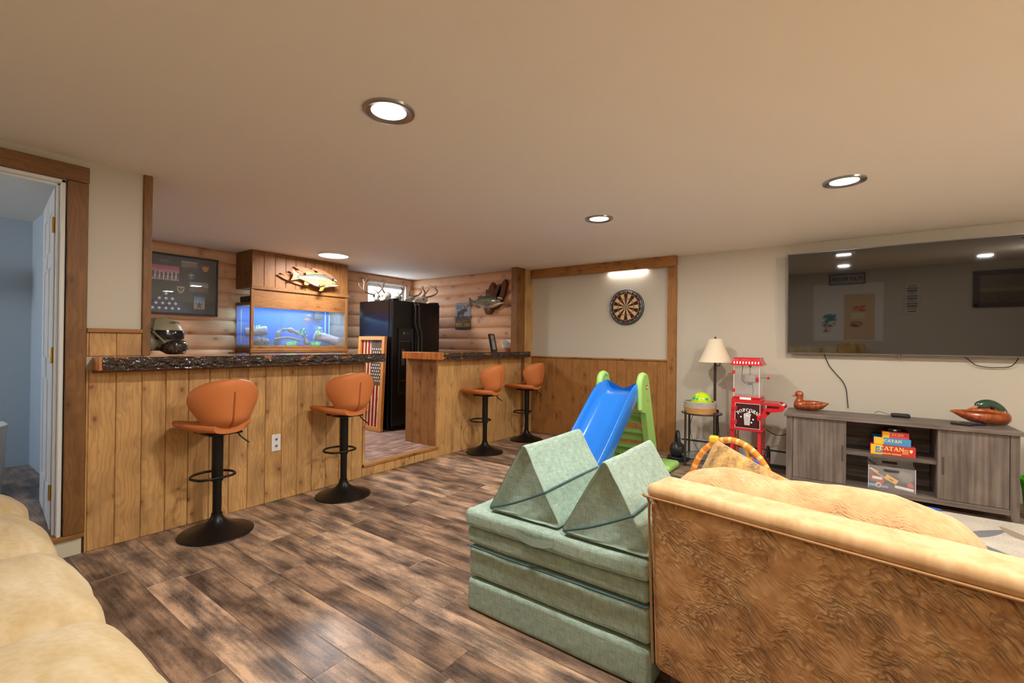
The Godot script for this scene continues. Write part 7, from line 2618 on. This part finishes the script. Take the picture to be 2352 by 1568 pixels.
func tan_sofa() -> void:
	var t := thing("tan_sofa", "tan brushed suede sofa seen from behind", "sofa", Vector3(1.63, 0, -0.545), -(PI / 2 + 0.18))
	# local: x along the back, +z towards the camera, the seat lies at -z
	var ln := 2.25
	var bk := mb()
	bk.rbox(Vector3(ln / 2, 0.405, -0.075), Vector3(ln, 0.63, 0.15), 0.03, 10)
	bk.deform(func(p):
		var q := Vector3(p)
		q.z += 0.045 * clampf((p.y - 0.1) / 0.62, 0.0, 1.0) + 0.008 * sin(p.x * 3.0)
		return q)
	var uvm := bk
	for i in uvm.v.size():
		uvm.t[i] = Vector2(uvm.v[i].x, -uvm.v[i].y) if absf(uvm.n[i].z) > 0.5 else Vector2(uvm.v[i].x, uvm.v[i].z)
	obj("back", bk, M.suede_back, t)
	for x in [0.285, 1.2, 1.95]:
		obj("back_seam", mb().tube([Vector3(x, 0.72, 0.046), Vector3(x, 0.4, 0.024), Vector3(x, 0.1, 0.003)], 0.0022, 6), M.suede_seam, t)
	# rolled top with its welt
	var top := mb()
	top.rbox(Vector3(ln / 2, 0.742, -0.028), Vector3(ln + 0.01, 0.052, 0.165), 0.024, 12)
	lumpy(top, 0.004, 5.0, 31)
	for i in top.v.size():
		top.t[i] = Vector2(top.v[i].x, top.v[i].z)
	obj("top_roll", top, M.suede, t)
	obj("welt", mb().tube(curve([Vector3(0.004, 0.12, 0.006), Vector3(0.004, 0.45, 0.028), Vector3(0.008, 0.7, 0.048), Vector3(0.03, 0.722, 0.052), Vector3(0.6, 0.722, 0.054), Vector3(1.4, 0.722, 0.054), Vector3(ln - 0.01, 0.722, 0.052)], 5), 0.0045, 6), M.suede_seam, t)
	var base := mb()
	base.rbox(Vector3(ln / 2, 0.2, -0.5), Vector3(ln, 0.22, 0.72), 0.03, 4)
	obj("base", base, M.suede, t)
	for x in [0.1, ln - 0.1]:
		var arm := mb()
		arm.rbox(Vector3(x, 0.36, -0.5), Vector3(0.2, 0.5, 0.74), 0.07, 5)
		obj("arm", arm, M.suede, t)
	for q in [[0.07, -0.05], [0.07, -0.82], [ln - 0.1, -0.05], [ln - 0.1, -0.82]]:
		obj("leg", mb().box(Vector3(q[0] + 0.03, 0.05, q[1]), Vector3(0.09, 0.1, 0.06), 0.004), M.dark_wood, t)
	for k in 2:
		obj("seat_cushion", cushion(Vector3(0.62 + k * 1.01, 0.375, -0.52), Vector3(0.98, 0.17, 0.66), 0.06, 0.03, 60 + k), M.suede, t)
	# loose back cushions, slumped
	var c1 := cushion(Vector3.ZERO, Vector3(0.86, 0.42, 0.22), 0.1, 0.03, 71, 0.02)
	c1.deform(func(p):
		var q := Vector3(p)
		q.y += 0.013 * cos((p.x + 0.27) * 13.4) * clampf(p.y * 5.0 + 0.3, 0.0, 1.0)
		return q)
	obj("back_cushion", turned(c1, Transform3D(Basis(Vector3.RIGHT, -0.12), Vector3(0.41, 0.568, -0.235))), M.suede_rib, t)
	var c2 := cushion(Vector3.ZERO, Vector3(0.9, 0.4, 0.22), 0.1, 0.03, 75, 0.02)
	obj("back_cushion", turned(c2, Transform3D(Basis(Vector3.RIGHT, -0.2), Vector3(1.33, 0.505, -0.27))), M.suede_rib, t)
	# patterned pillow standing on its corner against the seat
	var p := mb()
	p.rbox(Vector3.ZERO, Vector3(0.43, 0.43, 0.13), 0.02, 12)
	p.deform(func(v):
		var e := maxf(absf(v.x), absf(v.y)) / 0.215
		var pinch := 1.0 - 0.92 * pow(clampf(e, 0.0, 1.0), 3.0)
		return Vector3(v.x * (1.0 - 0.05 * (1.0 - absf(v.y) / 0.215)), v.y * (1.0 - 0.05 * (1.0 - absf(v.x) / 0.215)), v.z * pinch))
	for i in p.v.size():
		p.t[i] = Vector2(p.v[i].x + 0.215, p.v[i].y + 0.215) / 0.43
	var xf := t.transform * Transform3D(Basis(Vector3.RIGHT, -0.35) * Basis(Vector3.BACK, -0.34), Vector3(0.135, 0.585, -0.43))
	var po := one("throw_pillow", turned(p, xf), M.wild_print, "brown and gold wildlife print pillow on the tan sofa", "pillow")
	var pip := []
	for q in [[-1, 1], [0, 0.95], [1, 1], [0.95, 0], [1, -1], [0, -0.95], [-1, -1], [-0.95, 0]]:
		pip.append(xf * Vector3(q[0] * 0.213, q[1] * 0.213, 0))
	obj("piping", mb().tube(pip, 0.004, 6, true), M.suede, po)


func foam_block(called: String, label: String, lo: Vector3, hi: Vector3, sd: int, group: String) -> Node3D:
	var t := thing(called, label, "foam cushion", Vector3.ZERO, 0.0, group)
	var m := mb()
	m.uv_scale = Vector2(4.5, 4.5)
	m.rbox((lo + hi) * 0.5, hi - lo, 0.022, 8)
	lumpy(m, 0.006, 3.5, sd)
	obj("cover", m, M.linen, t)
	return t


func foam_couch() -> void:
	var g := "sage green foam play couch pieces"
	foam_block("foam_mattress", "thick sage green foam block at the bottom of the stack", Vector3(1.63, 0.0, -1.435), Vector3(2.47, 0.148, -0.553), 11, g)
	var mid := foam_block("foam_mattress", "thick sage green foam block in the middle of the stack", Vector3(1.638, 0.156, -1.43), Vector3(2.475, 0.298, -0.56), 12, g)
	var top := foam_block("folding_mattress", "thin folded sage green mattress with a handle atop the stack", Vector3(1.632, 0.308, -1.445), Vector3(2.475, 0.384, -0.562), 13, g)
	var m := mb()
	m.uv_scale = Vector2(4.5, 4.5)
	m.rbox(Vector3(2.05, 0.4275, -1.005), Vector3(0.855, 0.079, 0.885), 0.022, 8)
	lumpy(m, 0.006, 3.5, 15)
	obj("cover", m, M.linen, top)
	obj("zipper", mb().tube([Vector3(1.629, 0.302, -1.43), Vector3(1.627, 0.301, -1.0), Vector3(1.629, 0.302, -0.57), Vector3(1.66, 0.302, -0.556), Vector3(2.4, 0.302, -0.555)], 0.0045, 6), M.zipper, mid)
	# carrying handle sewn on the upper panel
	var hs := mb()
	for k in 1:
		var rows := []
		for i in 2:
			var r := PackedVector3Array()
			for j in 15:
				var q := j / 14.0
				r.append(Vector3(1.618 - 0.018 * sin(q * PI), 0.452 - 0.034 * i - 0.012 * sin(q * PI), lerpf(-1.14, -0.955, q)))
			rows.append(r)
		hs.grid(rows, false, false)
		var rows2 := []
		for r in rows:
			var s := PackedVector3Array()
			for q in r:
				s.append(q + Vector3(0.004, 0, 0))
			rows2.append(s)
		hs.grid(rows2, false, true)
	obj("handle", hs, M.linen, top)
	# two wedges on top
	for k in 2:
		var z0 := -1.345 if k == 0 else -0.945
		var z1 := -0.945 if k == 0 else -0.548
		var xa := 1.668 if k == 0 else 1.643
		var xb := 2.2 if k == 0 else 2.16
		var t := thing("foam_wedge", "triangular sage green foam wedge farther from the tan sofa" if k == 0 else "triangular sage green foam wedge touching the tan sofa", "foam wedge", Vector3.ZERO, 0.0, g)
		var zc := (z0 + z1) * 0.5
		var y0 := 0.4755
		var y1 := 0.815
		var corner := [Vector2(z0, y0), Vector2(z1, y0), Vector2(zc, y1)]
		var outline := []
		var cen: Vector2 = (corner[0] + corner[1] + corner[2]) / 3.0
		for i in 3:
			var a: Vector2 = corner[(i + 2) % 3]
			var b: Vector2 = corner[i]
			var c: Vector2 = corner[(i + 1) % 3]
			var pa := b + (a - b).normalized() * 0.035
			var pc := b + (c - b).normalized() * 0.035
			for s in 5:
				var q := s / 4.0
				outline.append(pa.lerp(b, q).lerp(b.lerp(pc, q), q))
			for s in range(1, 8):
				outline.append(pc.lerp(c + (b - c).normalized() * 0.035, s / 8.0))
		var rings := []
		for q in [[xa + 0.02, 0.9], [xa + 0.006, 0.955], [xa, 0.985], [xa + 0.012, 1.0], [xa + 0.1, 1.0], [xa + 0.2, 1.0], [xa + 0.3, 1.0], [xb - 0.1, 1.0], [xb - 0.012, 1.0], [xb, 0.985], [xb - 0.006, 0.955], [xb - 0.02, 0.9]]:
			var ring := PackedVector3Array()
			for p in outline:
				var r2: Vector2 = cen + (p - cen) * q[1]
				ring.append(Vector3(q[0], r2.y, r2.x))
			rings.append(ring)
		var w := mb()
		w.loft(rings)
		lumpy(w, 0.006, 4.0, 21 + k)
		for i in w.v.size():
			w.t[i] = (Vector2(w.v[i].z, -w.v[i].y) if absf(w.n[i].x) > 0.6 else Vector2(w.v[i].x, -w.v[i].y)) * 4.5
		obj("cover", w, M.linen, t)
		var rm := Vector2(z1, y0).lerp(Vector2(zc, y1), 0.42)
		obj("zipper", mb().tube(curve([Vector3(xa + 0.004, y0 + 0.012, z0 + 0.02), Vector3(xa - 0.004, lerpf(y0, rm.y, 0.45), lerpf(z0, rm.x, 0.5)), Vector3(xa - 0.001, rm.y - 0.008, rm.x - 0.012), Vector3(xa + 0.02, rm.y + 0.002, rm.x + 0.004), Vector3((xa + xb) / 2, rm.y + 0.004, rm.x + 0.005), Vector3(xb - 0.02, rm.y, rm.x + 0.003)], 5), 0.0055, 6), M.zipper, t)


func cream_sofa() -> void:
	var t := thing("cream_sofa", "cream suede sofa along the wall in front of the doorway", "sofa", Vector3.ZERO)
	var cuts := [-3.5, -3.05, -2.43, -1.74, -1.05, -0.36, 0.4]
	for k in cuts.size() - 1:
		var z0: float = cuts[k]
		var z1: float = cuts[k + 1]
		var m := cushion(Vector3(0.07, 0.385, (z0 + z1) * 0.5), Vector3(0.66, 0.17, z1 - z0 + 0.004), 0.085, 0.065, 140 + k, 0.01)
		for i in m.v.size():
			m.t[i] = Vector2(m.v[i].x, m.v[i].z + k * 0.37) if absf(m.n[i].y) > 0.4 else Vector2(m.v[i].y, m.v[i].z + k * 0.37)
		obj("seat_cushion", m, M.cream_suede, t)
		if k > 0:
			var b := cushion(Vector3(-0.38, 0.62, (z0 + z1) * 0.5), Vector3(0.26, 0.36, z1 - z0 - 0.01), 0.09, 0.02, 160 + k, 0.012, 8)
			obj("back_cushion", b, M.cream_suede, t)
	var base := mb()
	base.rbox(Vector3(-0.08, 0.175, -1.55), Vector3(0.88, 0.25, 3.9), 0.03, 4)
	obj("base", base, M.cream_suede, t)
	var bk := mb()
	bk.rbox(Vector3(-0.555, 0.42, -1.2), Vector3(0.13, 0.72, 3.2), 0.05, 4)
	obj("back", bk, M.cream_suede, t)
	for z in [-3.3, -1.5, 0.25]:
		obj("leg", mb().box(Vector3(0.28, 0.025, z), Vector3(0.06, 0.05, 0.06), 0.004), M.dark_wood, t)
		obj("leg", mb().box(Vector3(-0.45, 0.025, z), Vector3(0.06, 0.05, 0.06), 0.004), M.dark_wood, t)
	one("throw_pillow", cushion(Vector3(-0.2, 0.68, 0.12), Vector3(0.14, 0.4, 0.42), 0.05, 0.03, 181, 0.01, 6), M.wild_print, "printed pillow on the cream sofa's end", "pillow")


func rug() -> void:
	var w := 640
	var h := 960
	var base := field(w, h, 320, 480, 0.03, 401, 4)
	var fine := field(w, h, 640, 960, 0.25, 402, 2)
	var d := PackedByteArray()
	d.resize(w * h * 3)
	for i in w * h:
		var q := (base[i] - 128) * 0.10 + (fine[i] - 128) * 0.16
		d[i * 3] = int(clampf(196.0 + q, 0, 255))
		d[i * 3 + 1] = int(clampf(186.0 + q, 0, 255))
		d[i * 3 + 2] = int(clampf(170.0 + q * 0.9, 0, 255))
	var im := Image.create_from_data(w, h, false, Image.FORMAT_RGB8, d)
	var tones := [c8(112, 112, 116), c8(128, 116, 100), c8(150, 134, 112), c8(104, 108, 116), c8(150, 96, 66), c8(172, 166, 154)]
	var r := RandomNumberGenerator.new()
	r.seed = 5
	for k in 90:
		var ce := Vector2(r.randf() * w, r.randf() * h)
		var a := r.randf_range(-0.5, 0.9)
		var L := r.randf_range(26, 52)
		var wd := L * r.randf_range(0.26, 0.4)
		var col: Color = tones[r.randi_range(0, 5)]
		var pts := []
		for s in 16:
			var q := TAU * s / 16.0
			var lx := cos(q) * L
			var ly := sin(q) * wd * (1.0 - 0.55 * cos(q)) * 0.8
			pts.append([ce.x + lx * cos(a) - ly * sin(a), ce.y + lx * sin(a) + ly * cos(a)])
		fill_poly(im, pts, col)
		# stem
		pts = []
		for s in [[-L, -1.5], [-L * 1.7, -1.0], [-L * 1.7, 1.0], [-L, 1.5]]:
			pts.append([ce.x + s[0] * cos(a) - s[1] * sin(a), ce.y + s[0] * sin(a) + s[1] * cos(a)])
		fill_poly(im, pts, col)
	var t := thing("area_rug", "pale area rug with grey and brown leaf shapes", "rug", Vector3.ZERO)
	mat("rug_pile", Color.WHITE, 0.95, {"tex": ImageTexture.create_from_image(im), "rim": 0.3})
	var m := mb()
	m.uv_scale = Vector2(1.0 / 2.4, 1.0 / 3.6)
	m.uv_off = Vector2(-2.36 / 2.4, 1.22 / 3.6)
	m.box(Vector3(3.63, 0.0065, 0.58), Vector3(2.26, 0.011, 3.6), 0.003)
	obj("pile", m, M.rug_pile, t)
	obj("binding", mb().tube([Vector3(4.76, 0.0062, -1.22), Vector3(4.76, 0.0062, 2.38)], 0.006, 6), M.rug_edge, t)
	obj("binding", mb().tube([Vector3(2.5, 0.0062, -1.22), Vector3(4.76, 0.0062, -1.22)], 0.006, 6), M.rug_edge, t)


# ---------------------------------------------------------------- what the television mirrors, and the next room
func behind_camera() -> void:
	var xw := -0.648
	var s := thing("play_room_sign", "framed sign reading PLAY ROOM, mirrored in the television", "sign", Vector3(xw, 2.135, 0.055), PI / 2)
	obj("panel", mb().box(Vector3(0, 0, 0.006), Vector3(0.54, 0.18, 0.01)), M.sign_grey, s)
	for q in [[0.0, 0.098, 0.58, 0.02], [0.0, -0.098, 0.58, 0.02], [-0.28, 0.0, 0.02, 0.21], [0.28, 0.0, 0.02, 0.21]]:
		obj("frame", mb().box(Vector3(q[0], q[1], 0.01), Vector3(q[2], q[3], 0.02), 0.002), M.black_frame, s)
	text_on(s, "lettering", "PLAY ROOM", 0.11, Transform3D(Basis.from_scale(Vector3(0.8, 1, 1)), Vector3(0, 0, 0.012)), M.black_plastic, 700)
	var p := thing("drawing_paper", "big white paper on the wall with a child's drawings", "drawing", Vector3(xw, 1.47, 0.05), PI / 2)
	var im := Image.create(160, 160, false, Image.FORMAT_RGB8)
	im.fill(c8(222, 216, 208))
	for k in 60:
		var a := Vector2(120 + rng.randf_range(-14, 14), 96 + rng.randf_range(-14, 14))
		im.fill_rect(Rect2i(int(a.x), int(a.y), rng.randi_range(2, 9), rng.randi_range(2, 6)), c8(64, 130, 136))
	for k in 26:
		im.fill_rect(Rect2i(112 + rng.randi_range(0, 20), 112 + rng.randi_range(0, 22), rng.randi_range(3, 9), 3), [c8(196, 130, 110), c8(90, 80, 110)][k % 2])
	print_mat("drawing_print", im, 0.8)
	sheet(p, "sheet", M.drawing_print, -0.58, -0.57, 0.55, 0.57, 0.001, 0.003)
	var im2 := Image.create(80, 160, false, Image.FORMAT_RGB8)
	im2.fill(c8(206, 176, 138))
	for k in 40:
		var y := rng.randi_range(40, 58)
		im2.fill_rect(Rect2i(rng.randi_range(22, 50), y, rng.randi_range(4, 14), 3), [c8(196, 60, 54), c8(226, 140, 60), c8(200, 90, 90)][k % 3])
	im2.fill_rect(Rect2i(26, 64, 34, 22), c8(214, 200, 150))
	for k in 18:
		im2.fill_rect(Rect2i(rng.randi_range(30, 60), rng.randi_range(96, 112), rng.randi_range(4, 14), 3), c8(150, 60, 44))
	print_mat("drawing_print_two", im2, 0.8)
	sheet(p, "coloured_sheet", M.drawing_print_two, -0.45, -0.55, 0.04, 0.36, 0.005, 0.002)
	var c := thing("family_rules_sign", "narrow pale board of small printed lines on the wall behind", "sign", Vector3(xw, 1.7, 1.04), PI / 2)
	obj("board", mb().box(Vector3(0, 0, 0.008), Vector3(0.22, 0.58, 0.014), 0.002), M.sign_cream, c)
	for k in 11:
		var wd := 0.12 + 0.06 * ((k * 37) % 10) / 10.0
		obj("printed_line", mb().box(Vector3(0, 0.24 - 0.048 * k, 0.0155), Vector3(wd, 0.014 + 0.008 * (k % 3), 0.001)), M.dark_grey, c)
	var f := thing("framed_painting", "dark framed landscape picture on the wall behind", "picture", Vector3(xw, 1.82, 2.24), PI / 2)
	for q in [[0.0, 0.28, 0.78, 0.08], [0.0, -0.28, 0.78, 0.08], [-0.35, 0.0, 0.08, 0.64], [0.35, 0.0, 0.08, 0.64]]:
		obj("frame", mb().box(Vector3(q[0], q[1], 0.02), Vector3(q[2], q[3], 0.035), 0.006), M.dark_wood, f)
	var im3 := Image.create(96, 64, false, Image.FORMAT_RGB8)
	im3.fill(c8(96, 80, 50))
	im3.fill_rect(Rect2i(0, 30, 96, 8), c8(130, 110, 66))
	speckle(im3, Rect2i(0, 38, 96, 26), [c8(60, 50, 34), c8(80, 66, 42)], 200, 6, 3)
	print_mat("painting_print", im3, 0.4)
	sheet(f, "canvas", M.painting_print, -0.31, -0.25, 0.31, 0.25, 0.006, 0.003)
	# hamper in the next room, wire shelf with something pink
	var hp := thing("laundry_hamper", "off white canvas hamper beyond the open door", "hamper", Vector3(0.2, 0.121, -4.95))
	var hm := mb()
	var rings := []
	for q in [[0.0, 0.29, 0.21], [0.03, 0.3, 0.22], [0.25, 0.315, 0.225], [0.46, 0.325, 0.235], [0.5, 0.33, 0.24], [0.5, 0.318, 0.228], [0.3, 0.3, 0.21]]:
		var ring := PackedVector3Array()
		for k in 32:
			var a := TAU * k / 32.0
			ring.append(Vector3(signf(cos(a)) * pow(absf(cos(a)), 0.35) * q[1], q[0] + (0.012 * sin(a * 2.0 + 0.6) if q[0] > 0.4 else 0.0), signf(sin(a)) * pow(absf(sin(a)), 0.35) * q[2]))
		rings.append(ring)
	hm.loft(rings)
	lumpy(hm, 0.012, 5.0, 301)
	obj("canvas", hm, M.canvas, hp)
	var rim := []
	for k in 32:
		var a := TAU * k / 32.0
		rim.append(Vector3(signf(cos(a)) * pow(absf(cos(a)), 0.35) * 0.326, 0.5 + 0.012 * sin(a * 2.0 + 0.6), signf(sin(a)) * pow(absf(sin(a)), 0.35) * 0.236))
	obj("rim", mb().tube(rim, 0.008, 6, true), M.canvas, hp)
	var sh := thing("wire_shelf", "white wire shelf on the wall of the next room", "shelf", Vector3(0.0, 1.62, -5.8))
	var wm := mb()
	for k in 4:
		wm.tube([Vector3(-1.2, 0, 0.08 * k - 0.09), Vector3(0.42, 0, 0.08 * k - 0.09)], 0.004, 6)
	for k in 28:
		wm.tube([Vector3(-1.2 + 0.06 * k, 0.004, -0.09), Vector3(-1.2 + 0.06 * k, 0.004, 0.15)], 0.002, 5)
	wm.tube([Vector3(-1.2, -0.025, 0.15), Vector3(0.42, -0.025, 0.15)], 0.004, 6)
	obj("wires", wm, M.white_plastic, sh)
	var bg := mb()
	bg.rbox(Vector3(0.22, 1.735, -5.76), Vector3(0.22, 0.21, 0.16), 0.05, 5)
	lumpy(bg, 0.03, 9.0, 311)
	one("folded_clothes", bg, M.coral_cloth, "coral coloured bundle on the wire shelf in the next room", "clothes")
	var cl := mb()
	cl.rbox(Vector3(0.715, 1.02, -4.25), Vector3(0.07, 1.3, 0.3), 0.03, 5)
	lumpy(cl, 0.02, 6.0, 321)
	one("hanging_coat", cl, M.navy_cloth, "dark coat hanging behind the open white door", "coat")


func soft_things() -> void:
	var nap := nap_texture(501, c8(196, 158, 112), c8(212, 176, 132), c8(226, 194, 152), 1)
	mat("suede", c8(250, 244, 236), 0.9, {"tex": nap, "scale": Vector3(1.6, 1.6, 1), "rim": 0.5, "spec": 0.2})
	mat("suede_back", c8(255, 246, 236), 0.85, {"tex": nap_texture(502, c8(172, 130, 86), c8(202, 162, 116), c8(220, 184, 138), 1), "scale": Vector3(1.2, 1.2, 1), "bump": wrinkle_height(511, 0.55, 1.0), "depth": 2.2, "rim": 0.3, "spec": 0.3})
	mat("suede_rib", c8(250, 240, 226), 0.9, {"tex": nap, "tri": Vector3(1.5, 1.5, 1.5), "bump": wrinkle_height(512, 0.3, 1.5), "depth": 0.5, "rim": 0.4})
	mat("suede_seam", c8(168, 124, 78), 0.9)
	mat("cream_suede", c8(228, 222, 212), 0.9, {"tex": nap_texture(503, c8(212, 188, 142), c8(226, 206, 168), c8(238, 224, 196), 3), "scale": Vector3(1.4, 1.4, 1), "rim": 0.5, "spec": 0.2})
	mat("linen", c8(255, 255, 255), 0.9, {"tex": weave_texture(504, c8(128, 150, 136), c8(184, 204, 188)), "rim": 0.3, "spec": 0.2})
	mat("zipper", c8(62, 92, 92), 0.6)
	mat("dark_wood", c8(66, 44, 38), 0.5)
	mat("rug_edge", c8(166, 132, 110), 0.9)
	mat("wild_print", Color.WHITE, 0.9, {"tex": nap_texture(505, c8(110, 86, 58), c8(176, 136, 80), c8(206, 172, 104), 2), "rim": 0.3})
	mat("sign_grey", c8(170, 166, 160), 0.7)
	mat("sign_cream", c8(206, 196, 176), 0.7)
	mat("canvas", c8(214, 208, 196), 0.95)
	mat("coral_cloth", c8(214, 92, 92), 0.95)
	tan_sofa()
	foam_couch()
	cream_sofa()
	rug()
	behind_camera()


func _ready() -> void:
	rng.seed = 7
	stage()
	make_materials()
	lamps()
	room()
	bars()
	stools()
	alcove()
	play_things()
	tv_side()
	soft_things()
